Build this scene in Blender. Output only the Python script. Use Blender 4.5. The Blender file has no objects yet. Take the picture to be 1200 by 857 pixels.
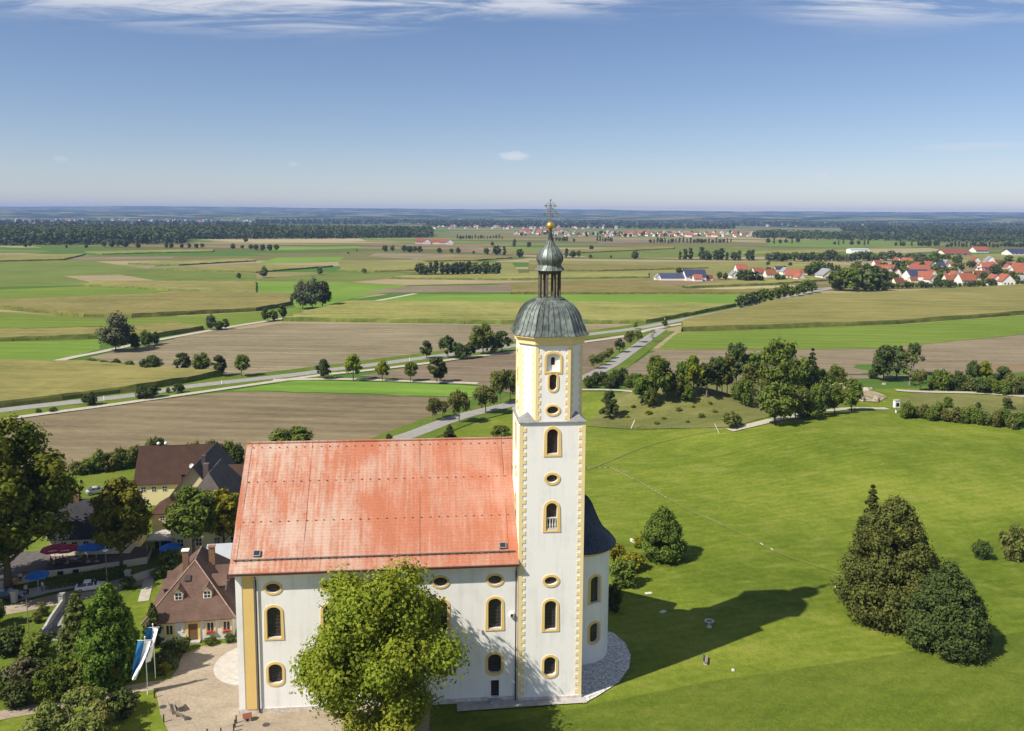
import bpy, bmesh, math, random
import numpy as np
from mathutils import Vector, Matrix
from mathutils.geometry import tessellate_polygon, delaunay_2d_cdt

# ------------------------------------------------------------------ camera
R = math.radians
SC = bpy.context.scene
COL = SC.collection
F, CX, HZ, TH, RHO, CAMH = 1000.0, 600.0, 252.0, R(7.0), 0.006, 60.0
CY = HZ + F * math.tan(TH)
cs, sn = math.cos(RHO), math.sin(RHO)
DN = Vector((0, -math.sin(TH), -math.cos(TH)))
FW = Vector((0, math.cos(TH), -math.sin(TH)))
XX = Vector((1, 0, 0))
rightv = XX * cs - DN * sn
upv = -(XX * sn + DN * cs)
camd = bpy.data.cameras.new('camera')
camd.sensor_width = 36.0
camd.lens = 36.0 * F / 1200.0
camd.shift_y = (CY - 428.5) / 1200.0
camd.clip_start = 1.0
camd.clip_end = 80000.0
cam = bpy.data.objects.new('camera', camd)
COL.objects.link(cam)
M3 = Matrix((rightv, upv, -FW)).transposed()
cam.matrix_world = Matrix.Translation((0, 0, CAMH)) @ M3.to_4x4()
SC.camera = cam

# ------------------------------------------------------------------ light
SUN_EL, SHADOW_HEADING = R(47.0), R(32.0)          # shadows run towards +x +y
to_sun = Vector((-math.cos(SHADOW_HEADING) * math.cos(SUN_EL), -math.sin(SHADOW_HEADING) * math.cos(SUN_EL), math.sin(SUN_EL)))
sund = bpy.data.lights.new('sun', 'SUN')
sund.energy = 5.0
sund.angle = R(0.53)
sund.color = (1.0, 0.93, 0.82)
suno = bpy.data.objects.new('sun', sund)
suno.rotation_euler = to_sun.to_track_quat('Z', 'Y').to_euler()
suno.location = (-80, -60, 140)
COL.objects.link(suno)

world = bpy.data.worlds.new('World')
SC.world = world
world.use_nodes = True
wn, wl_ = world.node_tree.nodes, world.node_tree.links
wn.clear()
def N(t, **kw):
    n = wn.new(t)
    for k, v in kw.items():
        setattr(n, k, v)
    return n
wout = N('ShaderNodeOutputWorld')
wbg = N('ShaderNodeBackground')
sky = N('ShaderNodeTexSky', sky_type='NISHITA')
sky.sun_disc = False
sky.sun_elevation = SUN_EL
sky.sun_rotation = math.atan2(to_sun.x, to_sun.y)
sky.altitude = 1200
sky.air_density = 1.0
sky.dust_density = 0.25
sky.ozone_density = 2.0
wbg.inputs['Strength'].default_value = 0.068
tc = N('ShaderNodeTexCoord')
sepw = N('ShaderNodeSeparateXYZ')
wl_.new(tc.outputs['Generated'], sepw.inputs[0])
def wmath(op, a, b=None, clamp=False):
    n = N('ShaderNodeMath', operation=op)
    n.use_clamp = clamp
    for i, v in enumerate((a, b)):
        if v is None: continue
        if isinstance(v, (int, float)): n.inputs[i].default_value = v
        else: wl_.new(v, n.inputs[i])
    return n.outputs[0]
zc = wmath('ADD', wmath('MAXIMUM', sepw.outputs[2], 0.0), 0.02)
comb = N('ShaderNodeCombineXYZ')
wl_.new(wmath('DIVIDE', sepw.outputs[0], zc), comb.inputs[0])
wl_.new(wmath('DIVIDE', sepw.outputs[1], zc), comb.inputs[1])
def wnoise(scale, detail, loc, sc, dist=0.0, rough=0.6):
    mp = N('ShaderNodeMapping')
    mp.inputs['Location'].default_value = loc
    mp.inputs['Scale'].default_value = sc
    wl_.new(comb.outputs[0], mp.inputs[0])
    nz = N('ShaderNodeTexNoise')
    nz.inputs['Scale'].default_value = scale
    nz.inputs['Detail'].default_value = detail
    nz.inputs['Roughness'].default_value = rough
    nz.inputs['Distortion'].default_value = dist
    wl_.new(mp.outputs[0], nz.inputs[0])
    return nz.outputs[0]
def wramp(v, lo, hi):
    m = N('ShaderNodeMapRange', interpolation_type='SMOOTHSTEP')
    m.inputs[1].default_value = lo; m.inputs[2].default_value = hi
    wl_.new(v, m.inputs[0])
    return m.outputs[0]
big = wramp(wnoise(0.55, 2, (4.1, 1.35, 0), (0.55, 1.0, 1)), 0.36, 0.52)
fine = wramp(wnoise(1.7, 9, (0.3, 2.2, 0), (0.6, 1.5, 1), 0.7, 0.66), 0.40, 0.62)
high = wramp(sepw.outputs[2], 0.178, 0.215)
cloud = wmath('MULTIPLY', wmath('MULTIPLY', big, fine), high)
def puff(px, py, wdeg, hdeg):
    d = (FW + XX * ((px - CX) / F) + DN * ((py - CY) / F)).normalized()
    def axis(ax, w):
        dp = N('ShaderNodeVectorMath', operation='DOT_PRODUCT')
        wl_.new(tc.outputs['Generated'], dp.inputs[0])
        dp.inputs[1].default_value = ax
        off = float(Vector(ax).dot(d))
        return wmath('POWER', wmath('DIVIDE', wmath('SUBTRACT', dp.outputs['Value'], off), w), 2)
    side = d.cross(Vector((0, 0, 1))).normalized()
    up_ = side.cross(d)
    fr = wmath('GREATER_THAN', sepw.outputs[1], 0)
    r2 = wmath('ADD', axis(side, R(wdeg)), axis(up_, R(hdeg)))
    n_ = wnoise(9.0, 5, (px, 0, 0), (1, 1, 1))
    r3 = wmath('ADD', r2, wmath('MULTIPLY', wmath('SUBTRACT', n_, 0.5), 3.2))
    return wmath('MULTIPLY', wmath('SUBTRACT', 1.0, wramp(r3, 0.2, 1.3)), fr)
puffs = wmath('MAXIMUM', puff(601, 183, 1.0, 0.30), puff(961, 205, 0.45, 0.3))
for a_ in ((70, 189, 0.4, 0.18), (343, 194, 0.4, 0.16), (1140, 168, 3.2, 0.22)):
    puffs = wmath('MAXIMUM', puffs, wmath('MULTIPLY', puff(*a_), 0.4))
cl2 = wmath('MAXIMUM', wmath('MULTIPLY', cloud, 0.85), wmath('MULTIPLY', puffs, 0.75), True)
mixc = N('ShaderNodeMix', data_type='RGBA')
wl_.new(cl2, mixc.inputs[0])
hsv = N('ShaderNodeHueSaturation'); hsv.inputs['Saturation'].default_value = 1.08
hsv.inputs['Hue'].default_value = 0.5
wl_.new(sky.outputs[0], hsv.inputs['Color'])
tintn = N('ShaderNodeMix', data_type='RGBA', blend_type='MULTIPLY'); tintn.inputs[0].default_value = 1.0
wl_.new(hsv.outputs[0], tintn.inputs[6]); tintn.inputs[7].default_value = (1.0, 0.925, 0.985, 1)
wl_.new(tintn.outputs[2], mixc.inputs[6])
mixc.inputs[7].default_value = (7.2, 7.4, 8.0, 1)
wl_.new(mixc.outputs[2], wbg.inputs[0])
wl_.new(wbg.outputs[0], wout.inputs[0])

SC.view_settings.view_transform = 'Standard'
SC.view_settings.look = 'None'
SC.view_settings.exposure = 0.62
SC.view_settings.gamma = 1.0
SC.view_settings.use_curve_mapping = False
SC.render.engine = 'CYCLES'
SC.cycles.max_bounces = 6
SC.cycles.diffuse_bounces = 3
SC.cycles.glossy_bounces = 2
SC.cycles.transmission_bounces = 3
SC.cycles.volume_bounces = 1
SC.cycles.transparent_max_bounces = 8
SC.cycles.use_denoising = True
SC.cycles.sample_clamp_indirect = 6.0

# ------------------------------------------------------------------ pixel <-> place
def ray(px, py):
    u, v = (px - CX) / F, (py - CY) / F
    u, v = u * cs + v * sn, -u * sn + v * cs
    return FW + XX * u + DN * v
def smooth(a, b, x):
    t = np.clip((np.asarray(x, float) - a) / (b - a), 0, 1)
    return t * t * (3 - 2 * t)
def hgt(x, y):
    x = np.asarray(x, float); y = np.asarray(y, float)
    h = 0.0 * x
    yc = 232 + 0.11 * (np.minimum(x, 112) - 65) - 0.06 * np.maximum(x - 112, 0)
    hc = 5.0 * smooth(22, 85, x) * (1 - 0.9 * smooth(230, 330, x))
    s = y - yc
    h = h + hc * np.where(s < 0, np.exp(-(s / 62.0) ** 2), np.exp(-(s / 15.0) ** 2))
    h = h + 7.5 * np.exp(-(((x - 54) / 21) ** 2 + ((y - 262) / 12) ** 2))
    h = h + 3.5 * np.exp(-(((x - 104) / 16) ** 2 + ((y - 281) / 8) ** 2))
    # foreground bank right of the church falls towards the viewer
    line = 101.5 + 0.11 * (x - 20)
    h = h - 3.2 * smooth(0, 22, line - y) * smooth(14, 40, x) * (1 - smooth(300, 400, x))
    h = h + 1.0 * np.sin(x * 0.052 + 0.4) * np.sin(y * 0.047 + 0.9) * smooth(22, 50, x) * smooth(112, 140, y) * (1 - smooth(215, 235, y)) * (1 - smooth(250, 330, x))
    h = h + 0.25 * np.sin(x * 0.11 + 1.0) * np.sin(y * 0.09) * smooth(16, 40, x) * (1 - smooth(300, 420, y))
    return h
def H1(x, y):
    return float(hgt(x, y))
def gp(px, py):
    """first point of the ground along the ray through a photo pixel"""
    d = ray(px, py)
    if d.z >= -1e-5: raise ValueError('above horizon')
    t0 = (CAMH - 0.0) / -d.z
    if t0 > 420:
        return Vector((0, 0, CAMH)) + d * t0
    ts = np.linspace(t0 * 0.80, t0 * 1.12, 500)
    zs = CAMH + d.z * ts - hgt(d.x * ts, d.y * ts)
    i = np.argmax(zs < 0)
    t = ts[i] - (ts[i] - ts[i - 1]) * (zs[i] / (zs[i] - zs[i - 1]))
    return Vector((0, 0, CAMH)) + d * float(t)
def mpp(P):
    """metres per photo pixel at a point"""
    return (Vector(P) - Vector((0, 0, CAMH))).dot(FW) / F
def at_depth(px, py, y):
    d = ray(px, py)
    return Vector((0, 0, CAMH)) + d * (y / d.y)

# ------------------------------------------------------------------ helpers
MATS = {}
def nodes_of(m):
    m.use_nodes = True
    nt = m.node_tree
    return nt, nt.nodes, nt.links
class NB:
    """small node-building helper for materials"""
    def __init__(s, name):
        s.m = bpy.data.materials.new(name)
        s.nt, s.n, s.l = nodes_of(s.m)
        s.n.clear()
        s.out = s.n.new('ShaderNodeOutputMaterial')
        MATS[name] = s.m
        s._tc = None
    def set(s, sock, v):
        if hasattr(v, 'is_output') or isinstance(v, bpy.types.NodeSocket): s.l.new(v, sock)
        else:
            if isinstance(v, (tuple, list)) and len(v) == 3 and sock.type == 'RGBA': v = (*v, 1)
            sock.default_value = v
    def tc(s, which='Object'):
        if s._tc is None: s._tc = s.n.new('ShaderNodeTexCoord')
        return s._tc.outputs[which]
    def pos(s):
        return s.n.new('ShaderNodeNewGeometry').outputs['Position']
    def mapping(s, v, scale=(1, 1, 1), rot=(0, 0, 0), loc=(0, 0, 0)):
        m = s.n.new('ShaderNodeMapping')
        m.inputs['Scale'].default_value = scale; m.inputs['Rotation'].default_value = rot; m.inputs['Location'].default_value = loc
        s.l.new(v, m.inputs[0]); return m.outputs[0]
    def noise(s, v, scale, detail=4, rough=0.55, dist=0.0, out=0):
        n = s.n.new('ShaderNodeTexNoise')
        n.inputs['Scale'].default_value = scale; n.inputs['Detail'].default_value = detail
        n.inputs['Roughness'].default_value = rough; n.inputs['Distortion'].default_value = dist
        if v is not None: s.l.new(v, n.inputs['Vector'])
        return n.outputs[out]
    def voronoi(s, v, scale, out='Color', feature='F1'):
        n = s.n.new('ShaderNodeTexVoronoi'); n.feature = feature
        n.inputs['Scale'].default_value = scale
        s.l.new(v, n.inputs['Vector']); return n.outputs[out]
    def ramp(s, v, stops, interp='LINEAR'):
        r = s.n.new('ShaderNodeValToRGB'); r.color_ramp.interpolation = interp
        els = r.color_ramp.elements
        while len(els) < len(stops): els.new(0.5)
        for e, (p, c) in zip(els, stops):
            e.position = p; e.color = (*c, 1) if len(c) == 3 else c
        s.l.new(v, r.inputs[0]); return r.outputs[0]
    def mix(s, f, a, b, mode='MIX'):
        m = s.n.new('ShaderNodeMix'); m.data_type = 'RGBA'; m.blend_type = mode
        s.set(m.inputs[0], f); s.set(m.inputs[6], a); s.set(m.inputs[7], b)
        return m.outputs[2]
    def math(s, op, a, b=0.0, clamp=False):
        m = s.n.new('ShaderNodeMath'); m.operation = op; m.use_clamp = clamp
        s.set(m.inputs[0], a); s.set(m.inputs[1], b); return m.outputs[0]
    def mrange(s, v, a, b, c=0.0, d=1.0, smoothstep=True):
        m = s.n.new('ShaderNodeMapRange')
        if smoothstep: m.interpolation_type = 'SMOOTHSTEP'
        s.set(m.inputs[0], v)
        for i, q in enumerate((a, b, c, d)): m.inputs[i + 1].default_value = q
        return m.outputs[0]
    def bump(s, h, strength=0.3, dist=0.05):
        b = s.n.new('ShaderNodeBump'); b.inputs['Strength'].default_value = strength; b.inputs['Distance'].default_value = dist
        s.l.new(h, b.inputs['Height']); return b.outputs[0]
    def principled(s, color, rough=0.8, metallic=0.0, normal=None, spec=0.3, **kw):
        p = s.n.new('ShaderNodeBsdfPrincipled')
        s.set(p.inputs['Base Color'], color); s.set(p.inputs['Roughness'], rough)
        p.inputs['Metallic'].default_value = metallic
        p.inputs['Specular IOR Level'].default_value = spec
        if normal is not None: s.l.new(normal, p.inputs['Normal'])
        for k, v in kw.items(): s.set(p.inputs[k], v)
        s.l.new(p.outputs[0], s.out.inputs[0]); return p
    def attr(s, name, out='Fac'):
        a = s.n.new('ShaderNodeAttribute'); a.attribute_name = name; return a.outputs[out]
    def rand(s):
        return s.n.new('ShaderNodeObjectInfo').outputs['Random']

def simple(name, col, rough=0.7, metallic=0.0, var=0.15, scale=3.0, spec=0.3):
    b = NB(name)
    n = b.noise(b.tc(), scale, 4)
    lo = tuple(c * (1 - var) for c in col); hi = tuple(min(c * (1 + var), 1) for c in col)
    b.principled(b.ramp(n, [(0.3, lo), (0.7, hi)]), rough, metallic, spec=spec)
    return b.m

class MB:
    """collects geometry for ONE mesh"""
    def __init__(s): s.v, s.f, s.mi, s.sm = [], [], [], []
    def add(s, vs, fs, m=0, sm=False):
        o = len(s.v)
        s.v += [tuple(v) for v in vs]
        for f in fs:
            s.f.append(tuple(i + o for i in f)); s.mi.append(m); s.sm.append(sm)
        return s
    def box(s, x0, x1, y0, y1, z0, z1, m=0):
        vs = [(x, y, z) for z in (z0, z1) for x, y in ((x0, y0), (x1, y0), (x1, y1), (x0, y1))]
        return s.add(vs, [(3, 2, 1, 0), (4, 5, 6, 7), (0, 1, 5, 4), (1, 2, 6, 5), (2, 3, 7, 6), (3, 0, 4, 7)], m)
    def obox(s, c, ax, ay, az, m=0):
        """oriented box: centre + three half-axis vectors"""
        c, ax, ay, az = map(Vector, (c, ax, ay, az))
        vs = [c + ax * a + ay * b + az * d for d in (-1, 1) for a, b in ((-1, -1), (1, -1), (1, 1), (-1, 1))]
        return s.add(vs, [(3, 2, 1, 0), (4, 5, 6, 7), (0, 1, 5, 4), (1, 2, 6, 5), (2, 3, 7, 6), (3, 0, 4, 7)], m)
    def prism(s, poly, z0, z1, m=0, mt=None, zf=None):
        """vertical prism over a 2D polygon (xy)"""
        n = len(poly)
        a = sum(poly[i][0] * poly[(i + 1) % n][1] - poly[(i + 1) % n][0] * poly[i][1] for i in range(n))
        if a < 0: poly = poly[::-1]
        vs = [(p[0], p[1], z0) for p in poly] + [(p[0], p[1], z1) for p in poly]
        s.add(vs, [(i, (i + 1) % n, n + (i + 1) % n, n + i) for i in range(n)], m)
        tris = tessellate_polygon([[Vector((p[0], p[1], 0)) for p in poly]])
        s.add(vs[n:], [tri_up(t, poly) for t in tris], m if mt is None else mt)
        s.add(vs[:n], [tri_up(t, poly)[::-1] for t in tris], m)
        return s
    def tube(s, pts, rad, n=8, m=0, cap=True, sm=True):
        pts = [Vector(p) for p in pts]
        rad = rad if isinstance(rad, (list, tuple)) else [rad] * len(pts)
        vs, fs = [], []
        for i, p in enumerate(pts):
            d = (pts[min(i + 1, len(pts) - 1)] - pts[max(i - 1, 0)]).normalized()
            a = d.orthogonal().normalized() if abs(d.z) < 0.9 else (Vector((1, 0, 0)) - d * d.x).normalized()
            b = d.cross(a)
            for k in range(n):
                t = 2 * math.pi * k / n
                vs.append(p + (a * math.cos(t) + b * math.sin(t)) * rad[i])
        for i in range(len(pts) - 1):
            for k in range(n):
                fs.append((i * n + k, i * n + (k + 1) % n, (i + 1) * n + (k + 1) % n, (i + 1) * n + k))
        s.add(vs, fs, m, sm)
        if cap:
            s.add(vs[:n], [tuple(range(n))[::-1]], m); s.add(vs[-n:], [tuple(range(n))], m)
        return s
    def lathe(s, prof, n=16, c=(0, 0), m=0, sm=True, ring=None, a0=0.0, a1=2 * math.pi):
        """prof: [(r, z)], ring: optional list of unit (x, y) directions (polygon cross-section)"""
        full = abs(a1 - a0 - 2 * math.pi) < 1e-6
        if ring is None:
            k = n if full else n + 1
            ring = [(math.cos(a0 + (a1 - a0) * i / n), math.sin(a0 + (a1 - a0) * i / n)) for i in range(k)]
        k = len(ring)
        vs = [(c[0] + r * x, c[1] + r * y, z) for r, z in prof for x, y in ring]
        fs = []
        for i in range(len(prof) - 1):
            for j in range(k if full else k - 1):
                fs.append((i * k + j, i * k + (j + 1) % k, (i + 1) * k + (j + 1) % k, (i + 1) * k + j))
        return s.add(vs, fs, m, sm)
    def sphere(s, c, r, n=10, m=0, sz=1.0):
        prof = [(max(r * math.sin(math.pi * i / (n // 2 + 2)), 1e-4), c[2] - r * sz * math.cos(math.pi * i / (n // 2 + 2))) for i in range(n // 2 + 3)]
        return s.lathe(prof, n, c, m)
    def mesh(s, name, mats):
        me = bpy.data.meshes.new(name)
        me.from_pydata(s.v, [], s.f)
        for m in (mats if isinstance(mats, (list, tuple)) else [mats]):
            me.materials.append(MATS[m] if isinstance(m, str) else m)
        if s.f:
            me.polygons.foreach_set('material_index', s.mi)
            me.polygons.foreach_set('use_smooth', s.sm)
        me.update()
        return me
    def build(s, name, mats, parent=None):
        return new_obj(name, s.mesh(name, mats), parent)
def tri_up(t, poly):
    a, b, c = (poly[i] for i in t)
    return tuple(t) if (b[0] - a[0]) * (c[1] - a[1]) - (b[1] - a[1]) * (c[0] - a[0]) > 0 else tuple(t)[::-1]
def new_obj(name, me, parent=None):
    o = bpy.data.objects.new(name, me)
    COL.objects.link(o)
    if parent is not None: o.parent = parent
    return o
def tag(o, label=None, cat=None, group=None, kind=None):
    if label: o['label'] = label
    if cat: o['category'] = cat
    if group: o['group'] = group
    if kind: o['kind'] = kind
    return o
def thing(name, label, cat, loc=(0, 0, 0), rz=0.0, group=None, scale=None):
    o = bpy.data.objects.new(name, None)
    o.empty_display_size = 0.3
    COL.objects.link(o)
    o.location = loc; o.rotation_euler = (0, 0, rz)
    if scale is not None: o.scale = scale
    return tag(o, label, cat, group)
def copy_tree(o, parent=None, label=None, group=None, loc=None, rz=None, scale=None):
    c = o.copy(); COL.objects.link(c)
    if parent is not None: c.parent = parent
    if label: c['label'] = label
    if group: c['group'] = group
    if loc is not None: c.location = loc
    if rz is not None: c.rotation_euler = (0, 0, rz)
    if scale is not None: c.scale = scale
    for ch in list(o.children): copy_tree(ch, c)
    return c
# ------------------------------------------------------------------ materials
def grass_mat(name, lo, mid, hi, fine=1.0, dry=(0.20, 0.19, 0.06), dryamt=0.25, stripe=0.0, sang=0.5):
    b = NB(name); p = b.pos()
    n1 = b.noise(p, 0.045, 5, 0.6); n2 = b.noise(p, 0.9 * fine, 8, 0.75); n3 = b.noise(b.mapping(p, (1, 2.2, 1), (0, 0, 0.4)), 0.16, 4, 0.6, 0.6)
    n4 = b.noise(p, 4.5, 4, 0.7)
    n0 = b.noise(b.mapping(p, (1, 1.8, 1), (0, 0, -0.35)), 0.017, 3, 0.5, 0.4)
    mixn = b.math('ADD', b.math('ADD', b.math('MULTIPLY', n1, 0.22), b.math('MULTIPLY', n0, 0.28)), b.math('ADD', b.math('MULTIPLY', n2, 0.3), b.math('MULTIPLY', n3, 0.2)))
    c = b.ramp(mixn, [(0.40, lo), (0.5, mid), (0.60, hi)])
    c = b.mix(b.math('MULTIPLY', b.mrange(b.math('ADD', b.math('MULTIPLY', n3, 0.7), b.math('MULTIPLY', n4, 0.3)), 0.52, 0.72), dryamt), c, dry)
    c = b.mix(b.mrange(n4, 0.35, 0.65, 0.0, 0.6), c, b.mix(1.0, c, (0.55, 0.6, 0.5), 'MULTIPLY'))
    if stripe:
        w = b.n.new('ShaderNodeTexWave'); w.inputs['Scale'].default_value = 0.16; w.inputs['Distortion'].default_value = 1.2; w.inputs['Detail'].default_value = 2
        w.inputs['Detail Scale'].default_value = 0.6
        b.l.new(b.mapping(p, (1, 1, 1), (0, 0, sang)), w.inputs[0])
        c = b.mix(b.math('MULTIPLY', w.outputs[1], stripe), c, b.mix(1.0, c, (1.28, 1.2, 1.05), 'MULTIPLY'))
    b.principled(c, 0.9, normal=b.bump(n2, 0.6, 0.25), spec=0.1)
    return b.m
grass_mat('lawn', (0.074, 0.110, 0.009), (0.122, 0.164, 0.016), (0.196, 0.222, 0.032), dryamt=0.7, stripe=0.4, sang=1.25)
grass_mat('long_grass', (0.058, 0.090, 0.009), (0.090, 0.126, 0.013), (0.140, 0.168, 0.024), fine=1.8, dryamt=0.22, stripe=0.25, sang=0.9)
grass_mat('rough_grass', (0.085, 0.100, 0.024), (0.140, 0.145, 0.042), (0.205, 0.190, 0.075), fine=1.3, dryamt=0.75)
grass_mat('verge', (0.065, 0.105, 0.012), (0.100, 0.145, 0.016), (0.145, 0.175, 0.028), dryamt=0.2)
grass_mat('garden_grass', (0.066, 0.102, 0.010), (0.102, 0.146, 0.015), (0.152, 0.182, 0.027), fine=1.6, dryamt=0.25)

def field_mat(name, lo, hi, ang=0.2, row=0.0, streak=8.0, patch=0.012, rough=0.95):
    b = NB(name); p = b.pos()
    r_ = b.rand()
    q = b.mapping(p, (1, streak, 1), (0, 0, ang))
    n1 = b.noise(q, 0.02, 6, 0.65); n2 = b.noise(p, patch, 5, 0.6); n3 = b.noise(b.mapping(p, (1, 3, 1), (0, 0, ang)), 0.25, 6, 0.7)
    s_ = b.math('ADD', b.math('ADD', b.math('MULTIPLY', n1, 0.4), b.math('MULTIPLY', n2, 0.3)), b.math('MULTIPLY', n3, 0.3))
    c = b.ramp(s_, [(0.42, lo), (0.58, hi)])
    if row:
        w = b.n.new('ShaderNodeTexWave'); w.bands_direction = 'Y'; w.inputs['Scale'].default_value = row; w.inputs['Distortion'].default_value = 2.0; w.inputs['Detail'].default_value = 3
        b.l.new(b.mapping(p, (1, 1, 1), (0, 0, ang)), w.inputs[0])
        c = b.mix(b.math('MULTIPLY', w.outputs[1], 0.35), c, b.mix(1.0, c, (0.62, 0.64, 0.6), 'MULTIPLY'))
    hs = b.n.new('ShaderNodeHueSaturation')
    b.set(hs.inputs['Hue'], b.mrange(r_, 0, 1, 0.485, 0.515, False)); b.set(hs.inputs['Value'], b.mrange(r_, 0, 1, 0.86, 1.14, False))
    b.set(hs.inputs['Color'], c)
    b.principled(hs.outputs[0], rough, normal=b.bump(n3, 0.5, 0.3), spec=0.1)
    return b.m
field_mat('soil', (0.132, 0.106, 0.066), (0.228, 0.184, 0.120), 0.15, 0.05)
field_mat('soil_olive', (0.118, 0.094, 0.054), (0.208, 0.166, 0.098), 0.12, 0.04, 10)
field_mat('stubble', (0.230, 0.195, 0.100), (0.320, 0.270, 0.145), 0.1)
field_mat('crop_green', (0.098, 0.165, 0.018), (0.152, 0.222, 0.032), 0.1, 0.03)
field_mat('crop_dull', (0.085, 0.130, 0.022), (0.140, 0.185, 0.040), 0.1)
field_mat('crop_olive', (0.125, 0.135, 0.036), (0.205, 0.190, 0.064), 0.1)
field_mat('maize_top', (0.130, 0.130, 0.034), (0.235, 0.205, 0.068), 0.12, 0.12, 6)
field_mat('maize_side', (0.076, 0.098, 0.020), (0.160, 0.170, 0.042), 0.1, 0, 1.0, 0.2)

# patchwork ground sheet (far plain)
b = NB('plain_ground'); p = b.pos()
q = b.mapping(p, (1 / 300.0, 1 / 95.0, 0.0), (0, 0, 0.12))
wob = b.n.new('ShaderNodeVectorMath'); wob.operation = 'ADD'
b.l.new(q, wob.inputs[0]); b.l.new(b.noise(b.mapping(p, (0.0006,) * 3), 3.0, 2, out=1), wob.inputs[1])
vc = b.n.new('ShaderNodeSeparateColor'); b.l.new(b.voronoi(wob.outputs[0], 1.0), vc.inputs[0])
cellc = b.ramp(vc.outputs[0], [(0.0, (0.135, 0.128, 0.045)), (0.20, (0.070, 0.130, 0.022)), (0.38, (0.20, 0.175, 0.075)), (0.52, (0.105, 0.108, 0.034)), (0.66, (0.27, 0.225, 0.125)), (0.78, (0.10, 0.185, 0.025)), (0.88, (0.20, 0.145, 0.085))], 'CONSTANT')
nn = b.noise(b.mapping(p, (1, 5, 1)), 0.02, 6, 0.65)
cellc = b.mix(b.mrange(nn, 0.3, 0.7, 0, 0.4), cellc, b.mix(1.0, cellc, (0.6, 0.62, 0.55), 'MULTIPLY'))
woods = b.mrange(b.noise(b.mapping(p, (0.00035, 0.0009, 0)), 1.0, 5, 0.6), 0.45, 0.50)
sp = b.n.new('ShaderNodeSeparateXYZ'); b.l.new(p, sp.inputs[0])
farm = b.mrange(sp.outputs[1], 3600, 5200)
cellc = b.mix(b.math('MULTIPLY', woods, farm), cellc, (0.022, 0.040, 0.014))
b.principled(cellc, 0.95, spec=0.05)

b = NB('hill_land'); p = b.pos()
q = b.mapping(p, (0.00022, 0.0005, 0.004), (0, 0, 0.2))
w_ = b.mrange(b.noise(q, 9.0, 6, 0.66), 0.51, 0.54)
vcol = b.voronoi(b.mapping(p, (0.0035, 0.008, 0)), 1.0)
vs_ = b.n.new('ShaderNodeSeparateColor'); b.l.new(vcol, vs_.inputs[0])
fc = b.ramp(vs_.outputs[0], [(0, (0.10, 0.14, 0.035)), (0.35, (0.17, 0.155, 0.07)), (0.7, (0.22, 0.19, 0.11)), (0.9, (0.09, 0.13, 0.03))], 'CONSTANT')
b.principled(b.mix(w_, (0.016, 0.030, 0.014), fc), 0.95, spec=0.05)

simple('asphalt', (0.235, 0.225, 0.205), 0.9, var=0.12, scale=0.6)
simple('track_gravel', (0.36, 0.33, 0.265), 0.95, var=0.12, scale=0.8)
b = NB('paving'); p = b.pos()
n1 = b.noise(p, 0.16, 6, 0.65); n2 = b.noise(p, 2.4, 5, 0.7); n3 = b.noise(b.mapping(p, (1, 3, 1), (0, 0, 0.5)), 0.3, 4, 0.6)
c = b.ramp(b.math('ADD', b.math('MULTIPLY', n1, 0.5), b.math('MULTIPLY', n2, 0.5)), [(0.34, (0.205, 0.165, 0.115)), (0.5, (0.285, 0.235, 0.17)), (0.66, (0.36, 0.305, 0.225))])
c = b.mix(b.mrange(n3, 0.5, 0.7, 0, 0.5), c, (0.19, 0.155, 0.11))
b.principled(c, 0.9, normal=b.bump(n2, 0.4, 0.03), spec=0.2)
b = NB('pebbles'); p = b.pos()
v = b.voronoi(p, 5.0); sv = b.n.new('ShaderNodeSeparateColor'); b.l.new(v, sv.inputs[0])
c = b.ramp(sv.outputs[0], [(0, (0.26, 0.25, 0.24)), (0.5, (0.46, 0.45, 0.43)), (1, (0.66, 0.65, 0.62))])
b.principled(c, 0.85, normal=b.bump(b.voronoi(p, 5.0, 'Distance'), 0.5, 0.06))
simple('concrete', (0.36, 0.345, 0.32), 0.9, var=0.15, scale=1.2)
simple('white_stone', (0.52, 0.50, 0.46), 0.8, var=0.1, scale=2)

# church surfaces
def plaster(name, col, dirt=0.12, zdirt=True):
    b = NB(name); p = b.tc()
    n1 = b.noise(p, 0.25, 6, 0.6); n2 = b.noise(b.mapping(p, (1.4, 1.4, 0.12)), 1.1, 5, 0.65); n3 = b.noise(p, 6, 4, 0.7)
    c = b.mix(b.math('MULTIPLY', b.mrange(b.math('ADD', b.math('MULTIPLY', n1, 0.5), b.math('MULTIPLY', n2, 0.5)), 0.45, 0.72), dirt), col, tuple(x * 0.55 for x in col))
    b.principled(c, 0.9, normal=b.bump(n3, 0.12, 0.02), spec=0.15)
plaster('white_plaster', (0.83, 0.81, 0.775), 0.46)
plaster('ochre_paint', (0.74, 0.52, 0.19), 0.18)
plaster('ochre_light', (0.79, 0.64, 0.34), 0.2)
plaster('yellow_wall', (0.68, 0.60, 0.34), 0.15)
plaster('cream_wall', (0.74, 0.68, 0.52), 0.2)
plaster('house_white', (0.66, 0.64, 0.60), 0.15)
b = NB('plinth_stone'); p = b.tc()
b.principled(b.ramp(b.noise(p, 1.5, 6, 0.7), [(0.35, (0.42, 0.37, 0.31)), (0.65, (0.68, 0.63, 0.56))]), 0.9)

b = NB('church_tiles'); p = b.tc()
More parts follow.
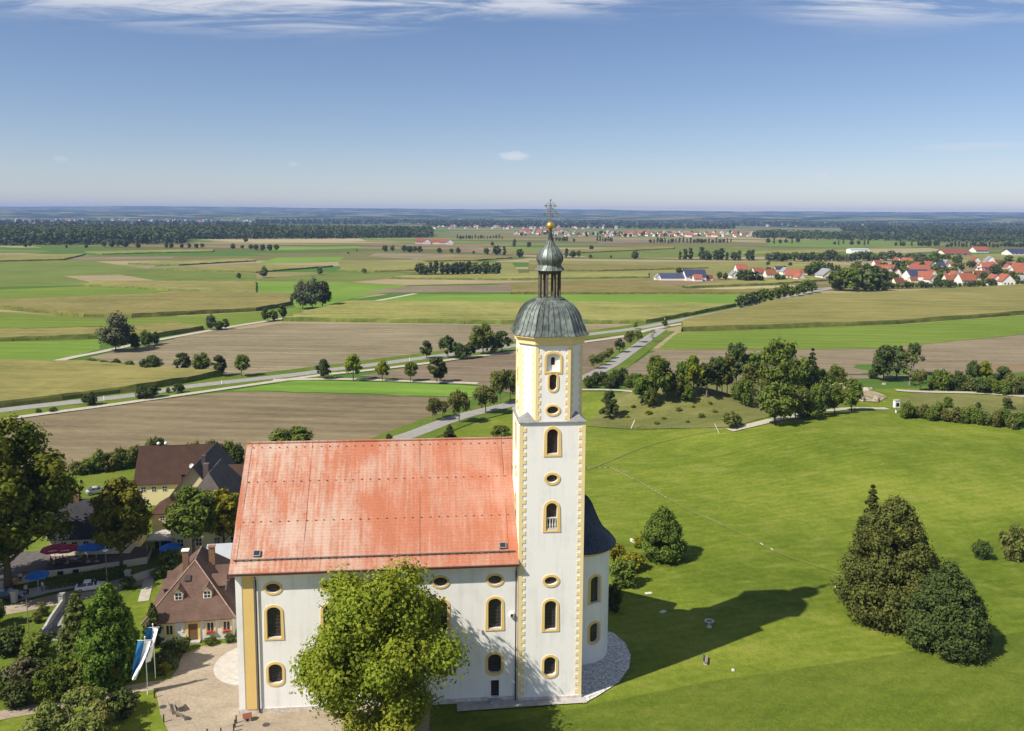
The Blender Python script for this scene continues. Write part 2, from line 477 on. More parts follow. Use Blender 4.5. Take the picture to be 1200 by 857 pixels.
# bleached lime streaks running down the slope, tile courses and tile-to-tile variation
down = b.mapping(p, (1.5, 0.10, 0.10)); broad = b.noise(b.mapping(p, (0.16, 0.13, 0.13)), 1.0, 4, 0.65, 0.5)
st = b.noise(down, 1.5, 5, 0.65); fineb = b.noise(p, 3.0, 6, 0.85)
pale = b.mrange(b.math('ADD', b.math('MULTIPLY', st, 0.34), b.math('ADD', b.math('MULTIPLY', broad, 0.42), b.math('MULTIPLY', fineb, 0.24))), 0.43, 0.60)
vx = b.n.new('ShaderNodeSeparateXYZ'); b.l.new(p, vx.inputs[0])
west = b.mrange(vx.outputs[0], -34.0, -4.0, 1.0, 0.42)
base = b.ramp(b.noise(b.mapping(p, (5, 5, 7)), 1.0, 3, 0.8), [(0.3, (0.32, 0.108, 0.060)), (0.5, (0.380, 0.138, 0.075)), (0.7, (0.43, 0.165, 0.092))])
c = b.mix(b.math('MULTIPLY', b.math('MULTIPLY', pale, west), 0.95), base, (0.47, 0.36, 0.285))
w = b.n.new('ShaderNodeTexWave'); w.bands_direction = 'Z'; w.inputs['Scale'].default_value = 1.05; b.l.new(p, w.inputs[0])
c = b.mix(b.math('MULTIPLY', w.outputs[1], 0.14), c, (0.26, 0.07, 0.04))
b.principled(c, 0.8, normal=b.bump(w.outputs[1], 0.25, 0.04), spec=0.2)

b = NB('patina_copper'); p = b.tc()
n1 = b.noise(b.mapping(p, (2.6, 2.6, 0.35)), 1.3, 6, 0.7); n2 = b.noise(p, 0.6, 4, 0.6)
c = b.ramp(b.math('ADD', b.math('MULTIPLY', n1, 0.6), b.math('MULTIPLY', n2, 0.4)), [(0.36, (0.045, 0.055, 0.052)), (0.48, (0.115, 0.135, 0.125)), (0.60, (0.21, 0.245, 0.215)), (0.72, (0.30, 0.33, 0.28))])
b.principled(c, 0.5, 0.35, spec=0.4)
b = NB('dark_copper'); p = b.tc()
n1 = b.noise(b.mapping(p, (2.2, 2.2, 0.5)), 1.3, 5, 0.7)
b.principled(b.ramp(n1, [(0.35, (0.020, 0.032, 0.046)), (0.7, (0.055, 0.075, 0.095))]), 0.42, 0.3, spec=0.4)
simple('lantern_wood', (0.085, 0.070, 0.062), 0.7, var=0.3, scale=2)
simple('lead_grey', (0.24, 0.24, 0.24), 0.6, 0.2, var=0.2)
b = NB('gilding'); b.principled(b.ramp(b.noise(b.tc(), 2, 3), [(0.4, (0.62, 0.34, 0.06)), (0.6, (0.80, 0.50, 0.12))]), 0.32, 0.75)
simple('iron', (0.10, 0.10, 0.105), 0.5, 0.6, var=0.2)
simple('bright_iron', (0.22, 0.22, 0.21), 0.5, 0.5, var=0.2)
simple('gutter_brown', (0.055, 0.036, 0.028), 0.5, 0.3)
simple('dark_door', (0.035, 0.022, 0.016), 0.6)
simple('brown_wood', (0.16, 0.085, 0.040), 0.7, var=0.25, scale=4)
simple('grey_wood', (0.24, 0.20, 0.155), 0.8, var=0.25, scale=4)
b = NB('leaded_glass'); p = b.tc()
b.principled(b.ramp(b.noise(p, 2.5, 3), [(0.4, (0.020, 0.018, 0.018)), (0.65, (0.045, 0.040, 0.038))]), 0.28, spec=0.5)
b = NB('louvre'); p = b.tc()
b.principled(b.ramp(b.noise(p, 2.5, 3), [(0.4, (0.050, 0.034, 0.026)), (0.65, (0.085, 0.058, 0.045))]), 0.8)
b = NB('window_glass'); b.principled((0.03, 0.035, 0.04), 0.12, spec=0.6)
simple('muntin_dark', (0.07, 0.065, 0.06), 0.6)
simple('white_paint', (0.78, 0.77, 0.74), 0.6, var=0.04)
simple('black_paint', (0.015, 0.015, 0.016), 0.5)

def roof_mat(name, lo, hi, scale=1.0, rough=0.85):
    b = NB(name); p = b.tc()
    n1 = b.noise(p, 7 * scale, 4, 0.8); n2 = b.noise(p, 0.5 * scale, 4, 0.6)
    c = b.ramp(b.math('ADD', b.math('MULTIPLY', n1, 0.6), b.math('MULTIPLY', n2, 0.4)), [(0.36, lo), (0.64, hi)])
    r_ = b.rand(); hs = b.n.new('ShaderNodeHueSaturation'); b.set(hs.inputs['Value'], b.mrange(r_, 0, 1, 0.8, 1.15, False)); b.set(hs.inputs['Color'], c)
    w = b.n.new('ShaderNodeTexWave'); w.bands_direction = 'Z'; w.inputs['Scale'].default_value = 1.6; b.l.new(p, w.inputs[0])
    b.principled(b.mix(b.math('MULTIPLY', w.outputs[1], 0.12), hs.outputs[0], lo), rough, normal=b.bump(w.outputs[1], 0.3, 0.05), spec=0.2)
roof_mat('rectory_tiles', (0.072, 0.042, 0.032), (0.158, 0.100, 0.076))
roof_mat('brown_tiles', (0.034, 0.018, 0.012), (0.072, 0.038, 0.026))
roof_mat('grey_slate', (0.062, 0.052, 0.048), (0.122, 0.104, 0.096))
roof_mat('black_slate', (0.018, 0.017, 0.019), (0.042, 0.040, 0.044))
roof_mat('red_tiles', (0.20, 0.062, 0.036), (0.32, 0.108, 0.064))
roof_mat('dark_red_tiles', (0.13, 0.042, 0.030), (0.22, 0.075, 0.048))
roof_mat('solar_blue', (0.030, 0.038, 0.075), (0.055, 0.065, 0.12), rough=0.4)
roof_mat('grey_roof', (0.17, 0.17, 0.18), (0.26, 0.26, 0.27))
roof_mat('metal_roof', (0.36, 0.38, 0.41), (0.46, 0.48, 0.51), rough=0.5)
simple('chimney_brick', (0.20, 0.115, 0.070), 0.9, var=0.3, scale=6)

def leaf_mat(name, dark, mid, light, autumn=None, aut=0.0, trans=0.28):
    b = NB(name)
    t = b.attr('tint'); r_ = b.rand()
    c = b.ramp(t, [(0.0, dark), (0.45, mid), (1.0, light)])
    if autumn:
        a = b.attr('autumn')
        c = b.mix(b.math('MULTIPLY', a, aut, True), c, autumn)
    hs = b.n.new('ShaderNodeHueSaturation')
    b.set(hs.inputs['Hue'], b.mrange(r_, 0, 1, 0.485, 0.515, False)); b.set(hs.inputs['Value'], b.mrange(r_, 0, 1, 0.85, 1.15, False)); b.set(hs.inputs['Color'], c)
    p = b.principled(hs.outputs[0], 0.75, spec=0.12)
    tr = b.n.new('ShaderNodeBsdfTranslucent'); b.l.new(b.mix(1.0, hs.outputs[0], (1.3, 1.25, 0.6), 'MULTIPLY'), tr.inputs[0])
    ms = b.n.new('ShaderNodeMixShader'); ms.inputs[0].default_value = trans
    b.l.new(p.outputs[0], ms.inputs[1]); b.l.new(tr.outputs[0], ms.inputs[2]); b.l.new(ms.outputs[0], b.out.inputs[0])
leaf_mat('leaf_maple', (0.070, 0.105, 0.010), (0.150, 0.195, 0.016), (0.280, 0.305, 0.030), (0.42, 0.28, 0.03), 0.4, 0.36)
leaf_mat('leaf_chestnut', (0.048, 0.080, 0.011), (0.102, 0.150, 0.016), (0.190, 0.230, 0.026), (0.26, 0.165, 0.025), 0.2, 0.32)
leaf_mat('leaf_autumn', (0.062, 0.086, 0.011), (0.132, 0.160, 0.017), (0.235, 0.240, 0.028), (0.26, 0.165, 0.030), 0.3, 0.32)
leaf_mat('leaf_green', (0.050, 0.084, 0.016), (0.102, 0.145, 0.023), (0.186, 0.220, 0.036))
leaf_mat('leaf_yellow', (0.095, 0.115, 0.010), (0.200, 0.205, 0.016), (0.340, 0.300, 0.024))
leaf_mat('leaf_dark', (0.027, 0.043, 0.013), (0.056, 0.080, 0.020), (0.104, 0.130, 0.030), trans=0.18)
leaf_mat('leaf_conifer', (0.036, 0.054, 0.013), (0.082, 0.106, 0.022), (0.160, 0.176, 0.040), (0.16, 0.11, 0.045), 0.12, trans=0.15)
leaf_mat('leaf_grey', (0.058, 0.074, 0.036), (0.105, 0.124, 0.060), (0.165, 0.182, 0.094), trans=0.18)
leaf_mat('leaf_apple', (0.058, 0.076, 0.018), (0.118, 0.140, 0.032), (0.205, 0.212, 0.052), (0.22, 0.15, 0.06), 0.45)
leaf_mat('leaf_far', (0.030, 0.046, 0.016), (0.060, 0.082, 0.023), (0.100, 0.122, 0.034), trans=0.12)
leaf_mat('leaf_forest', (0.022, 0.034, 0.016), (0.046, 0.062, 0.023), (0.080, 0.098, 0.034), trans=0.1)
leaf_mat('leaf_birch', (0.060, 0.075, 0.018), (0.120, 0.132, 0.030), (0.200, 0.200, 0.045))
leaf_mat('leaf_hedge', (0.044, 0.082, 0.012), (0.084, 0.132, 0.016), (0.145, 0.195, 0.026))
leaf_mat('leaf_purple', (0.058, 0.062, 0.030), (0.112, 0.108, 0.052), (0.175, 0.155, 0.080))
simple('bark', (0.085, 0.065, 0.048), 0.95, var=0.3, scale=3)
simple('bark_grey', (0.16, 0.145, 0.125), 0.95, var=0.3, scale=3)
simple('bare_earth', (0.26, 0.215, 0.135), 0.95, var=0.45, scale=0.5)
simple('rock', (0.33, 0.285, 0.22), 0.95, var=0.35, scale=0.6)
# ------------------------------------------------------------------ ground, fields, roads, hills
def inside(pt, poly):
    x, y = pt; c = False; n = len(poly)
    for i in range(n):
        (x0, y0), (x1, y1) = poly[i], poly[i - 1]
        if (y0 > y) != (y1 > y) and x < (x1 - x0) * (y - y0) / (y1 - y0) + x0: c = not c
    return c
def gridlines(vals):
    out = []
    for (a, b_, st) in vals:
        n = max(1, int(round((b_ - a) / st)))
        out += [a + (b_ - a) * i / n for i in range(n)]
    out.append(vals[-1][1])
    return out
gx = gridlines([(-17000, -3000, 2000), (-3000, -400, 260), (-400, -60, 20), (-60, 230, 2.5), (230, 420, 12), (420, 3000, 260), (3000, 17000, 2000)])
gy = gridlines([(-300, 60, 30), (60, 330, 2.5), (330, 460, 15), (460, 3000, 250), (3000, 17000, 2000)])
GX, GY = np.meshgrid(np.array(gx), np.array(gy))
GZ = hgt(GX, GY)
verts = np.stack([GX, GY, GZ], -1).reshape(-1, 3)
nx, ny = len(gx), len(gy)
ii = (np.arange(ny - 1)[:, None] * nx + np.arange(nx - 1)[None, :]).reshape(-1)
faces = np.stack([ii, ii + 1, ii + nx + 1, ii + nx], -1)
me = bpy.data.meshes.new('ground')
me.from_pydata(verts.tolist(), [], faces.tolist())
me.materials.append(MATS['plain_ground']); me.materials.append(MATS['lawn']); me.materials.append(MATS['garden_grass'])
MEADOW = [(-60, 60), (260, 60), (260, 292), (150, 300), (120, 292), (82, 262), (40, 285), (10, 290), (-10, 262), (-34, 235), (-40, 212), (-60, 200)]
me.polygons.foreach_set('material_index', [1 if inside(q, MEADOW) else (2 if -400 < q[0] <= -60 and 60 < q[1] < 212 else 0) for q in verts[faces].mean(1)[:, :2].tolist()])
me.polygons.foreach_set('use_smooth', [True] * len(faces))
ground = new_obj('ground', me)
tag(ground, kind='structure')

def sheet(name, poly, dz, mat, step=None, label=None, kind='structure'):
    """a sheet laid over the terrain, dz above it; poly in world xy"""
    poly = [(float(p[0]), float(p[1])) for p in poly]
    if step:
        dense = []
        for i, a in enumerate(poly):
            b_ = poly[(i + 1) % len(poly)]
            n = max(1, int(math.hypot(b_[0] - a[0], b_[1] - a[1]) / step))
            dense += [(a[0] + (b_[0] - a[0]) * k / n, a[1] + (b_[1] - a[1]) * k / n) for k in range(n)]
        poly = dense
        xs = [p[0] for p in poly]; ys = [p[1] for p in poly]
        pts = [Vector(p) for p in poly]
        gxx = np.arange(min(xs) + step / 2, max(xs), step); gyy = np.arange(min(ys) + step / 2, max(ys), step)
        for x in gxx:
            for y in gyy:
                if inside((x, y), poly): pts.append(Vector((x, y)))
        n = len(poly)
        vs, _, fs, *_r = delaunay_2d_cdt(pts, [(i, (i + 1) % n) for i in range(n)], [], 1, 1e-4)
        zz = hgt([v[0] for v in vs], [v[1] for v in vs])
        vs = [(v[0], v[1], float(z) + dz) for v, z in zip(vs, zz)]
        fs = [tri_up(f, vs) if len(f) == 3 else tuple(f) for f in fs]
    else:
        vs = [(p[0], p[1], H1(*p) + dz) for p in poly]
        fs = [tri_up(t, poly) for t in tessellate_polygon([[Vector((p[0], p[1], 0)) for p in poly]])]
    me = bpy.data.meshes.new(name); me.from_pydata(vs, [], fs)
    me.materials.append(MATS[mat]); me.polygons.foreach_set('use_smooth', [True] * len(me.polygons))
    o = new_obj(name, me); tag(o, label, kind=kind)
    return o
def px_poly(pp): return [gp(*p).xy for p in pp]
def ribbon_poly(pp, w, px=True):
    pts = [gp(*p).xy for p in pp] if px else [Vector(p) for p in pp]
    # Catmull-Rom smoothing
    sm = []
    for i in range(len(pts) - 1):
        p0, p1, p2, p3 = pts[max(i - 1, 0)], pts[i], pts[i + 1], pts[min(i + 2, len(pts) - 1)]
        for k in range(6):
            t = k / 6
            sm.append(0.5 * ((2 * p1) + (p2 - p0) * t + (2 * p0 - 5 * p1 + 4 * p2 - p3) * t * t + (3 * p1 - p0 - 3 * p2 + p3) * t ** 3))
    sm.append(pts[-1])
    l, r = [], []
    for i, p in enumerate(sm):
        d = (sm[min(i + 1, len(sm) - 1)] - sm[max(i - 1, 0)]).normalized()
        n_ = Vector((-d.y, d.x))
        l.append(p + n_ * w / 2); r.append(p - n_ * w / 2)
    return l, r
def road(name, pp, w, mat, dz, px=True, label=None, seg=None):
    l, r = ribbon_poly(pp, w, px)
    if seg:
        def dens(a):
            o_ = []
            for i in range(len(a) - 1):
                n = max(1, int((a[i + 1] - a[i]).length / seg))
                o_ += [a[i].lerp(a[i + 1], k / n) for k in range(n)]
            return o_ + [a[-1]]
        n = 1
        L2, R2 = [], []
        for i in range(len(l) - 1):
            n = max(1, int((l[i + 1] - l[i]).length / seg))
            for k in range(n): L2.append(l[i].lerp(l[i + 1], k / n)); R2.append(r[i].lerp(r[i + 1], k / n))
        l, r = L2 + [l[-1]], R2 + [r[-1]]
    vs = [(p.x, p.y, H1(p.x, p.y) + dz) for p in l] + [(p.x, p.y, H1(p.x, p.y) + dz) for p in r]
    n = len(l)
    me = bpy.data.meshes.new(name); me.from_pydata(vs, [], [(n + i, n + i + 1, i + 1, i) for i in range(n - 1)])
    me.materials.append(MATS[mat])
    o = new_obj(name, me); tag(o, label, kind='structure')
    return o

# --- grass around the church (world xy)
sheet('old_quarry', px_poly([(688, 500), (735, 455), (800, 445), (905, 452), (950, 475), (905, 488), (860, 501), (780, 503)]), 0.16, 'rough_grass', 2.5)
sheet('long_grass', px_poly([(560, 856), (690, 828), (830, 800), (1000, 775), (1199, 741)]) + [Vector((140, 60)), Vector((10, 60))], 0.12, 'long_grass', 2.5)
sheet('back_paddock', px_poly([(1050, 469), (1075, 461), (1199, 466), (1199, 492), (1120, 489)]), 0.18, 'rough_grass', 2.5)

# --- fields traced from the photo: flat crops (colour sheets) and standing maize (2.4 m)
FLAT = [
 ('soil', [(105, 419), (190, 401), (240, 389), (300, 384), (332, 378.5), (601, 381.5), (690, 381), (745, 381), (735, 386), (601, 404), (497, 419), (431, 427), (388, 432), (300, 441), (265, 440), (192, 435)]),
 ('soil_olive', [(40, 489), (175, 470.5), (270, 459.5), (300, 459), (520, 466), (556, 467.5), (510, 488), (470, 505), (435, 530), (300, 536), (150, 545), (60, 556), (-60, 560), (-60, 503)]),
 ('crop_green', [(270, 458.5), (345, 446), (399, 447), (480, 449.5), (564, 453.5), (557, 466), (520, 465), (300, 458.2)]),
 ('crop_green', [(-60, 402), (0, 401), (88, 399), (118, 398), (118, 410), (52, 426), (-60, 428)]),
 ('soil', [(-60, 389.5), (0, 388), (115, 385), (115, 388), (-60, 392)]),
 ('crop_green', [(-60, 366), (0, 366), (112, 374), (155, 374), (300, 366), (345, 361), (357, 363), (331, 376), (240, 387), (155, 381), (115, 383), (-60, 388)]),
 ('crop_green', [(-60, 340), (0, 340), (95, 336), (200, 341), (160, 347), (-60, 353)]),
 ('crop_dull', [(-60, 307), (0, 307), (100, 305), (175, 316), (300, 321), (300, 331), (190, 331), (95, 335), (-60, 338)]),
 ('stubble', [(75, 324), (140, 322), (187, 330), (112, 332)]),
 ('soil', [(57, 302), (205, 301), (200, 303), (100, 305)]),
 ('soil', [(152, 314), (300, 308), (300, 311), (175, 316)]),
 ('crop_green', [(325, 302), (405, 301), (395, 307), (300, 309.5)]),
 ('crop_green', [(300, 330), (410, 331), (480, 334), (455, 343), (415, 350), (372, 361), (346, 361), (340, 348), (300, 347)]),
 ('crop_dull', [(300, 327), (395, 319), (492, 320), (450, 326), (410, 330), (300, 329)]),
 ('soil', [(420, 344), (475, 336), (640, 333), (640, 343), (490, 343)]),
 ('stubble', [(412, 331), (455, 327.5), (640, 330), (560, 333), (475, 334.5)]),
 ('crop_green', [(450, 350.5), (487, 345.5), (600, 345.5), (875, 345.5), (860, 356.5), (600, 357), (412, 355.5)]),
 ('soil', [(685, 403), (740, 394.5), (757, 393), (715, 425), (690, 441), (640, 452), (601, 462), (560, 452), (495, 446), (420, 441), (480, 431), (601, 414)]),
 ('stubble', [(762, 408), (785, 389), (800, 390), (790, 410)]),
 ('soil', [(725, 436), (770, 410), (805, 412), (877, 411), (957, 410.5), (1032, 409), (1175, 395), (1260, 385), (1260, 436), (1200, 437), (1087, 440), (960, 447), (800, 449), (725, 450)]),
 ('crop_green', [(795, 390), (900, 386.5), (960, 384), (1050, 381), (1200, 369.5), (1260, 366), (1260, 384), (1175, 394.5), (1032, 408.5), (900, 410.3), (770, 409.5)]),
 ('stubble', [(952, 350), (980, 342.5), (1137, 339), (1060, 344)]),
 ('stubble', [(805, 339), (900, 335), (955, 334), (950, 338), (850, 340)]),
 ('crop_dull', [(660, 297), (795, 289), (900, 291), (1010, 290), (1040, 297), (900, 301), (700, 303)]),
 ('crop_dull', [(900, 282), (1000, 281), (1120, 286), (1060, 291), (900, 289)]),
 ('stubble', [(1015, 292), (1090, 291), (1110, 294), (1060, 297), (1000, 296)]),
 ('crop_olive', [(1090, 299), (1200, 297), (1260, 302), (1260, 306), (1110, 305)]),
 ('soil', [(440, 297), (560, 299), (600, 301), (500, 304), (430, 301)]),
 ('crop_green', [(320, 290), (420, 289), (430, 291), (310, 294)]),
 ('stubble', [(230, 281), (320, 279), (420, 279), (430, 283), (300, 285)]),
 ('soil', [(505, 301), (600, 303), (590, 305.5), (480, 304.5)]),
 ('crop_olive', [(620, 305), (760, 307), (900, 307), (980, 313), (900, 327), (760, 328), (620, 331)]),
 ('crop_olive', [(395, 305), (600, 308), (615, 329), (490, 319), (400, 317)]),
 ('crop_green', [(590, 291), (640, 290), (660, 293), (600, 296)]),
 ('soil', [(700, 283), (800, 282), (820, 284), (700, 286)]),
]
frg = random.Random(8)
for i, (m, pp) in enumerate(FLAT):
    pl_ = px_poly(pp); dn_ = []
    for a_, b_ in zip(pl_, pl_[1:] + pl_[:1]):
        n_ = min(60, max(1, int((b_ - a_).length / 7)))
        for k in range(n_):
            q_ = a_.lerp(b_, k / n_)
            dn_.append((q_.x + (frg.uniform(-.6, .6) if k else 0), q_.y + (frg.uniform(-.9, .9) if k else 0)))
    sheet('field', dn_, 0.08 + 0.012 * (i % 9), m)
MAIZE = [
 (2.4, [(-80, 429), (50, 428.5), (100, 430), (192, 437), (260, 440.5), (220, 449), (160, 459), (95, 467), (0, 479), (-80, 490)]),
 (2.2, [(-60, 392.5), (110, 388.5), (200, 381.5), (238, 386.5), (185, 395.5), (120, 396.5), (0, 400.5), (-60, 402)]),
 (2.4, [(-60, 356), (0, 355), (125, 350), (240, 345), (300, 347), (342, 347), (340, 358), (300, 365), (155, 372.5), (100, 371.5), (0, 362.5), (-60, 362)]),
 (2.4, [(405, 356.5), (600, 357.5), (750, 358), (862, 359.5), (800, 372), (757, 379.5), (600, 380.5), (332, 376.5)]),
 (2.5, [(800, 380.5), (815, 376), (885, 362), (900, 357), (957, 348), (1060, 344.5), (1137, 340), (1260, 333), (1260, 364), (1200, 368.8), (1050, 380.2), (960, 383.4), (900, 385.5), (800, 389)]),
 (2.4, [(600, 334), (760, 331), (805, 341), (850, 341.5), (950, 339.5), (880, 345), (600, 345)]),
 (2.4, [(860, 331), (965, 325), (975, 329), (905, 334), (800, 338)]),
 (2.4, [(112, 331), (190, 331.5), (300, 332), (300, 345), (205, 341), (95, 335.5)]),
 (2.3, [(395, 318), (500, 311), (560, 309), (490, 317.5), (440, 319)]),
 (2.3, [(175, 316.5), (300, 311.5), (390, 313), (300, 320)]),
 (2.3, [(490, 304.5), (580, 301.5), (600, 303), (560, 306), (500, 307)]),
 (2.3, [(150, 310), (290, 304), (300, 306.5), (210, 311.5)]),
 (2.3, [(100, 296), (250, 293), (250, 295.5), (120, 298.5)]),
 (2.3, [(0, 300), (100, 299), (75, 305), (0, 307)]),
 (2.3, [(475, 325.5), (620, 322), (760, 321), (760, 326), (600, 328.5), (455, 327)]),
 (2.3, [(620, 311), (740, 312), (830, 315), (700, 318.5), (620, 318)]),
 (2.3, [(650, 294), (790, 289.5), (790, 292), (680, 297)]),
 (2.3, [(860, 296), (1000, 293), (1015, 296), (900, 299.5)]),
 (2.3, [(900, 308), (985, 311), (995, 316), (900, 318)]),
]
rng = random.Random(5)
for hm, pp in MAIZE:
    poly = [(v.x, v.y) for v in px_poly(pp)]
    per = [math.hypot(poly[i][0] - poly[i - 1][0], poly[i][1] - poly[i - 1][1]) for i in range(len(poly))]
    size = sum(per)
    step = 5.0 if size < 900 else 14.0
    dense = []
    for i, a in enumerate(poly):
        b_ = poly[(i + 1) % len(poly)]
        n = max(1, int(math.hypot(b_[0] - a[0], b_[1] - a[1]) / step))
        for k in range(n):
            j = 0.0 if k == 0 else rng.uniform(-0.5, 0.5)
            dense.append((a[0] + (b_[0] - a[0]) * k / n + j, a[1] + (b_[1] - a[1]) * k / n + j))
    xs = [p[0] for p in dense]; ys = [p[1] for p in dense]
    pts = [Vector(p) for p in dense]
    st = max(step, (max(xs) - min(xs)) / 60)
    for x in np.arange(min(xs), max(xs), st):
        for y in np.arange(min(ys), max(ys), st):
            if inside((x, y), poly): pts.append(Vector((x + rng.uniform(-1, 1), y + rng.uniform(-1, 1))))
    n = len(dense)
    vs, ed, fs, ov, *_r = delaunay_2d_cdt(pts, [(i, (i + 1) % n) for i in range(n)], [], 1, 1e-3)
    mb = MB()
    if min(ys) > 620: hm *= 0.75
    top = [(v[0], v[1], H1(v[0], v[1]) + hm + rng.uniform(-0.25, 0.25)) for v in vs]
    mb.add(top, [tri_up(f, top) if len(f) == 3 else tuple(f) for f in fs], 0)
    # outer skirt: edges used by exactly one face
    cnt = {}
    for f in fs:
        for a, c_ in zip(f, list(f[1:]) + [f[0]]):
            cnt.setdefault((min(a, c_), max(a, c_)), []).append((a, c_))
    for k_, e in cnt.items():
        if len(e) == 1:
            a, c_ = e[0]
            A_, B_ = top[a], top[c_]
            ex, ey = B_[0] - A_[0], B_[1] - A_[1]; el = math.hypot(ex, ey) or 1; ox, oy = ey / el, -ex / el
            k1, k2 = rng.uniform(0.5, 1.0), rng.uniform(0.25, 0.5)
            m0 = (A_[0] + ox * k2, A_[1] + oy * k2, hm * 0.62); m1 = (B_[0] + ox * k2, B_[1] + oy * k2, hm * 0.62)
            mb.add([(A_[0] + ox * k1, A_[1] + oy * k1, 0.0), (B_[0] + ox * k1, B_[1] + oy * k1, 0.0), m1, B_, A_, m0], [(0, 1, 2, 5), (5, 2, 3, 4)], 1)
    o = mb.build('maize_field', ['maize_top', 'maize_side'])
    tag(o, 'standing maize with yellowish tassels and dark green edge on the plain', 'maize', 'maize fields on the plain', kind='stuff')

# --- roads and tracks
MAINR = [(-120, 498), (0, 482), (50, 476), (92, 471.5), (160, 463.5), (220, 454), (300, 445), (353, 439), (388, 434), (431, 429), (497, 420), (540, 414.5), (601, 406), (687, 393), (742, 386), (780, 379), (867, 362), (925, 348.5), (957, 341.5), (985, 336.5)]
road('verge', MAINR[:11], 22.0, 'verge', 0.20)
road('verge', MAINR[10:18], 22.0, 'verge', 0.20)
road('road', MAINR, 6.5, 'asphalt', 0.26)
road('track', [(-100, 507), (42, 487), (110, 478), (175, 469), (300, 451), (345, 444.5), (385, 439)], 3.4, 'track_gravel', 0.26)
road('track', [(385, 439), (428, 435), (503, 426), (529, 422), (601, 413), (684, 401.5), (732, 394.5), (765, 386), (802, 379.5)], 3.6, 'track_gravel', 0.262)
road('track', [(320, 446), (399, 445), (495, 448), (560, 450)], 3.4, 'track_gravel', 0.258)
road('track', [(50, 427.5), (85, 419.5), (118, 413), (150, 406), (185, 399), (240, 389), (280, 382), (335, 373), (385, 362), (430, 355), (487, 344.5)], 4.5, 'track_gravel', 0.24)
road('avenue', [(425, 532), (463, 517), (487, 508.5), (540, 489), (601, 474), (650, 458), (706, 434), (735, 415), (760, 397), (776, 386)], 5.5, 'asphalt', 0.27)
road('verge', [(455, 522), (487, 508.5), (540, 489), (601, 474), (650, 458), (706, 434), (735, 415), (760, 397), (774, 388)], 15.0, 'verge', 0.21)
road('path', [(670, 457.5), (740, 459.5), (800, 461)], 2.6, 'track_gravel', 0.24, seg=4)
road('path', [(855, 505), (885, 498), (910, 492), (940, 486), (982, 480.5), (1040, 479.5)], 3.6, 'track_gravel', 0.2, seg=2)
road('track', [(1050, 458), (1075, 459.5), (1140, 461), (1199, 465), (1260, 470)], 3.4, 'track_gravel', 0.24, seg=4)
road('track', [(925, 447), (940, 443), (965, 439)], 3.5, 'track_gravel', 0.25)
road('road', [(935, 340), (985, 336.5), (1010, 331)], 6.0, 'asphalt', 0.25)

# --- trodden lines in the meadow
grass_mat('worn_grass', (0.11, 0.145, 0.022), (0.155, 0.18, 0.036), (0.21, 0.215, 0.06), fine=2.0, dryamt=0.6)
road('trodden_path', [(688, 547.5), (716, 548), (741, 560), (780, 583), (818, 603), (876, 629), (905, 645), (945, 660), (985, 672)], 0.7, 'worn_grass', 0.09, seg=1.5)
road('trodden_path', [(688, 551), (715, 540), (760, 522), (810, 510), (862, 502)], 0.9, 'worn_grass', 0.10, seg=1.5)
# --- distant hills
def hills(name, y0, depth, hmax, seed, xs=(-17000, 17000), base=-5):
    rg = np.random.default_rng(seed)
    X = np.linspace(xs[0], xs[1], 170); Y = np.linspace(0, 1, 9)
    ph = rg.uniform(0, 6.28, 8); fr = np.array([0.7, 1.3, 2.1, 3.4, 5.5, 8.7, 13.0, 21.0]); am = np.array([1, .8, .6, .4, .3, .18, .12, .08])
    prof = sum(a * np.sin(X / 17000 * math.pi * f + p_) for a, f, p_ in zip(am, fr, ph))
    prof = (prof - prof.min()) / (prof.max() - prof.min())
    top = hmax * (0.68 + 0.32 * prof)
    vs, fs = [], []
    for j, t in enumerate(Y):
        s_ = t * t * (3 - 2 * t)
        for i, x in enumerate(X):
            vs.append((x, y0 + depth * t + 250 * math.sin(x / 2100 + seed), base + (top[i] - base) * s_ + (rg.uniform(-1, 1) * hmax * 0.05 if 0 < j < 8 else 0)))
    n = len(X)
    for j in range(8):
        for i in range(n - 1): fs.append((j * n + i, j * n + i + 1, (j + 1) * n + i + 1, (j + 1) * n + i))
    me = bpy.data.meshes.new(name); me.from_pydata(vs, [], fs); me.materials.append(MATS['hill_land'])
    me.polygons.foreach_set('use_smooth', [True] * len(fs))
    return tag(new_obj(name, me), kind='structure')
hills('hills', 6200, 2400, 62, 3)
hills('hills', 8600, 2600, 105, 7)
hills('hills', 11200, 4600, 182, 11)
# --- the air: one closed box round everything
hz = MB().box(-17500, 17500, -400, 17500, -8, 215).build('haze', [])
hm = bpy.data.materials.new('haze_air'); hm.use_nodes = True
hm.node_tree.nodes.clear()
ho = hm.node_tree.nodes.new('ShaderNodeOutputMaterial'); hv = hm.node_tree.nodes.new('ShaderNodeVolumePrincipled')
hv.inputs['Color'].default_value = (0.27, 0.41, 0.80, 1); hv.inputs['Density'].default_value = 6.5e-5; hv.inputs['Anisotropy'].default_value = 0.0
hm.node_tree.links.new(hv.outputs[0], ho.inputs['Volume'])
hz.data.materials.append(hm)
tag(hz, 'pale blue haze in the air over the whole plain', 'haze', kind='stuff')
# ------------------------------------------------------------------ pilgrimage church
bl = Vector((1.027, 99.492, 0.0)); CA = R(5.8)
church = thing('church', 'white baroque pilgrimage church with red tiled roof and tall ochre-trimmed tower', 'church', bl, CA)
cux = Vector((math.cos(CA), math.sin(CA), 0)); cuy = Vector((-math.sin(CA), math.cos(CA), 0))
def cw(x, y, z=0.0): return bl + cux * x + cuy * y + Vector((0, 0, z))

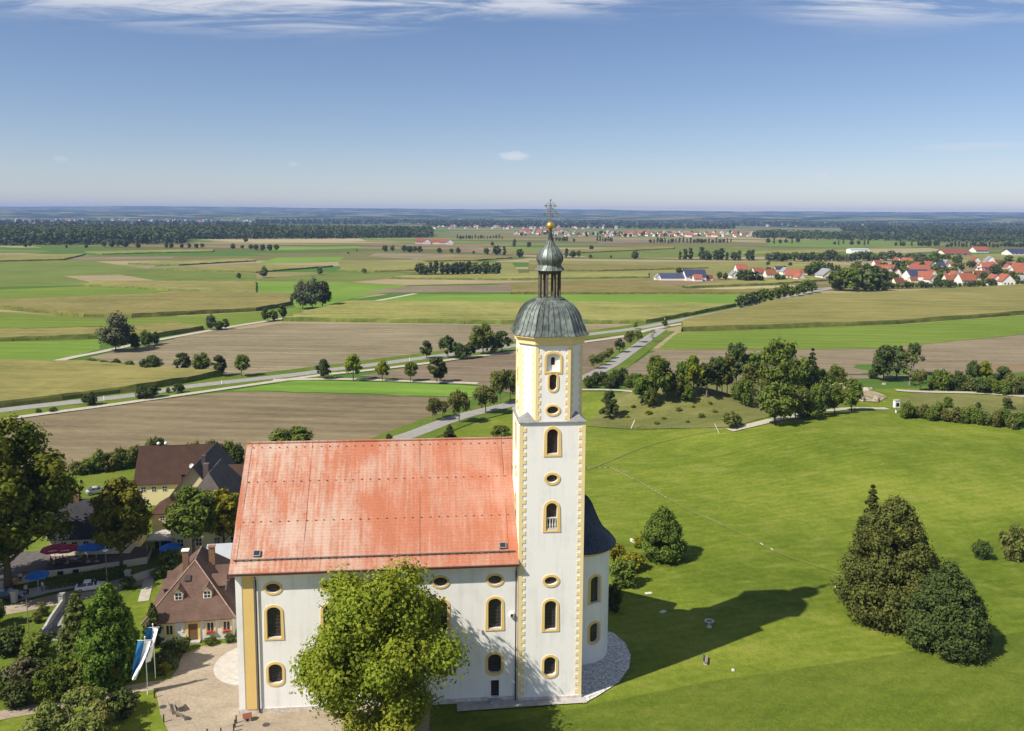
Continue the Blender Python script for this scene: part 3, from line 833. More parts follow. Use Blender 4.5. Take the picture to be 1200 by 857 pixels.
def arch_outline(w, h, top=1.0, n=10, bottom=0.0):
    """w x h opening centred on x = 0, z 0..h; elliptic top (rise top*w/2), elliptic bottom (bottom*w/2)"""
    a = w / 2; rt = a * top; rb = a * bottom
    pts = []
    if bottom > 0:
        for i in range(n + 1):
            t = math.pi + math.pi * i / n
            pts.append((a * math.cos(t), rb + rb * math.sin(t)))
    else:
        pts += [(-a, 0), (a, 0)]
    for i in range(n + 1):
        t = math.pi * i / n
        pts.append((a * math.cos(t), h - rt + rt * math.sin(t)))
    return pts
def oval_outline(w, h, n=24):
    return [(w / 2 * math.cos(2 * math.pi * i / n), h / 2 + h / 2 * math.sin(2 * math.pi * i / n)) for i in range(n)]
def rect_outline(w, h): return [(-w / 2, 0), (w / 2, 0), (w / 2, h), (-w / 2, h)]
class Frame:
    """a wall plane: origin, horizontal axis u, outward normal n, z up"""
    def __init__(s, o, u, n): s.o, s.u, s.n = Vector(o), Vector(u).normalized(), Vector(n).normalized()
    def p(s, a, z, out=0.0): return s.o + s.u * a + s.n * out + Vector((0, 0, z))
def offset_outline(pts, d, c):
    """push an outline outwards by d along its own normals"""
    n = len(pts); out = []
    for i in range(n):
        x0, y0 = pts[i - 1]; x1, y1 = pts[(i + 1) % n]
        tx, ty = x1 - x0, y1 - y0; l = math.hypot(tx, ty) or 1
        nx_, ny_ = ty / l, -tx / l
        # sharper corners get a longer push
        ax, ay = pts[i][0] - x0, pts[i][1] - y0; bx, by = x1 - pts[i][0], y1 - pts[i][1]
        la, lb = math.hypot(ax, ay) or 1, math.hypot(bx, by) or 1
        cosh = max(0.5, math.sqrt(max(0, (1 + (ax * bx + ay * by) / (la * lb)) / 2)))
        out.append((pts[i][0] + nx_ * d / cosh, pts[i][1] + ny_ * d / cosh))
    return out
def panel(mb, fr, outer, holes, m=0, reveal=0.4, mr=None):
    """a wall face with openings and their reveals"""
    loops = [outer] + holes
    flat = [q for l in loops for q in l]
    tris = tessellate_polygon([[Vector((q[0], q[1], 0)) for q in l] for l in loops])
    want = fr.n
    vs = [fr.p(*q) for q in flat]
    fs = []
    for t in tris:
        nn_ = (vs[t[1]] - vs[t[0]]).cross(vs[t[2]] - vs[t[0]])
        fs.append(tuple(t) if nn_.dot(want) > 0 else tuple(t)[::-1])
    mb.add(vs, fs, m)
    for h in holes:
        n = len(h)
        v2 = [fr.p(*q) for q in h] + [fr.p(q[0], q[1], -reveal) for q in h]
        mb.add(v2, [(i, (i + 1) % n, n + (i + 1) % n, n + i)[::-1] for i in range(n)], m if mr is None else mr)
def opening(outl, a, z): return [(x + a, y + z) for x, y in outl]
def ring_mesh(fr, inner, outer, o0, o1):
    mb = MB(); n = len(inner)
    vs = [fr.p(*q, o1) for q in inner] + [fr.p(*q, o1) for q in outer] + [fr.p(*q, o0) for q in outer] + [fr.p(*q, o0) for q in inner]
    fs = []
    for i in range(n):
        j = (i + 1) % n
        fs += [(i, n + i, n + j, j), (n + i, 2 * n + i, 2 * n + j, n + j), (3 * n + i, i, j, 3 * n + j)]
    return mb.add(vs, fs)
def window(parent, fr, hole, trim=0.3, depth=0.36, glass='leaded_glass', trim_mat='ochre_paint', grid=(3, 6), sill=True, inset=0.0, name='window', bars='muntin_dark', out=0.07):
    xs = [q[0] for q in hole]; zs = [q[1] for q in hole]
    x0, x1, z0, z1 = min(xs), max(xs), min(zs), max(zs)
    vs = [fr.p(*q, -depth) for q in hole]
    mb = MB(); mb.add(vs, [tri_n(t, vs, fr.n) for t in tessellate_polygon([[Vector((q[0], q[1], 0)) for q in hole]])])
    w_ = mb.build(name, glass, parent)
    if trim:
        inner = offset_outline(hole, 0.003, None); outer = offset_outline(hole, trim, None)
        ring_mesh(fr, inner, outer, 0.002, out).build('surround', trim_mat, w_)
    if grid:
        bb = MB()
        def span(c, vertical):
            # clip a straight bar to the outline
            hits = []
            n = len(hole)
            for i in range(n):
                (ax, ay), (bx, by) = hole[i], hole[(i + 1) % n]
                if vertical and (ax - c) * (bx - c) < 0: hits.append(ay + (by - ay) * (c - ax) / (bx - ax))
                if not vertical and (ay - c) * (by - c) < 0: hits.append(ax + (bx - ax) * (c - ay) / (by - ay))
            return (min(hits), max(hits)) if len(hits) >= 2 else None
        def bar(p, q, th):
            P, Q = fr.p(*p, -depth + 0.03), fr.p(*q, -depth + 0.03)
            d = (Q - P) / 2; side = d.normalized().cross(fr.n) * th
            bb.obox((P + Q) / 2, d, side, fr.n * 0.025)
        for i in range(1, grid[0]):
            c = x0 + (x1 - x0) * i / grid[0]; s_ = span(c, True)
            if s_: bar((c, s_[0]), (c, s_[1]), 0.018)
        for i in range(1, grid[1]):
            c = z0 + (z1 - z0) * i / grid[1]; s_ = span(c, False)
            if s_: bar((s_[0], c), (s_[1], c), 0.015)
        if bb.f: bb.build('muntin', bars, w_)
    if sill:
        sb = MB(); a0, a1 = fr.p(x0 + 0.02, z0 + 0.05), None
        c = fr.p((x0 + x1) / 2, z0 + 0.06, -depth / 2 + 0.03)
        sb.obox(c, fr.u * ((x1 - x0) / 2 - 0.02), fr.n * (depth / 2 - 0.04), Vector((0, 0, 0.05)))
        sb.build('sill', 'white_stone', w_)
    return w_
def tri_n(t, vs, n):
    return tuple(t) if (vs[t[1]] - vs[t[0]]).cross(vs[t[2]] - vs[t[0]]).dot(n) > 0 else tuple(t)[::-1]

# ---- nave
NX0, NX1, NY0, NY1 = -33.7, 2.0, 0.3, 23.7
EAVE, RIDGEZ, RY = 17.9, 30.3, 12.0
nave_front = Frame((0, NY0, 0), (1, 0, 0), (0, -1, 0))
WX = [-29.4, -22.78, -16.15, -9.52, -2.9]
TALL = arch_outline(1.62, 3.95, 0.78); LOW = arch_outline(1.62, 2.55, 0.8, bottom=0.55); OV = oval_outline(1.7, 1.15)
DOORO = rect_outline(1.0, 2.25)
holes = []
nave_w = []
for x in WX:
    nave_w += [opening(TALL, x, 9.45), opening(LOW, x, 3.65), opening(OV, x, 15.2)]
door_hole = opening(DOORO, -2.85, 0.55)
mb = MB()
panel(mb, nave_front, [(NX0, 0), (-0.02, 0), (-0.02, EAVE), (NX0, EAVE)], nave_w + [door_hole], 0, 0.5)
gw = Frame((NX0, NY1, 0), (0, -1, 0), (-1, 0, 0))
west_door = opening(arch_outline(2.4, 4.2, 0.9), (NY1 - NY0) / 2, 0.75)
west_win = [opening(arch_outline(1.7, 4.0, 0.8), (NY1 - NY0) / 2 + d, 9.4) for d in (-6, 6)] + [opening(oval_outline(2.4, 2.4), (NY1 - NY0) / 2, 20)]
panel(mb, gw, [(0, 0), (NY1 - NY0, 0), (NY1 - NY0, EAVE), ((NY1 - NY0) / 2, RIDGEZ - 0.25), (0, EAVE)], [west_door] + west_win, 0, 0.5)
mb.add([(NX0, NY1, 0), (NX1, NY1, 0), (NX1, NY1, EAVE), (NX0, NY1, EAVE)], [(3, 2, 1, 0)][::1])
mb.add([(NX1, NY0 + 7.7, 0), (NX1, NY1, 0), (NX1, NY1, EAVE), (NX1, RY, RIDGEZ - 0.3), (NX1, NY0 + 7.7, EAVE + 5)], [(0, 1, 2, 3, 4)])
mb.build('nave_wall', 'white_plaster', church)
for i, h in enumerate(nave_w):
    k = i % 3
    window(church, nave_front, h, trim=0.30 if k < 2 else 0.26, grid=(4, 9) if k == 0 else ((4, 6) if k == 1 else (4, 3)), sill=(k != 2), depth=0.42)
for h in west_win: window(church, gw, h, trim=0.3)
window(church, gw, west_door, trim=0.35, glass='brown_wood', grid=(2, 2), sill=False, name='portal')
dr = window(church, nave_front, door_hole, trim=0.16, glass='dark_door', trim_mat='white_plaster', grid=(2, 1), sill=False, name='door')
MB().box(-3.5, -2.2, NY0 - 0.9, NY0 - 0.02, 0.12, 0.5).build('door_step', 'concrete', church)
# plinth, pilaster, cornice, gutter, downpipes
pl = MB(); pl.box(NX0 - 0.06, -3.55, NY0 - 0.10, NY0 - 0.003, -0.3, 0.62); pl.box(-2.15, -0.5, NY0 - 0.10, NY0 - 0.003, -0.3, 0.62)
pl.box(NX0 - 0.12, NX0 - 0.003, NY0 - 0.10, NY0 + 9.2, -0.3, 0.62); pl.box(NX0 - 0.12, NX0 - 0.003, NY1 - 9.2, NY1, -0.3, 0.62)
pl.build('plinth', 'plinth_stone', church)
MB().box(-32.85, -31.62, NY0 - 0.16, NY0 - 0.004, 0.62, EAVE - 0.42).build('pilaster', 'ochre_paint', church)
MB().box(NX0 - 0.02, -33.0, NY0 - 0.12, NY0 - 0.004, 0.62, EAVE - 0.42).build('corner_lisene', 'white_plaster', church)
cn = MB(); cn.box(NX0 - 0.25, -0.02, NY0 - 0.22, NY0 - 0.005, EAVE - 0.4, EAVE - 0.2); cn.box(NX0 - 0.3, -0.02, NY0 - 0.36, NY0 - 0.006, EAVE - 0.197, EAVE + 0.1)
cn.build('cornice', 'ochre_paint', church)
gt = MB(); gt.tube([(NX0 - 0.75, NY0 - 0.86, EAVE + 0.02), (-0.05, NY0 - 0.86, EAVE + 0.02)], 0.13, 8); gt.build('gutter', 'gutter_brown', church)
for x in (-31.35, -0.32):
    d = MB(); d.tube([(x, NY0 - 0.86, EAVE - 0.1), (x, NY0 - 0.45, EAVE - 0.55), (x, NY0 - 0.19, EAVE - 1.0), (x, NY0 - 0.19, 0.2)], 0.085, 8); d.build('downpipe', 'gutter_brown', church)
# clock-like flood lamp box by the tower
lb = MB(); lb.box(-1.05, -0.62, NY0 - 0.30, NY0 - 0.006, 11.0, 11.5); lo_ = lb.build('floodlight', 'white_paint', church)
MB().box(-0.98, -0.69, NY0 - 0.315, NY0 - 0.303, 11.07, 11.43).build('lens', 'black_paint', lo_)
MB().box(-27.9, -27.5, NY0 - 0.05, NY0 - 0.004, 2.35, 2.65).build('plaque', 'plinth_stone', church)

# ---- nave roof with a slight bell-cast at the eaves
RX0, RX1 = -34.3, 2.3
prof = [(-0.62, EAVE - 0.02), (0.35, EAVE + 0.95), (RY, RIDGEZ + 0.1), (24.0 - 0.35, EAVE + 0.95), (24.62, EAVE - 0.02)]
th = 0.18
mb = MB()
NS = 60
for side in range(4):
    (ya, za), (yb, zb) = prof[side], prof[side + 1]
    sub = 8 if side in (1, 2) else 1
    rr = random.Random(side)
    ys = [ya + (yb - ya) * k / sub for k in range(sub + 1)]; zs = [za + (zb - za) * k / sub for k in range(sub + 1)]
    for k in range(sub):
        for i in range(NS):
            xe = -0.03 if ys[min(k, k)] < 8.0 and side < 2 else RX1
            xa, xb = RX0 + (xe - RX0) * i / NS, RX0 + (xe - RX0) * (i + 1) / NS
            # tiny sag between rafters keeps the slope from being a perfect plane
            def sag(x, j): return (0.05 * math.sin(x * 1.9 + j) + 0.04 * math.sin(x * 0.7 + 2 * j)) if 0 < j < sub else 0
            mb.add([(xa, ys[k], zs[k] + sag(xa, k)), (xb, ys[k], zs[k] + sag(xb, k)), (xb, ys[k + 1], zs[k + 1] + sag(xb, k + 1)), (xa, ys[k + 1], zs[k + 1] + sag(xa, k + 1))], [(0, 1, 2, 3)], 0, True)
for x, fl in ((RX0, 0), (RX1, 1)):      # verge boards
    for s_ in (range(4) if not fl else (2, 3)):
        (ya, za), (yb, zb) = prof[s_], prof[s_ + 1]
        q = [(x, ya, za), (x, yb, zb), (x, yb, zb - 0.32), (x, ya, za - 0.22)]
        mb.add(q, [(0, 1, 2, 3) if fl else (3, 2, 1, 0)], 1)
mb.add([(RX0, -0.62, EAVE - 0.02), (-0.03, -0.62, EAVE - 0.02), (-0.03, -0.62, EAVE - 0.2), (RX0, -0.62, EAVE - 0.2)], [(3, 2, 1, 0)], 1)
mb.add([(RX0, -0.62, EAVE - 0.2), (-0.03, -0.62, EAVE - 0.2), (-0.03, NY0, EAVE - 0.05), (RX0, NY0, EAVE - 0.05)], [(3, 2, 1, 0)], 2)
roof = mb.build('roof', ['church_tiles', 'church_tiles', 'white_plaster'], church)
def slope(x, t, out=0.0):
    """point on the front slope, t = 0 eave kink .. 1 ridge"""
    ya, za = prof[1]; yb, zb = prof[2]
    d = Vector((0, yb - ya, zb - za)); n_ = Vector((0, -d.z, d.y)).normalized()
    return Vector((x, ya, za)) + d * t + n_ * out
rt = MB(); rng = random.Random(9)
x = RX0
while x < RX1 - 0.3:
    rt.obox((x + 0.2, RY, RIDGEZ + 0.13), (0.19, 0, 0.004), (0, 0.17, 0), (0, 0, 0.09)); x += 0.4
o = rt.build('ridge_tile', 'church_tiles', roof); tag(o, kind='stuff')
simple('snow_hook_metal', (0.27, 0.10, 0.07), 0.7)
# snow guards: three rows of hooks, one rail along the eaves
sg = MB()
for t in (0.955, 0.655, 0.325):
    for i in range(32):
        xx_ = RX0 + 0.9 + i * 1.08
        if xx_ > -0.6: break
        sg.obox(slope(xx_ + rng.uniform(-.05, .05), t, 0.05), (0.075, 0, 0), (slope(0, 1) - slope(0, 0)).normalized() * 0.05, (slope(0, 0, 1) - slope(0, 0)) * 0.08)
o = sg.build('snow_hook', 'snow_hook_metal', roof); tag(o, kind='stuff')
sr = MB(); sr.tube([slope(RX0 + 0.3, 0.028, 0.26), slope(-0.4, 0.028, 0.26)], 0.05, 6); sr.tube([slope(RX0 + 0.3, 0.028, 0.12), slope(-0.4, 0.028, 0.12)], 0.04, 6)
for i in range(38):
    xx_ = RX0 + 0.5 + i * 0.9
    if xx_ < -0.5: sr.obox(slope(xx_, 0.028, 0.14), (0.05, 0, 0), (0, 0.06, 0.05), (slope(0, 0, 1) - slope(0, 0)) * 0.16)
sr.build('snow_rail', 'bright_iron', roof)
for x in (-33.6, -25.9, -12.0, -1.2):
    w_ = MB(); w_.tube([slope(x, 0.0, 0.03), slope(x, 1.0, 0.03)], 0.018, 5); w_.build('lightning_wire', 'snow_hook_metal', roof)
for x in (-31.3, -1.9):
    hb = MB(); e1 = (slope(0, 1) - slope(0, 0)).normalized(); n1 = slope(0, 0, 1) - slope(0, 0)
    hb.obox(slope(x, 0.075, 0.12), (0.42, 0, 0), e1 * 0.36, n1 * 0.13); h_ = hb.build('roof_hatch', 'lead_grey', roof)
    g = MB(); g.obox(slope(x, 0.075, 0.262), (0.33, 0, 0), e1 * 0.27, n1 * 0.008); g.build('pane', 'window_glass', h_)

# ---- tower shaft
TW, TH0 = 7.9, 35.3
tf = Frame((0, 0, 0), (1, 0, 0), (0, -1, 0)); tl = Frame((0, TW, 0), (0, -1, 0), (-1, 0, 0)); tr_ = Frame((TW, 0, 0), (0, 1, 0), (1, 0, 0)); tb = Frame((TW, TW, 0), (-1, 0, 0), (0, 1, 0))
TA1 = arch_outline(1.34, 3.15, 1.0); TA2 = arch_outline(1.34, 3.45, 1.0); TT = arch_outline(1.45, 3.8, 0.8); TL = arch_outline(1.45, 2.5, 0.85, bottom=0.6); TO = oval_outline(1.36, 0.98)
tc_ = 3.95
tower_h = [('a', opening(TA1, tc_, 31.42)), ('o', opening(TO, tc_, 27.95)), ('b', opening(TA2, tc_, 21.95)), ('o', opening(oval_outline(1.55, 1.05), tc_, 15.0)), ('t', opening(TT, tc_, 9.15)), ('l', opening(TL, tc_, 3.15))]
left_h = [('a', opening(TA1, tc_, 31.42)), ('o', opening(TO, tc_, 27.95)), ('b', opening(TA2, tc_, 21.95))]
mb = MB()
panel(mb, tf, [(0, 0), (TW, 0), (TW, TH0), (0, TH0)], [h for _, h in tower_h], 0, 0.5)
panel(mb, tl, [(0, 0), (TW, 0), (TW, TH0), (0, TH0)], [h for _, h in left_h], 0, 0.5)
panel(mb, tr_, [(0, 0), (TW, 0), (TW, TH0), (0, TH0)], [h for _, h in left_h], 0, 0.5)
panel(mb, tb, [(0, 0), (TW, 0), (TW, TH0), (0, TH0)], [], 0)
mb.build('tower_shaft', 'white_plaster', church)
for fr, hs in ((tf, tower_h), (tl, left_h), (tr_, left_h)):
    for kind, h in hs:
        if kind == 'a': window(church, fr, h, 0.34, 0.42, 'louvre', grid=(1, 26), bars='louvre')
        elif kind == 'o': window(church, fr, h, 0.30, 0.4, 'leaded_glass', grid=(4, 3), sill=False)
        elif kind == 'b':
            w_ = window(church, fr, h, 0.34, 0.45, 'louvre', grid=None)
            z0 = min(q[1] for q in h)
            bal = MB()
            bal.obox(fr.p(tc_, z0 + 1.52, -0.16), fr.u * 0.66, fr.n * 0.10, Vector((0, 0, 0.07)))
            MB().obox(fr.p(tc_, z0 + 0.20, -0.16), fr.u * 0.66, fr.n * 0.10, Vector((0, 0, 0.07))).build('base_rail', 'white_stone', w_)
            bal.build('handrail', 'white_stone', w_)
            for i in range(4):
                c = fr.p(tc_ - 0.48 + 0.32 * i, 0, -0.16)
                bo = MB(); bo.lathe([(0.075, z0 + 0.27), (0.075, z0 + 0.38), (0.12, z0 + 0.62), (0.06, z0 + 0.98), (0.06, z0 + 1.1), (0.085, z0 + 1.3), (0.085, z0 + 1.45)], 8, (c.x, c.y)); bo.build('baluster', 'white_stone', w_)
        elif kind == 't': window(church, fr, h, 0.30, 0.42, grid=(4, 9))
        else: window(church, fr, h, 0.30, 0.42, grid=(4, 6))
# quoins: an ochre strip with long blocks keyed into the plaster
def quoin_edge(fr, a, sgn, z0, z1, strip=0.42, block=0.82, period=0.985, name='quoin', phase=0.0, out=0.045):
    """a: position of the corner along the wall, sgn: +1 the wall runs to +u from here"""
    st_ = MB(); st_.obox(fr.p(a + sgn * strip / 2, (z0 + z1) / 2, out / 2), fr.u * (strip / 2), fr.n * (out / 2 - 0.001), Vector((0, 0, (z1 - z0) / 2)))
    st_.build('quoin_strip', 'ochre_light', church)
    me = None; z = z0 + phase
    while z + 0.5 < z1:
        if me is None:
            q = MB(); q.obox((0, 0, 0), fr.u * ((block - strip) / 2), fr.n * (out / 2 - 0.001), Vector((0, 0, period * 0.26)))
            me = q.mesh(name, 'ochre_light')
        o_ = new_obj(name, me, church); o_.location = fr.p(a + sgn * (strip + (block - strip) / 2 + 0.001), z + period * 0.26, out / 2)
        z += period
for fr in (tf, tl, tr_):
    quoin_edge(fr, 0.0 if fr is not tf else -0.045, 1, 0.5 if fr is tf else (0.5 if fr is tr_ else 17.5), TH0 - 0.25, phase=0.25)
    quoin_edge(fr, TW if fr is not tf else TW + 0.045, -1, 0.5 if fr is tf else (0.5 if fr is tr_ else 17.5), TH0 - 0.25, phase=0.25)
pb = MB(); pb.box(-0.08, TW + 0.08, -0.12, -0.003, -0.3, 0.48); pb.box(TW + 0.003, TW + 0.12, -0.12, TW, -0.3, 0.48); pb.build('tower_plinth', 'plinth_stone', church)
# ---- grey ledge and corner hips under the octagon
lg = MB(); lg.box(-0.16, TW + 0.16, -0.16, TW + 0.16, TH0 + 0.003, TH0 + 0.14)
CHF = 1.72; OO = 0.16
lg.build('ledge', 'lead_grey', church)
for (cx_, cy_, sx, sy) in ((0, 0, 1, 1), (TW, 0, -1, 1), (0, TW, 1, -1), (TW, TW, -1, -1)):
    a = Vector((cx_ - sx * 0.14, cy_ - sy * 0.14, TH0 + 0.142)); b1 = Vector((cx_ + sx * (CHF + OO + .1), cy_ - sy * 0.14, TH0 + 0.142)); b2 = Vector((cx_ - sx * 0.14, cy_ + sy * (CHF + OO + .1), TH0 + 0.142))
    top = Vector((cx_ + sx * (CHF * 0.5 + OO + 0.02), cy_ + sy * (CHF * 0.5 + OO + 0.02), TH0 + 1.25))
    c1 = Vector((cx_ + sx * (CHF + OO + .1), cy_ + sy * 0.3, TH0 + 0.142)); c2 = Vector((cx_ + sx * 0.3, cy_ + sy * (CHF + OO + .1), TH0 + 0.142))
    hm_ = MB(); vs = [a, b1, b2, top, c1, c2]
    fs = [(0, 1, 3), (2, 0, 3), (1, 4, 3), (5, 2, 3)]
    if sx * sy < 0: fs = [f[::-1] for f in fs]
    hm_.add(vs, fs); hm_.build('corner_hip', 'lead_grey', church)
# ---- octagon
O0, O1 = TH0 + 0.14, 44.4
o_a, o_b = OO, TW - OO
octp = [(o_a + CHF, o_a), (o_b - CHF, o_a), (o_b, o_a + CHF), (o_b, o_b - CHF), (o_b - CHF, o_b), (o_a + CHF, o_b), (o_a, o_b - CHF), (o_a, o_a + CHF)]
ocx = ocy = TW / 2
NICHE = arch_outline(1.62, 2.15, 0.55); STAD = arch_outline(0.88, 1.95, 0.9, bottom=0.9); OVO = oval_outline(1.38, 0.96)
octm = MB(); frames = []
for i in range(8):
    (xa, ya), (xb, yb) = octp[i], octp[(i + 1) % 8]
    u = Vector((xb - xa, yb - ya, 0)); L = u.length; n_ = Vector((u.y, -u.x, 0)).normalized()
    fr = Frame((xa, ya, 0), u, n_)
    hs = []
    if i % 2 == 0:
        hs = [opening(NICHE, L / 2, 41.55), opening(STAD, L / 2, 39.25), opening(OVO, L / 2, 36.35)]
    panel(octm, fr, [(0, O0), (L, O0), (L, O1 + 0.3), (0, O1 + 0.3)], hs, 0, 0.4)
    frames.append((fr, L, hs))
octm.build('octagon', 'white_plaster', church)
for i, (fr, L, hs) in enumerate(frames):
    if hs:
        # niche: recessed white panel with its own little arched window
        nb = MB(); lw = opening(arch_outline(0.50, 0.98, 1.0), L / 2, 42.25)
        back = Frame(fr.p(0, 0, -0.28), fr.u, fr.n)
        panel(nb, back, hs[0], [lw], 0, 0.3)
        nc = nb.build('niche', 'white_plaster', church)
        ring_mesh(fr, offset_outline(hs[0], 0.003, None), offset_outline(hs[0], 0.27, None), 0.002, 0.07).build('surround', 'ochre_paint', nc)
        mbp = MB(); vs = [back.p(*q, -0.22) for q in lw]; mbp.add(vs, [tri_n(t, vs, fr.n) for t in tessellate_polygon([[Vector((q[0], q[1], 0)) for q in lw]])]); mbp.build('pane', 'louvre', nc)
        window(church, fr, hs[1], 0.24, 0.3, 'louvre', grid=(1, 14), sill=False, bars='louvre')
        window(church, fr, hs[2], 0.24, 0.3, 'leaded_glass', grid=(4, 3), sill=False)
    for a, sg_ in ((-0.03, 1), (L + 0.03, -1)):
        if i in (0, 1, 2, 6, 7): quoin_edge(fr, a, sg_, O0 + 0.05, O1, strip=0.36, block=0.62, period=0.93, phase=0.2, out=0.045)
def oct_ring(d):
    k = (TW / 2 - OO + d) / (TW / 2 - OO)
    return [((x - ocx) * k, (y - ocy) * k) for x, y in octp]
def oct_lathe(mb, prof, m=0, sm=False):
    """prof: (half width, z)"""
    base = TW / 2 - OO
    vs = [(ocx + (x - ocx) * w / base, ocy + (y - ocy) * w / base, z) for w, z in prof for x, y in octp]
    fs = [(i * 8 + j, i * 8 + (j + 1) % 8, (i + 1) * 8 + (j + 1) % 8, (i + 1) * 8 + j) for i in range(len(prof) - 1) for j in range(8)]
    return mb.add(vs, fs, m, sm)
c_ = MB(); oct_lathe(c_, [(3.80, O1 + 0.22), (3.88, O1 + 0.24), (3.90, O1 + 0.36), (4.02, O1 + 0.38), (4.08, O1 + 0.85), (4.30, O1 + 1.15), (4.42, O1 + 1.18), (4.46, O1 + 1.36), (3.6, O1 + 1.37)])
c_.build('tower_cornice', 'ochre_light', church)
# bell-shaped dome
def interp_prof(pts, n):
    pts = [Vector(p) for p in pts]; out = []
    for i in range(len(pts) - 1):
        p0, p1, p2, p3 = pts[max(i - 1, 0)], pts[i], pts[i + 1], pts[min(i + 2, len(pts) - 1)]
        for k in range(n):
            t = k / n
            out.append(0.5 * ((2 * p1) + (p2 - p0) * t + (2 * p0 - 5 * p1 + 4 * p2 - p3) * t * t + (3 * p1 - p0 - 3 * p2 + p3) * t ** 3))
    out.append(pts[-1]); return [tuple(p) for p in out]
DP = interp_prof([(4.52, 45.78), (4.18, 46.25), (3.95, 46.85), (3.66, 47.7), (3.24, 48.6), (2.56, 49.4), (1.62, 49.88)], 4)
dm = MB(); oct_lathe(dm, DP, 0, True); oct_lathe(dm, [(4.5, 45.74), (4.52, 45.79)]); oct_lathe(dm, [(3.6, 45.735), (4.5, 45.74)])
# flat shading between facets but smooth along the curve is approximated by dense rings
dome = dm.build('dome', 'patina_copper', church)
for p_ in dome.data.polygons: p_.use_smooth = False
sm_ = MB()
def seam_curve(prof_, j, f, out=0.045, half=0.03):
    base = TW / 2 - OO
    (xa, ya), (xb, yb) = octp[j], octp[(j + 1) % 8]
    bx, by = xa + (xb - xa) * f - ocx, ya + (yb - ya) * f - ocy
    n_ = Vector((yb - ya, -(xb - xa), 0)).normalized(); u = Vector((xb - xa, yb - ya, 0)).normalized()
    pts = [Vector((ocx + bx * w / base, ocy + by * w / base, z)) + n_ * out for w, z in prof_]
    for p, q in zip(pts[:-1], pts[1:]):
        d = (q - p)
        sm_.obox((p + q) / 2, d / 2, u * half, d.normalized().cross(u) * 0.04)
for j in range(8):
    nn_ = 6 if j % 2 == 0 else 4
    for k in range(nn_): seam_curve(DP, j, k / nn_)
o = sm_.build('standing_seam', 'patina_copper', dome); tag(o, kind='stuff')
# lantern: sill ring, eight posts with arches, beam
lan = thing_part = None
lr = MB(); oct_lathe(lr, [(1.75, 49.80), (1.75, 49.98), (1.55, 50.02), (0.2, 50.04)]); lantern = lr.build('lantern', 'patina_copper', church)
def rp(r, j, z=0):
    t = 2 * math.pi * (j + 0.5) / 8
    return Vector((ocx + r * math.cos(t), ocy + r * math.sin(t), z))
for j in range(8):
    d = (rp(1, j) - Vector((ocx, ocy, 0))).normalized(); s_ = Vector((-d.y, d.x, 0))
    pb = MB(); pb.obox(rp(1.28, j, 51.6), d * 0.11, s_ * 0.13, Vector((0, 0, 1.66))); pb.build('post', 'lantern_wood', lantern)
    ar = MB(); A_, B_ = rp(1.28, j), rp(1.28, j + 1); u = (B_ - A_); L = u.length; u.normalize(); n_ = Vector((u.y, -u.x, 0))
    fr = Frame(A_ - n_ * 0.0, u, n_)
    aw = arch_outline(L - 0.34, 2.95, 1.0); 
    outer = [(0, 50.05), (0.17, 50.05)] + [(x + L / 2, z + 50.05) for x, z in aw[2:]][::-1][0:0]
    top = [(x + L / 2, z + 50.05) for x, z in aw[2:]]          # right to left over the arch
    poly = [(0.17, 53.2), (0.17, top[-1][1])] + top[::-1][1:-1] + [(L - 0.17, top[0][1]), (L - 0.17, 53.2)]
    vs = [fr.p(*q, 0.06) for q in poly] + [fr.p(*q, -0.06) for q in poly]
    n = len(poly); tt = tessellate_polygon([[Vector((q[0], q[1], 0)) for q in poly]])
    ar.add(vs, [tri_n(t, vs, n_) for t in tt] + [tri_n([i + n for i in t], vs, -n_) for t in tt] + [(i, (i + 1) % n, n + (i + 1) % n, n + i) for i in range(n)])
    ar.build('arch', 'lantern_wood', lantern)
ob = MB(); ob.lathe([(1.42, 53.12), (1.50, 53.14), (1.50, 53.34), (0.1, 53.35)], 8, (ocx, ocy), sm=False, a0=R(22.5), a1=R(382.5)); ob.lathe([(0.1, 53.10), (1.42, 53.12)], 8, (ocx, ocy), sm=False, a0=R(22.5), a1=R(382.5))
ob.build('lantern_beam', 'lantern_wood', lantern)
OP = interp_prof([(1.80, 53.36), (1.42, 53.85), (1.36, 54.05), (1.60, 54.65), (1.52, 55.2), (1.12, 55.9), (0.62, 56.45), (0.28, 57.0), (0.20, 57.6), (0.16, 58.3)], 3)
on = MB(); on.lathe(OP, 16, (ocx, ocy), a0=R(22.5), a1=R(382.5), sm=False); on.lathe([(0.1, 53.355), (1.80, 53.36)], 16, (ocx, ocy), sm=False, a0=R(22.5), a1=R(382.5))
onion = on.build('onion_cap', 'patina_copper', church)
os_ = MB()
for j in range(16):
    t = R(22.5) + 2 * math.pi * j / 16
    pts = [(ocx + (w + 0.02) * math.cos(t), ocy + (w + 0.02) * math.sin(t), z) for w, z in OP]
    os_.tube(pts, 0.035, 4, cap=False)
o = os_.build('standing_seam', 'patina_copper', onion); tag(o, kind='stuff')
gb = MB(); gb.sphere((ocx, ocy, 58.75), 0.46, 16); gb.lathe([(0.47, 58.71), (0.485, 58.75), (0.47, 58.79)], 16, (ocx, ocy)); gb.build('gilded_ball', 'gilding', church)
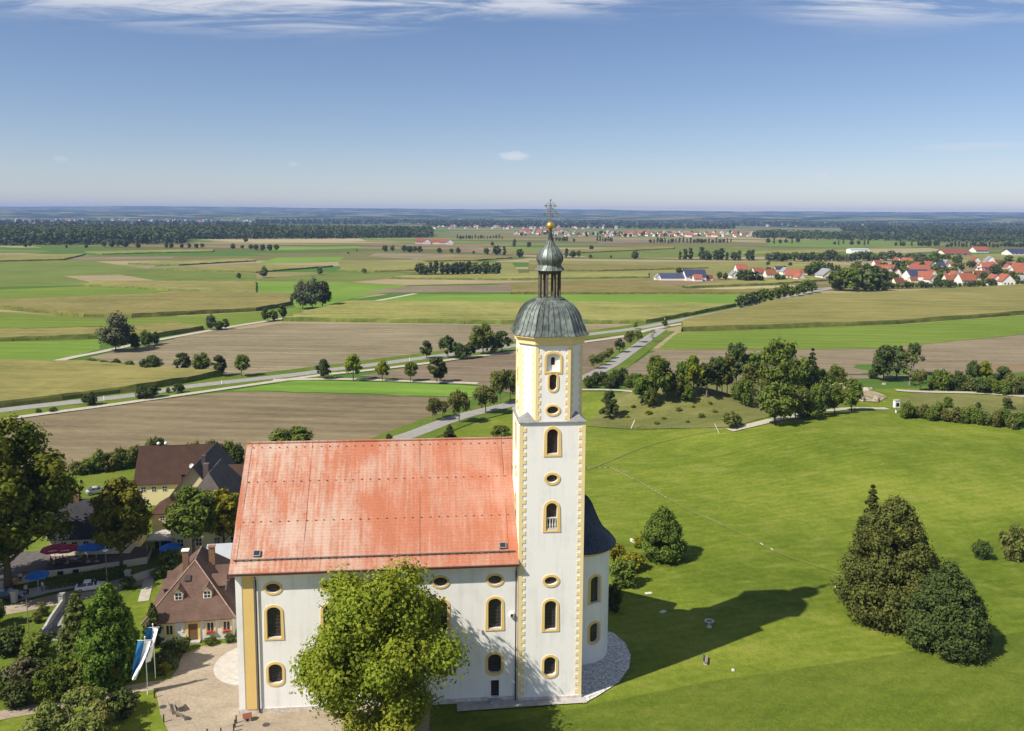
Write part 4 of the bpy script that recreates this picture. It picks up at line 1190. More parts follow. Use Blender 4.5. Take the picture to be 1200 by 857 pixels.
# double-armed wrought iron cross with scrolls
cr = MB(); z0 = 59.15
cr.tube([(ocx, ocy, z0), (ocx, ocy, 61.75)], [0.07, 0.05], 6)
def arm(zc, half):
    cr.tube([(ocx - half, ocy, zc), (ocx + half, ocy, zc)], 0.045, 6)
    for s_ in (-1, 1):
        for k in (-1, 1):
            pts = [(ocx + s_ * (half * 0.12 + half * 0.72 * t), ocy, zc + k * 0.36 * math.sin(math.pi * t)) for t in [i / 8 for i in range(9)]]
            cr.tube(pts, 0.035, 5)
        cr.sphere((ocx + s_ * half, ocy, zc), 0.085, 6)
        cr.tube([(ocx + s_ * half * 0.85, ocy, zc - 0.14), (ocx + s_ * half * 0.85, ocy, zc + 0.14)], 0.03, 5)
arm(61.12, 0.66); arm(60.2, 0.92)
for k in range(8):
    t = k / 8 * 2 * math.pi
    cr.tube([(ocx + 0.22 * math.cos(t), ocy, 60.66 + 0.22 * math.sin(t)), (ocx + 0.22 * math.cos(t + .8), ocy, 60.66 + 0.22 * math.sin(t + .8))], 0.03, 5)
for s_ in (-1, 1):
    cr.tube([(ocx, ocy, 59.35), (ocx + s_ * 0.22, ocy, 59.6), (ocx + s_ * 0.28, ocy, 59.85), (ocx + s_ * 0.12, ocy, 59.95)], 0.03, 5)
cr.sphere((ocx, ocy, 61.82), 0.11, 8)
cr.build('cross', 'bright_iron', church)

# ---- choir and apse
AX, AY, AR, AZ = 9.4, 12.0, 4.35, 15.5
NA = 40
ap = MB()
cyl = Frame((0, 0, 0), (1, 0, 0), (0, -1, 0))
def apse_pt(t, z, out=0.0):
    return Vector((AX + (AR + out) * math.cos(t), AY + (AR + out) * math.sin(t), z))
wins = [(R(-66), 8.6, 1.45, 3.7, 0.0, 0.8), (R(-66), 3.0, 1.45, 2.75, 0.6, 0.85), (R(20), 8.6, 1.45, 3.7, 0.0, 0.8), (R(20), 3.0, 1.45, 2.75, 0.6, 0.85)]
# unrolled wall: s = angle * radius, tessellated with the openings, then wrapped
s0, s1 = -math.pi / 2 * AR, math.pi / 2 * AR
cols = [s0 + (s1 - s0) * i / NA for i in range(NA + 1)]
pts = []; edges = []
def addloop(lp):
    o_ = len(pts); pts.extend(Vector(q) for q in lp); edges.extend((o_ + i, o_ + (i + 1) % len(lp)) for i in range(len(lp)))
addloop([(s, -0.3) for s in cols] + [(s, AZ) for s in reversed(cols)])
for s in cols[1:-1]:
    for z in np.arange(0.6, AZ, 0.9): pts.append(Vector((s, z)))
whole = []
for (t, z, w, h, bt, tp) in wins:
    hl = opening(arch_outline(w, h, tp, bottom=bt), t * AR, z); whole.append(hl); addloop(hl)
vs, _, fs, *_r = delaunay_2d_cdt(pts, edges, [], 1, 1e-5)
v3 = [apse_pt(v[0] / AR, v[1]) for v in vs]
keep = []
for f in fs:
    cx_ = sum(vs[i][0] for i in f) / len(f); cz_ = sum(vs[i][1] for i in f) / len(f)
    if any(inside((cx_, cz_), h) for h in whole): continue
    n_ = (v3[f[1]] - v3[f[0]]).cross(v3[f[2]] - v3[f[0]])
    ctr = (v3[f[0]] - Vector((AX, AY, v3[f[0]].z)))
    keep.append(tuple(f) if n_.dot(ctr) > 0 else tuple(f)[::-1])
ap.add(v3, keep, 0, True)
ap.add([(2.0, AY - AR, -0.3), (AX, AY - AR, -0.3), (AX, AY - AR, AZ), (2.0, AY - AR, AZ)], [(0, 1, 2, 3)])
ap.add([(2.0, AY + AR, -0.3), (AX, AY + AR, -0.3), (AX, AY + AR, AZ), (2.0, AY + AR, AZ)], [(3, 2, 1, 0)])
for hl in whole:
    n = len(hl)
    v2 = [apse_pt(q[0] / AR, q[1]) for q in hl] + [apse_pt(q[0] / AR, q[1], -0.4) for q in hl]
    ap.add(v2, [(i, (i + 1) % n, n + (i + 1) % n, n + i)[::-1] for i in range(n)])
ap.build('apse_wall', 'white_plaster', church)
for hl in whole:
    vs = [apse_pt(q[0] / AR, q[1], -0.36) for q in hl]
    ctr = apse_pt(sum(q[0] for q in hl) / len(hl) / AR, 0) - Vector((AX, AY, 0))
    pm = MB(); pm.add(vs, [tri_n(t, vs, ctr) for t in tessellate_polygon([[Vector((q[0], q[1], 0)) for q in hl]])])
    w_ = pm.build('window', 'leaded_glass', church)
    inn, outl = offset_outline(hl, 0.003, None), offset_outline(hl, 0.3, None)
    rm = MB(); n = len(hl)
    vs = [apse_pt(q[0] / AR, q[1], 0.07) for q in inn] + [apse_pt(q[0] / AR, q[1], 0.07) for q in outl] + [apse_pt(q[0] / AR, q[1], -0.05) for q in outl] + [apse_pt(q[0] / AR, q[1], -0.05) for q in inn]
    for i in range(n):
        j = (i + 1) % n
        rm.add([vs[k] for k in (i, n + i, n + j, j)], [(0, 1, 2, 3)]); rm.add([vs[k] for k in (n + i, 2 * n + i, 2 * n + j, n + j)], [(0, 1, 2, 3)])
    rm.build('surround', 'ochre_paint', w_)
ac = MB(); ac.lathe([(AR + 0.003, AZ - 0.35), (AR + 0.12, AZ - 0.3), (AR + 0.14, AZ - 0.05), (AR + 0.35, AZ + 0.12), (AR + 0.4, AZ + 0.3)], 40, (AX, AY), a0=-math.pi / 2, a1=math.pi / 2)
ac.build('apse_cornice', 'ochre_paint', church)
AP = interp_prof([(5.25, AZ + 0.32), (4.55, AZ + 1.15), (3.55, AZ + 2.1), (2.75, AZ + 3.5), (2.2, AZ + 4.8), (1.75, AZ + 5.8), (1.1, AZ + 6.6), (0.05, AZ + 7.0)], 3)
ar = MB(); ar.lathe(AP, 40, (AX, AY), a0=-math.pi / 2, a1=math.pi / 2); ar.lathe([(AR, AZ + 0.3), (5.25, AZ + 0.31)], 40, (AX, AY), a0=-math.pi / 2, a1=math.pi / 2)
for (w0, z0), (w1, z1) in zip(AP[:-1], AP[1:]):
    ar.add([(2, AY - w0, z0), (AX, AY - w0, z0), (AX, AY - w1, z1), (2, AY - w1, z1)], [(0, 1, 2, 3)], 0, True)
    ar.add([(2, AY + w0, z0), (AX, AY + w0, z0), (AX, AY + w1, z1), (2, AY + w1, z1)], [(3, 2, 1, 0)], 0, True)
apr = ar.build('apse_roof', 'dark_copper', church)
ss = MB()
for j in range(27):
    t = -math.pi / 2 + math.pi * j / 26
    ss.tube([(AX + (w + 0.015) * math.cos(t), AY + (w + 0.015) * math.sin(t), z) for w, z in AP[:-1]], 0.04, 4, cap=False)
o = ss.build('standing_seam', 'dark_copper', apr); tag(o, kind='stuff')

# ---- round steps at the west portal, paving and gravel round the church
simple('step_stone', (0.40, 0.375, 0.33), 0.85, var=0.12, scale=1.5)
st_ = thing('entrance_steps', 'round white stone steps at the west end of the church', 'steps', cw(NX0 - 0.13, 12.0), CA)
for k in range(4):
    r = 5.6 - k * 0.95
    mbx = MB(); mbx.lathe([(r, 0.02 + k * 0.15), (r, 0.02 + (k + 1) * 0.15), (0.01, 0.02 + (k + 1) * 0.15 - 0.002)], 28, (0, 0), a0=math.pi / 2, a1=3 * math.pi / 2, sm=False)
    mbx.build('step', 'step_stone', st_)
sheet('gravel_strip', [cw(TW + 0.1, -1.4).xy, cw(10.2, 0.2).xy, cw(13.5, 3.0).xy, cw(15.6, 6.3).xy, cw(16.6, 9.5).xy, cw(16.6, 13).xy, cw(15.6, 16).xy, cw(10, 19).xy, cw(TW, 12).xy], 0.14, 'pebbles', 3.0)
sheet('kerb_paving', [cw(-7.6, -1.75).xy, cw(4.7, -1.35).xy, cw(TW + 0.6, -1.3).xy, cw(TW + 0.6, 0.0).xy, cw(0, 0.4).xy, cw(-7.6, 0.5).xy], 0.17, 'concrete', 3.0)
# ------------------------------------------------------------------ houses by the church
def hwindow(parent, fr, a, z, w, h, surround='ochre_paint', cols=2, rows=2, frame='white_paint', flowers=False):
    """a house window set in a shallow surround: window > surround, frame, pane..."""
    wb = MB(); wb.obox(fr.p(a, z + h / 2, 0.03), fr.u * (w / 2), fr.n * 0.02, Vector((0, 0, h / 2)))
    wo = wb.build('window', frame, parent)
    pw, ph = (w - 0.08 * (cols + 1)) / cols, (h - 0.08 * (rows + 1)) / rows
    for i in range(cols):
        for j in range(rows):
            pb_ = MB(); pb_.obox(fr.p(a - w / 2 + 0.08 + pw / 2 + i * (pw + 0.08), z + 0.08 + ph / 2 + j * (ph + 0.08), 0.058), fr.u * (pw / 2), fr.n * 0.006, Vector((0, 0, ph / 2)))
            pb_.build('pane', 'window_glass', wo)
    if surround:
        ring_mesh(fr, opening(rect_outline(w + 0.02, h + 0.02), a, z - 0.01), opening(rect_outline(w + 0.44, h + 0.44), a, z - 0.22), 0.004, 0.09).build('surround', surround, wo)
    if flowers:
        fb = MB(); rg = random.Random(int(a * 100))
        for _ in range(26):
            c = fr.p(a + rg.uniform(-w / 2, w / 2), z + rg.uniform(-0.05, 0.22), rg.uniform(0.1, 0.28)); fb.obox(c, (0.07, 0.02, 0.03), (-0.02, 0.06, 0.02), (0.01, 0, 0.06))
        fo = fb.build('flower_box', 'flower_red', wo); tag(fo, kind='stuff')
    return wo
simple('flower_red', (0.42, 0.045, 0.03), 0.7, var=0.4, scale=8)
def house(name, label, cat, loc, rz, w, d, eave, ridge, roof='gable', axis='x', wall='house_white', tiles='red_tiles', over=0.45, hip=None, group=None, base=0.0):
    t = thing(name, label, cat, loc, rz, group)
    m = MB(); e, r = eave, ridge
    z0 = base - 0.4
    def q(*p): m.add(p, [tuple(range(len(p)))], 0)
    if roof == 'hip' or roof == 'halfhip_none':
        gf = gb_ = False
    else: gf = gb_ = True
    if axis == 'x':
        q((0, 0, z0), (w, 0, z0), (w, 0, e), (0, 0, e)); q((w, d, z0), (0, d, z0), (0, d, e), (w, d, e))
        if gf:
            q((0, d, z0), (0, 0, z0), (0, 0, e), (0, d / 2, r - 0.12), (0, d, e)); q((w, 0, z0), (w, d, z0), (w, d, e), (w, d / 2, r - 0.12), (w, 0, e))
        else:
            q((0, d, z0), (0, 0, z0), (0, 0, e), (0, d, e)); q((w, 0, z0), (w, d, z0), (w, d, e), (w, 0, e))
    else:
        q((0, d, z0), (0, 0, z0), (0, 0, e), (0, d, e)); q((w, 0, z0), (w, d, z0), (w, d, e), (w, 0, e))
        if gf:
            q((0, 0, z0), (w, 0, z0), (w, 0, e), (w / 2, 0, r - 0.12), (0, 0, e)); q((w, d, z0), (0, d, z0), (0, d, e), (w / 2, d, r - 0.12), (w, d, e))
        else:
            q((0, 0, z0), (w, 0, z0), (w, 0, e), (0, 0, e)); q((w, d, z0), (0, d, z0), (0, d, e), (w, d, e))
    m.build('wall', wall, t)
    rb = MB()
    k = (r - e) / ((d if axis == 'x' else w) / 2)
    lo = e - over * k
    th_ = 0.16
    def slab(pts):
        n = len(pts); P = [Vector(p) for p in pts]; nn_ = (P[1] - P[0]).cross(P[2] - P[0]).normalized()
        if nn_.z < 0: P = P[::-1]; nn_ = -nn_
        B = [p - nn_ * th_ for p in P]
        rb.add(P + B, [tuple(range(n)), tuple(range(2 * n - 1, n - 1, -1))] + [(i, n + i, n + (i + 1) % n, (i + 1) % n) for i in range(n)])
    if roof == 'flat':
        rb.box(-over, w + over, -over, d + over, e + 0.003, e + 0.25)
    elif axis == 'x' and gf:
        slab([(-over, -over, lo), (w + over, -over, lo), (w + over, d / 2, r), (-over, d / 2, r)])
        slab([(w + over, d + over, lo), (-over, d + over, lo), (-over, d / 2 + 0.002, r), (w + over, d / 2 + 0.002, r)])
    elif axis == 'y' and gf:
        f0 = -over
        slab([(-over, f0, lo), (-over, d + over, lo), (w / 2, d + over, r), (w / 2, f0, r)])
        slab([(w + over, f0, lo), (w + over, d + over, lo), (w / 2 + 0.002, d + over, r), (w / 2 + 0.002, f0, r)])
    else:
        if axis == 'y':
            hp = hip if hip else w / 2
            A_, B_ = (w / 2, hp, r), (w / 2, d - hp, r)
            c0, c1, c2, c3 = (-over, -over, lo), (w + over, -over, lo), (w + over, d + over, lo), (-over, d + over, lo)
            slab([c0, c1, A_]); slab([c1, c2, B_, A_]); slab([c2, c3, B_]); slab([c3, c0, A_, B_])
        else:
            hp = hip if hip else d / 2
            A_, B_ = (hp, d / 2, r), (w - hp, d / 2, r)
            c0, c1, c2, c3 = (-over, -over, lo), (w + over, -over, lo), (w + over, d + over, lo), (-over, d + over, lo)
            slab([c0, c1, B_, A_]); slab([c1, c2, B_]); slab([c2, c3, A_, B_]); slab([c3, c0, A_])
    ro = rb.build('roof', tiles, t)
    t['_k'] = k
    return t, ro
def hframe(side, w, d):
    return {'f': Frame((0, 0, 0), (1, 0, 0), (0, -1, 0)), 'l': Frame((0, d, 0), (0, -1, 0), (-1, 0, 0)), 'r': Frame((w, 0, 0), (0, 1, 0), (1, 0, 0)), 'b': Frame((w, d, 0), (-1, 0, 0), (0, 1, 0))}[side]
def dormer(parent, x, y, z, w, h, dirv, roof_mat='rectory_tiles', wall='ochre_light', back=2.2):
    """gabled dormer whose window faces dirv (unit, horizontal)"""
    n_ = Vector((dirv[0], dirv[1], 0)); u = Vector((-n_.y, n_.x, 0)); P = Vector((x, y, z))
    u = -u if u.dot(Vector((1, 0, 0))) < 0 and abs(n_.y) > 0.5 else u
    Z = Vector((0, 0, 1))
    b_ = MB()
    f = [P - u * w / 2, P + u * w / 2, P + u * w / 2 + Z * h, P + Z * (h + w * 0.55), P - u * w / 2 + Z * h]
    bk = [p - n_ * back for p in f]
    fs = [(0, 1, 2, 3, 4), (1, 6, 7, 2), (5, 0, 4, 9)]
    b_.add(f + bk, fs)
    do = b_.build('dormer', wall, parent)
    rf = MB()
    for s_ in (-1, 1):
        e0 = P + u * s_ * (w / 2 + 0.18) + Z * (h - 0.12) + n_ * 0.22; a0 = P + Z * (h + w * 0.55 + 0.06) + n_ * 0.22
        e1, a1 = e0 - n_ * (back + 0.2), a0 - n_ * (back + 0.2)
        vs = [e0, e1, a1, a0]; nn_ = (vs[1] - vs[0]).cross(vs[2] - vs[0]).normalized()
        if nn_.z < 0: nn_ = -nn_; vs = vs[::-1]
        rf.add(vs + [v - nn_ * 0.1 for v in vs], [(0, 1, 2, 3), (7, 6, 5, 4), (0, 4, 5, 1), (1, 5, 6, 2), (2, 6, 7, 3), (3, 7, 4, 0)])
    rf.build('dormer_roof', roof_mat, do)
    fr = Frame(P, u, n_)
    wb = MB(); wb.obox(fr.p(0, h * 0.5, 0.03), u * (w * 0.42), n_ * 0.02, Z * (h * 0.44)); wb.build('window_frame', 'white_paint', do)
    for i in (-1, 1):
        for j in (-1, 1):
            pbx = MB(); pbx.obox(fr.p(i * w * 0.2, h * 0.5 + j * h * 0.2, 0.058), u * (w * 0.165), n_ * 0.006, Z * (h * 0.165)); pbx.build('pane', 'window_glass', do)
    return do
# --- rectory
simple('ridge_mortar', (0.30, 0.22, 0.17), 0.9, var=0.3)
ra = R(10.0); ru = Vector((math.cos(ra), math.sin(ra), 0)); rv = Vector((-math.sin(ra), math.cos(ra), 0))
RL = Vector((-51.25, 112.35, 0)) + ru * 0.55 + rv * 0.55
RW, RD, RE, RR_ = 11.6, 16.0, 3.75, 9.75
rect, rroof = house('rectory', 'white rectory with brown hipped roof, dormers and ochre window frames', 'house', RL, ra, RW, RD, RE, RR_, 'hip', 'y', 'house_white', 'rectory_tiles', 0.55, hip=5.4)
fr = hframe('f', RW, RD)
ringd = MB()
for a in (3.05, 8.55, 10.75): hwindow(rect, fr, a, 1.15, 1.0, 1.5, cols=2, rows=1, flowers=a > 5)
hwindow(rect, fr, 0.7, 1.0, 0.7, 1.4, cols=1, rows=1)
db = MB(); panel(db, Frame(fr.p(0, 0, 0.02), fr.u, fr.n), opening(rect_outline(1.25, 2.35), 6.2, 0.25), [], 0); dd = db.build('door', 'brown_wood', rect)
ring_mesh(fr, opening(rect_outline(1.27, 2.37), 6.2, 0.24), opening(arch_outline(2.0, 3.05, 0.7), 6.2, 0.1)[:0] or opening(rect_outline(1.95, 2.72), 6.2, 0.24), 0.004, 0.10).build('surround', 'ochre_paint', dd)
MB().box(5.2, 7.2, -0.9, -0.02, 0.02, 0.22).build('door_step', 'concrete', rect)
mb = MB(); mb.obox(fr.p(6.2, 3.13, 0.08), fr.u * 0.85, fr.n * 0.07, Vector((0, 0, 0.16))); mb.build('door_crest', 'plinth_stone', rect)
mb = MB(); mb.obox(fr.p(4.75, 1.9, 0.05), fr.u * 0.14, fr.n * 0.03, Vector((0, 0, 0.42))); mb.build('notice_board', 'white_paint', rect)
fy = 1.55; kf = (RR_ - RE) / 5.4
for a in (4.1, 8.0): dormer(rect, a, fy, RE + fy * kf - 0.02, 1.15, 1.25, (0, -1), 'rectory_tiles', 'ochre_light', 2.0)
for (yy) in (5.0, 8.2):
    dormer(rect, 1.5, yy, RE + 1.5 * (RR_ - RE) / (RW / 2), 1.6, 1.0, (-1, 0), 'rectory_tiles', 'rectory_tiles', 1.8)
    dormer(rect, RW - 1.5, yy, RE + 1.5 * (RR_ - RE) / (RW / 2), 2.2, 1.1, (1, 0), 'rectory_tiles', 'rectory_tiles', 2.0)
rc = MB()
for (p, q) in (((-.5, -.5, RE - .45), (RW / 2, 5.4, RR_ + .04)), ((RW + .5, -.5, RE - .45), (RW / 2, 5.4, RR_ + .04)), ((RW / 2, 5.4, RR_ + .05), (RW / 2, RD - 5.4, RR_ + .05))):
    o_ = MB(); o_.tube([p, q], 0.08, 6); o_.build('ridge_cap', 'ridge_mortar', rroof)
for (x, y, h) in ((4.3, 6.4, 2.6), (7.6, 8.6, 2.1)):
    c_ = MB(); c_.box(x - 0.42, x + 0.42, y - 0.34, y + 0.34, RR_ - 2.2, RR_ + h - 1.5); ch = c_.build('chimney', 'chimney_brick', rroof)
    MB().box(x - 0.52, x + 0.52, y - 0.44, y + 0.44, RR_ + h - 1.497, RR_ + h - 1.3).build('chimney_cap', 'white_paint' if x < 5 else 'chimney_brick', ch)
vn = MB(); vn.obox((5.05, 3.55, RE + 3.55 * kf + 0.12), (0.4, 0, 0), (0, 0.28, 0.28 * kf), (0, -0.1, 0.1)); vn.build('roof_vent', 'dark_door', rroof)
# --- inn: five joined buildings behind the trees
def H(px, py, z=0.0):
    d = ray(px, py); return Vector((0, 0, CAMH)) + d * ((z - CAMH) / d.z)
a8 = R(8.0)
P = H(160, 593)
h1, r1 = house('barn', 'large house with plain dark brown roof and pale gable behind the trees', 'house', P, a8, 16.0, 11.0, 5.0, 11.2, 'gable', 'x', 'yellow_wall', 'brown_tiles')
for a in (1.5, 3.6, 5.7): hwindow(h1, hframe('f', 16, 11), a, 2.9, 1.0, 1.1, None)
for y in (1.4, 2.9):
    c_ = MB(); c_.sphere((2.0 + y, 5.5, 11.6), 0.35, 8); c_.build('vent_cap', 'white_paint', r1)
P = H(196, 622)
h2, r2 = house('guesthouse', 'tall slate-roofed gabled house between two brown-roofed ones', 'house', P, R(5), 10.5, 17.0, 5.8, 12.6, 'gable', 'y', 'yellow_wall', 'grey_slate', 0.7)
for a in (3.0, 5.2, 7.4): hwindow(h2, hframe('f', 10.5, 17), a, 6.6, 1.0, 1.2, None)
kk = (12.6 - 5.8) / 5.25
dormer(r2.parent, 1.9, 5.0, 5.8 + 1.9 * kk, 2.6, 1.7, (-1, 0), 'brown_tiles', 'brown_tiles', 2.6)
ds = MB(); ds.lathe([(0.02, 0.0), (0.3, 0.05), (0.45, 0.14)], 12); dso = ds.build('satellite_dish', 'white_paint', r2); dso.location = (4.4, 2.0, 12.0); dso.rotation_euler = (R(70), 0, 0)
c_ = MB(); c_.box(5.9, 6.7, 3.2, 4.0, 10.6, 13.6); c_.build('chimney', 'grey_slate', r2)
P = H(212, 636)
h3, r3 = house('inn_wing', 'steep brown-roofed wing with dark slope facing away from the sun', 'house', P, R(5), 9.5, 14.0, 6.2, 12.4, 'hip', 'y', 'yellow_wall', 'grey_slate', 0.5, hip=2.4)
c_ = MB(); c_.box(3.2, 4.2, 4.5, 5.4, 10.4, 13.4); c_.build('chimney', 'grey_slate', r3)
P = H(247, 606)
h4, r4 = house('inn_annex', 'long brown-roofed annex just left of the church roof', 'house', P, R(4), 12.0, 9.0, 5.0, 9.4, 'gable', 'x', 'yellow_wall', 'brown_tiles')
P = H(201, 652)
h5, r5 = house('inn', 'yellow-walled inn with white windows behind the grey metal roof', 'house', P, R(9), 12.5, 8.0, 5.4, 8.6, 'gable', 'x', 'yellow_wall', 'brown_tiles')
for a in (1.6, 4.7, 7.8, 10.6):
    for z in (1.6, 3.9): hwindow(h5, hframe('f', 12.5, 8), a, z, 1.1, 1.5 if z < 2 else 1.0, None, 2, 2)
P = H(179, 632)
h6, r6 = house('inn_porch', 'small yellow lean-to with brown hipped roof left of the inn', 'house', P, R(6), 4.6, 6.0, 5.2, 7.0, 'hip', 'x', 'yellow_wall', 'brown_tiles', hip=2.2)
hwindow(h6, hframe('f', 4.6, 6), 1.9, 3.5, 0.9, 0.9, None)
# balcony terrace above the dark passage
P = H(172, 655)
bt = thing('balcony_terrace', 'grey railed balcony terrace over the dark open passage beside the inn', 'terrace', P, R(6))
MB().box(0, 4.6, 0, 5.0, 3.1, 3.35).build('slab', 'concrete', bt)
for x in (0.12, 2.3, 4.45): MB().box(x - 0.12, x + 0.12, 0.05, 0.3, 0, 3.097).build('post', 'grey_wood', bt)
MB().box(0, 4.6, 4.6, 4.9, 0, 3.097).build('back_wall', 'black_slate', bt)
rl = MB(); rl.box(0.02, 4.58, 0.03, 0.08, 4.3, 4.38); rl.build('handrail', 'bright_iron', bt)
for i in range(12):
    MB().box(0.1 + i * 0.4, 0.13 + i * 0.4, 0.04, 0.07, 3.352, 4.298).build('baluster', 'bright_iron', bt)
# metal roofed garage behind the rectory
P = H(243, 683)
h7, r7 = house('garage', 'low shed with pale grey metal roof tucked behind the rectory', 'shed', P, R(10), 9.0, 7.0, 3.2, 5.2, 'gable', 'x', 'house_white', 'metal_roof')
# --- tavern with black slate roof on its raised terrace
TZ = 1.2
ter = [H(-40, 690, TZ), H(57, 669, TZ), H(96, 664.5, TZ), H(172, 653, TZ), H(178, 640, TZ), H(60, 645, TZ), H(-40, 650, TZ)]
tm = MB(); tm.prism([(p.x, p.y) for p in ter], -0.3, TZ, 1, 0); tto = tm.build('terrace', ['asphalt_dark', 'cream_wall']) if False else None
simple('terrace_paving', (0.085, 0.075, 0.070), 0.9, var=0.2, scale=1.0)
tto = tm.build('terrace', ['terrace_paving', 'cream_wall']); tag(tto, kind='structure')
P = H(59.5, 652, TZ)
h8, r8 = house('tavern', 'cream-walled tavern with black slate roof behind the parasols', 'house', Vector((P.x, P.y, 0)), R(7), 13.0, 10.0, 4.5, 9.6, 'gable', 'x', 'cream_wall', 'black_slate', 0.35)
for a in (2.2, 4.0, 5.9, 7.8, 9.6, 11.2): hwindow(h8, hframe('f', 13, 10), a, 2.1, 1.0, 1.6, None, 2, 3)
c_ = MB(); c_.box(2.6, 3.4, 4.6, 5.4, 8.6, 10.4); c_.build('chimney', 'chimney_brick', r8)
vg = MB(); vg.obox((-0.42, 2.4, 7.05), (0.10, 0, 0), (0, 2.5, 2.55), (0, -0.08, 0.08)); vg.build('verge_board', 'white_paint', r8)
mb = MB(); fw = Frame((ter[1].x, ter[1].y, 0), (ter[2] - ter[1]).xy.to_3d(), Vector(((ter[2] - ter[1]).y, -(ter[2] - ter[1]).x, 0)))
for a in (1.7, 4.0):
    mb = MB(); mb.obox(fw.p(a, 0.55, 0.03), fw.u * 0.45, fw.n * 0.02, Vector((0, 0, 0.35))); mb.build('cellar_window', 'dark_door', tto)
# --- forecourt, lanes and paths
sheet('forecourt', px_poly([(183, 812), (197, 800), (209, 783), (212, 768), (240, 757), (285, 752), (300, 752), (300, 834), (430, 826), (505, 822), (500, 900), (200, 900), (197, 857), (188, 838)]), 0.05, 'paving', 3.0)
sheet('lane', px_poly([(-60, 742), (0, 722), (30, 717), (75, 708), (108, 700), (150, 690), (172, 684), (180, 672), (172, 668), (150, 676), (98, 690), (65, 697), (0, 712), (-60, 722)]), 0.05, 'paving', 4.0)
sheet('pavement', px_poly([(14, 707), (60, 695), (98, 688), (97, 682), (58, 686), (30, 692), (20, 700)]), 0.12, 'concrete', 4.0)
sheet('parking_bay', px_poly([(55, 752), (50, 745), (56, 733), (76, 710), (84, 708), (86, 735), (90, 750)]), 0.08, 'asphalt', 3.0)
road('garden_path', [(-60, 852), (0, 839), (50, 830), (105, 819), (150, 809), (200, 801)], 2.2, 'paving', 0.06, seg=2)
road('garden_path', [(168, 705), (172, 690), (178, 676), (205, 668)], 1.6, 'track_gravel', 0.07, seg=2)
# ------------------------------------------------------------------ trees
def quads_mesh(name, C_, N_, size, tint, autumn, mat, rg, aspect=0.62, curl=0.25):
    """one mesh of many leaf faces: centres, normals, half sizes"""
    n = len(C_)
    N_ = N_ / (np.linalg.norm(N_, axis=1, keepdims=True) + 1e-9)
    ref = rg.normal(size=(n, 3))
    T = np.cross(N_, ref); T /= (np.linalg.norm(T, axis=1, keepdims=True) + 1e-9)
    B = np.cross(N_, T)
    s = size[:, None]
    a = T * s; b_ = B * s * aspect
    bend = N_ * s * curl
    V = np.stack([C_ - a - bend, C_ - b_, C_ + a - bend, C_ + b_], 1).reshape(-1, 3)
    me = bpy.data.meshes.new(name)
    me.vertices.add(4 * n); me.vertices.foreach_set('co', V.astype(np.float32).ravel())
    me.loops.add(4 * n); me.loops.foreach_set('vertex_index', np.arange(4 * n, dtype=np.int32))
    me.polygons.add(n); me.polygons.foreach_set('loop_start', np.arange(0, 4 * n, 4, dtype=np.int32))
    at = me.attributes.new('tint', 'FLOAT', 'POINT'); at.data.foreach_set('value', np.repeat(tint, 4).astype(np.float32))
    at = me.attributes.new('autumn', 'FLOAT', 'POINT'); at.data.foreach_set('value', np.repeat(autumn, 4).astype(np.float32))
    me.materials.append(MATS[mat]); me.update(calc_edges=True)
    return me
def leaves_from_blobs(name, blobs, n, leaf, mat, seed, aut_bias=None, up=0.35, squash=0.85, jitter=0.42):
    """blobs: array (x, y, z, r); leaves on and inside the shells of the blobs"""
    rg = np.random.default_rng(seed)
    blobs = np.asarray(blobs, float)
    w = blobs[:, 3] ** 2; idx = rg.choice(len(blobs), n, p=w / w.sum())
    d = rg.normal(size=(n, 3)); d /= np.linalg.norm(d, axis=1, keepdims=True)
    rad = blobs[idx, 3] * (0.50 + 0.40 * np.abs(rg.normal(size=n)) + 0.22 * rg.random(n))
    rad = np.minimum(rad, blobs[idx, 3] * 1.5)
    # twigs: directions bunch up so that sprays stick out between gaps
    tw = rg.normal(size=(len(blobs), 14, 3)); tw /= np.linalg.norm(tw, axis=2, keepdims=True)
    dt = tw[idx, rg.integers(0, 14, n)] + 0.28 * rg.normal(size=(n, 3)); dt /= np.linalg.norm(dt, axis=1, keepdims=True)
    use = rg.random(n) < 0.62
    d = np.where(use[:, None], dt, d)
    P = blobs[idx, :3] + d * rad[:, None] * np.array([1, 1, squash])
    P[:, 2] = np.maximum(P[:, 2], 0.02)
    # lumpy small-scale displacement so twigs break the outline
    ctr = blobs[:, :3].mean(0)
    Nn = d + jitter * rg.normal(size=(n, 3)) + np.array([0, 0, up])
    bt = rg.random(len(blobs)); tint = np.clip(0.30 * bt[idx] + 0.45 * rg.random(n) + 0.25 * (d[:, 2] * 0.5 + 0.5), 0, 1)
    ba = rg.random(len(blobs)) if aut_bias is None else aut_bias(blobs, rg)
    aut = np.clip(ba[idx] * 1.1 - 0.62 + 0.35 * rg.random(n) * (ba[idx] > 0.5), 0, 1)
    size = leaf * rg.uniform(0.5, 1.6, n)
    return quads_mesh(name, P, Nn, size, tint, aut, mat, rg)
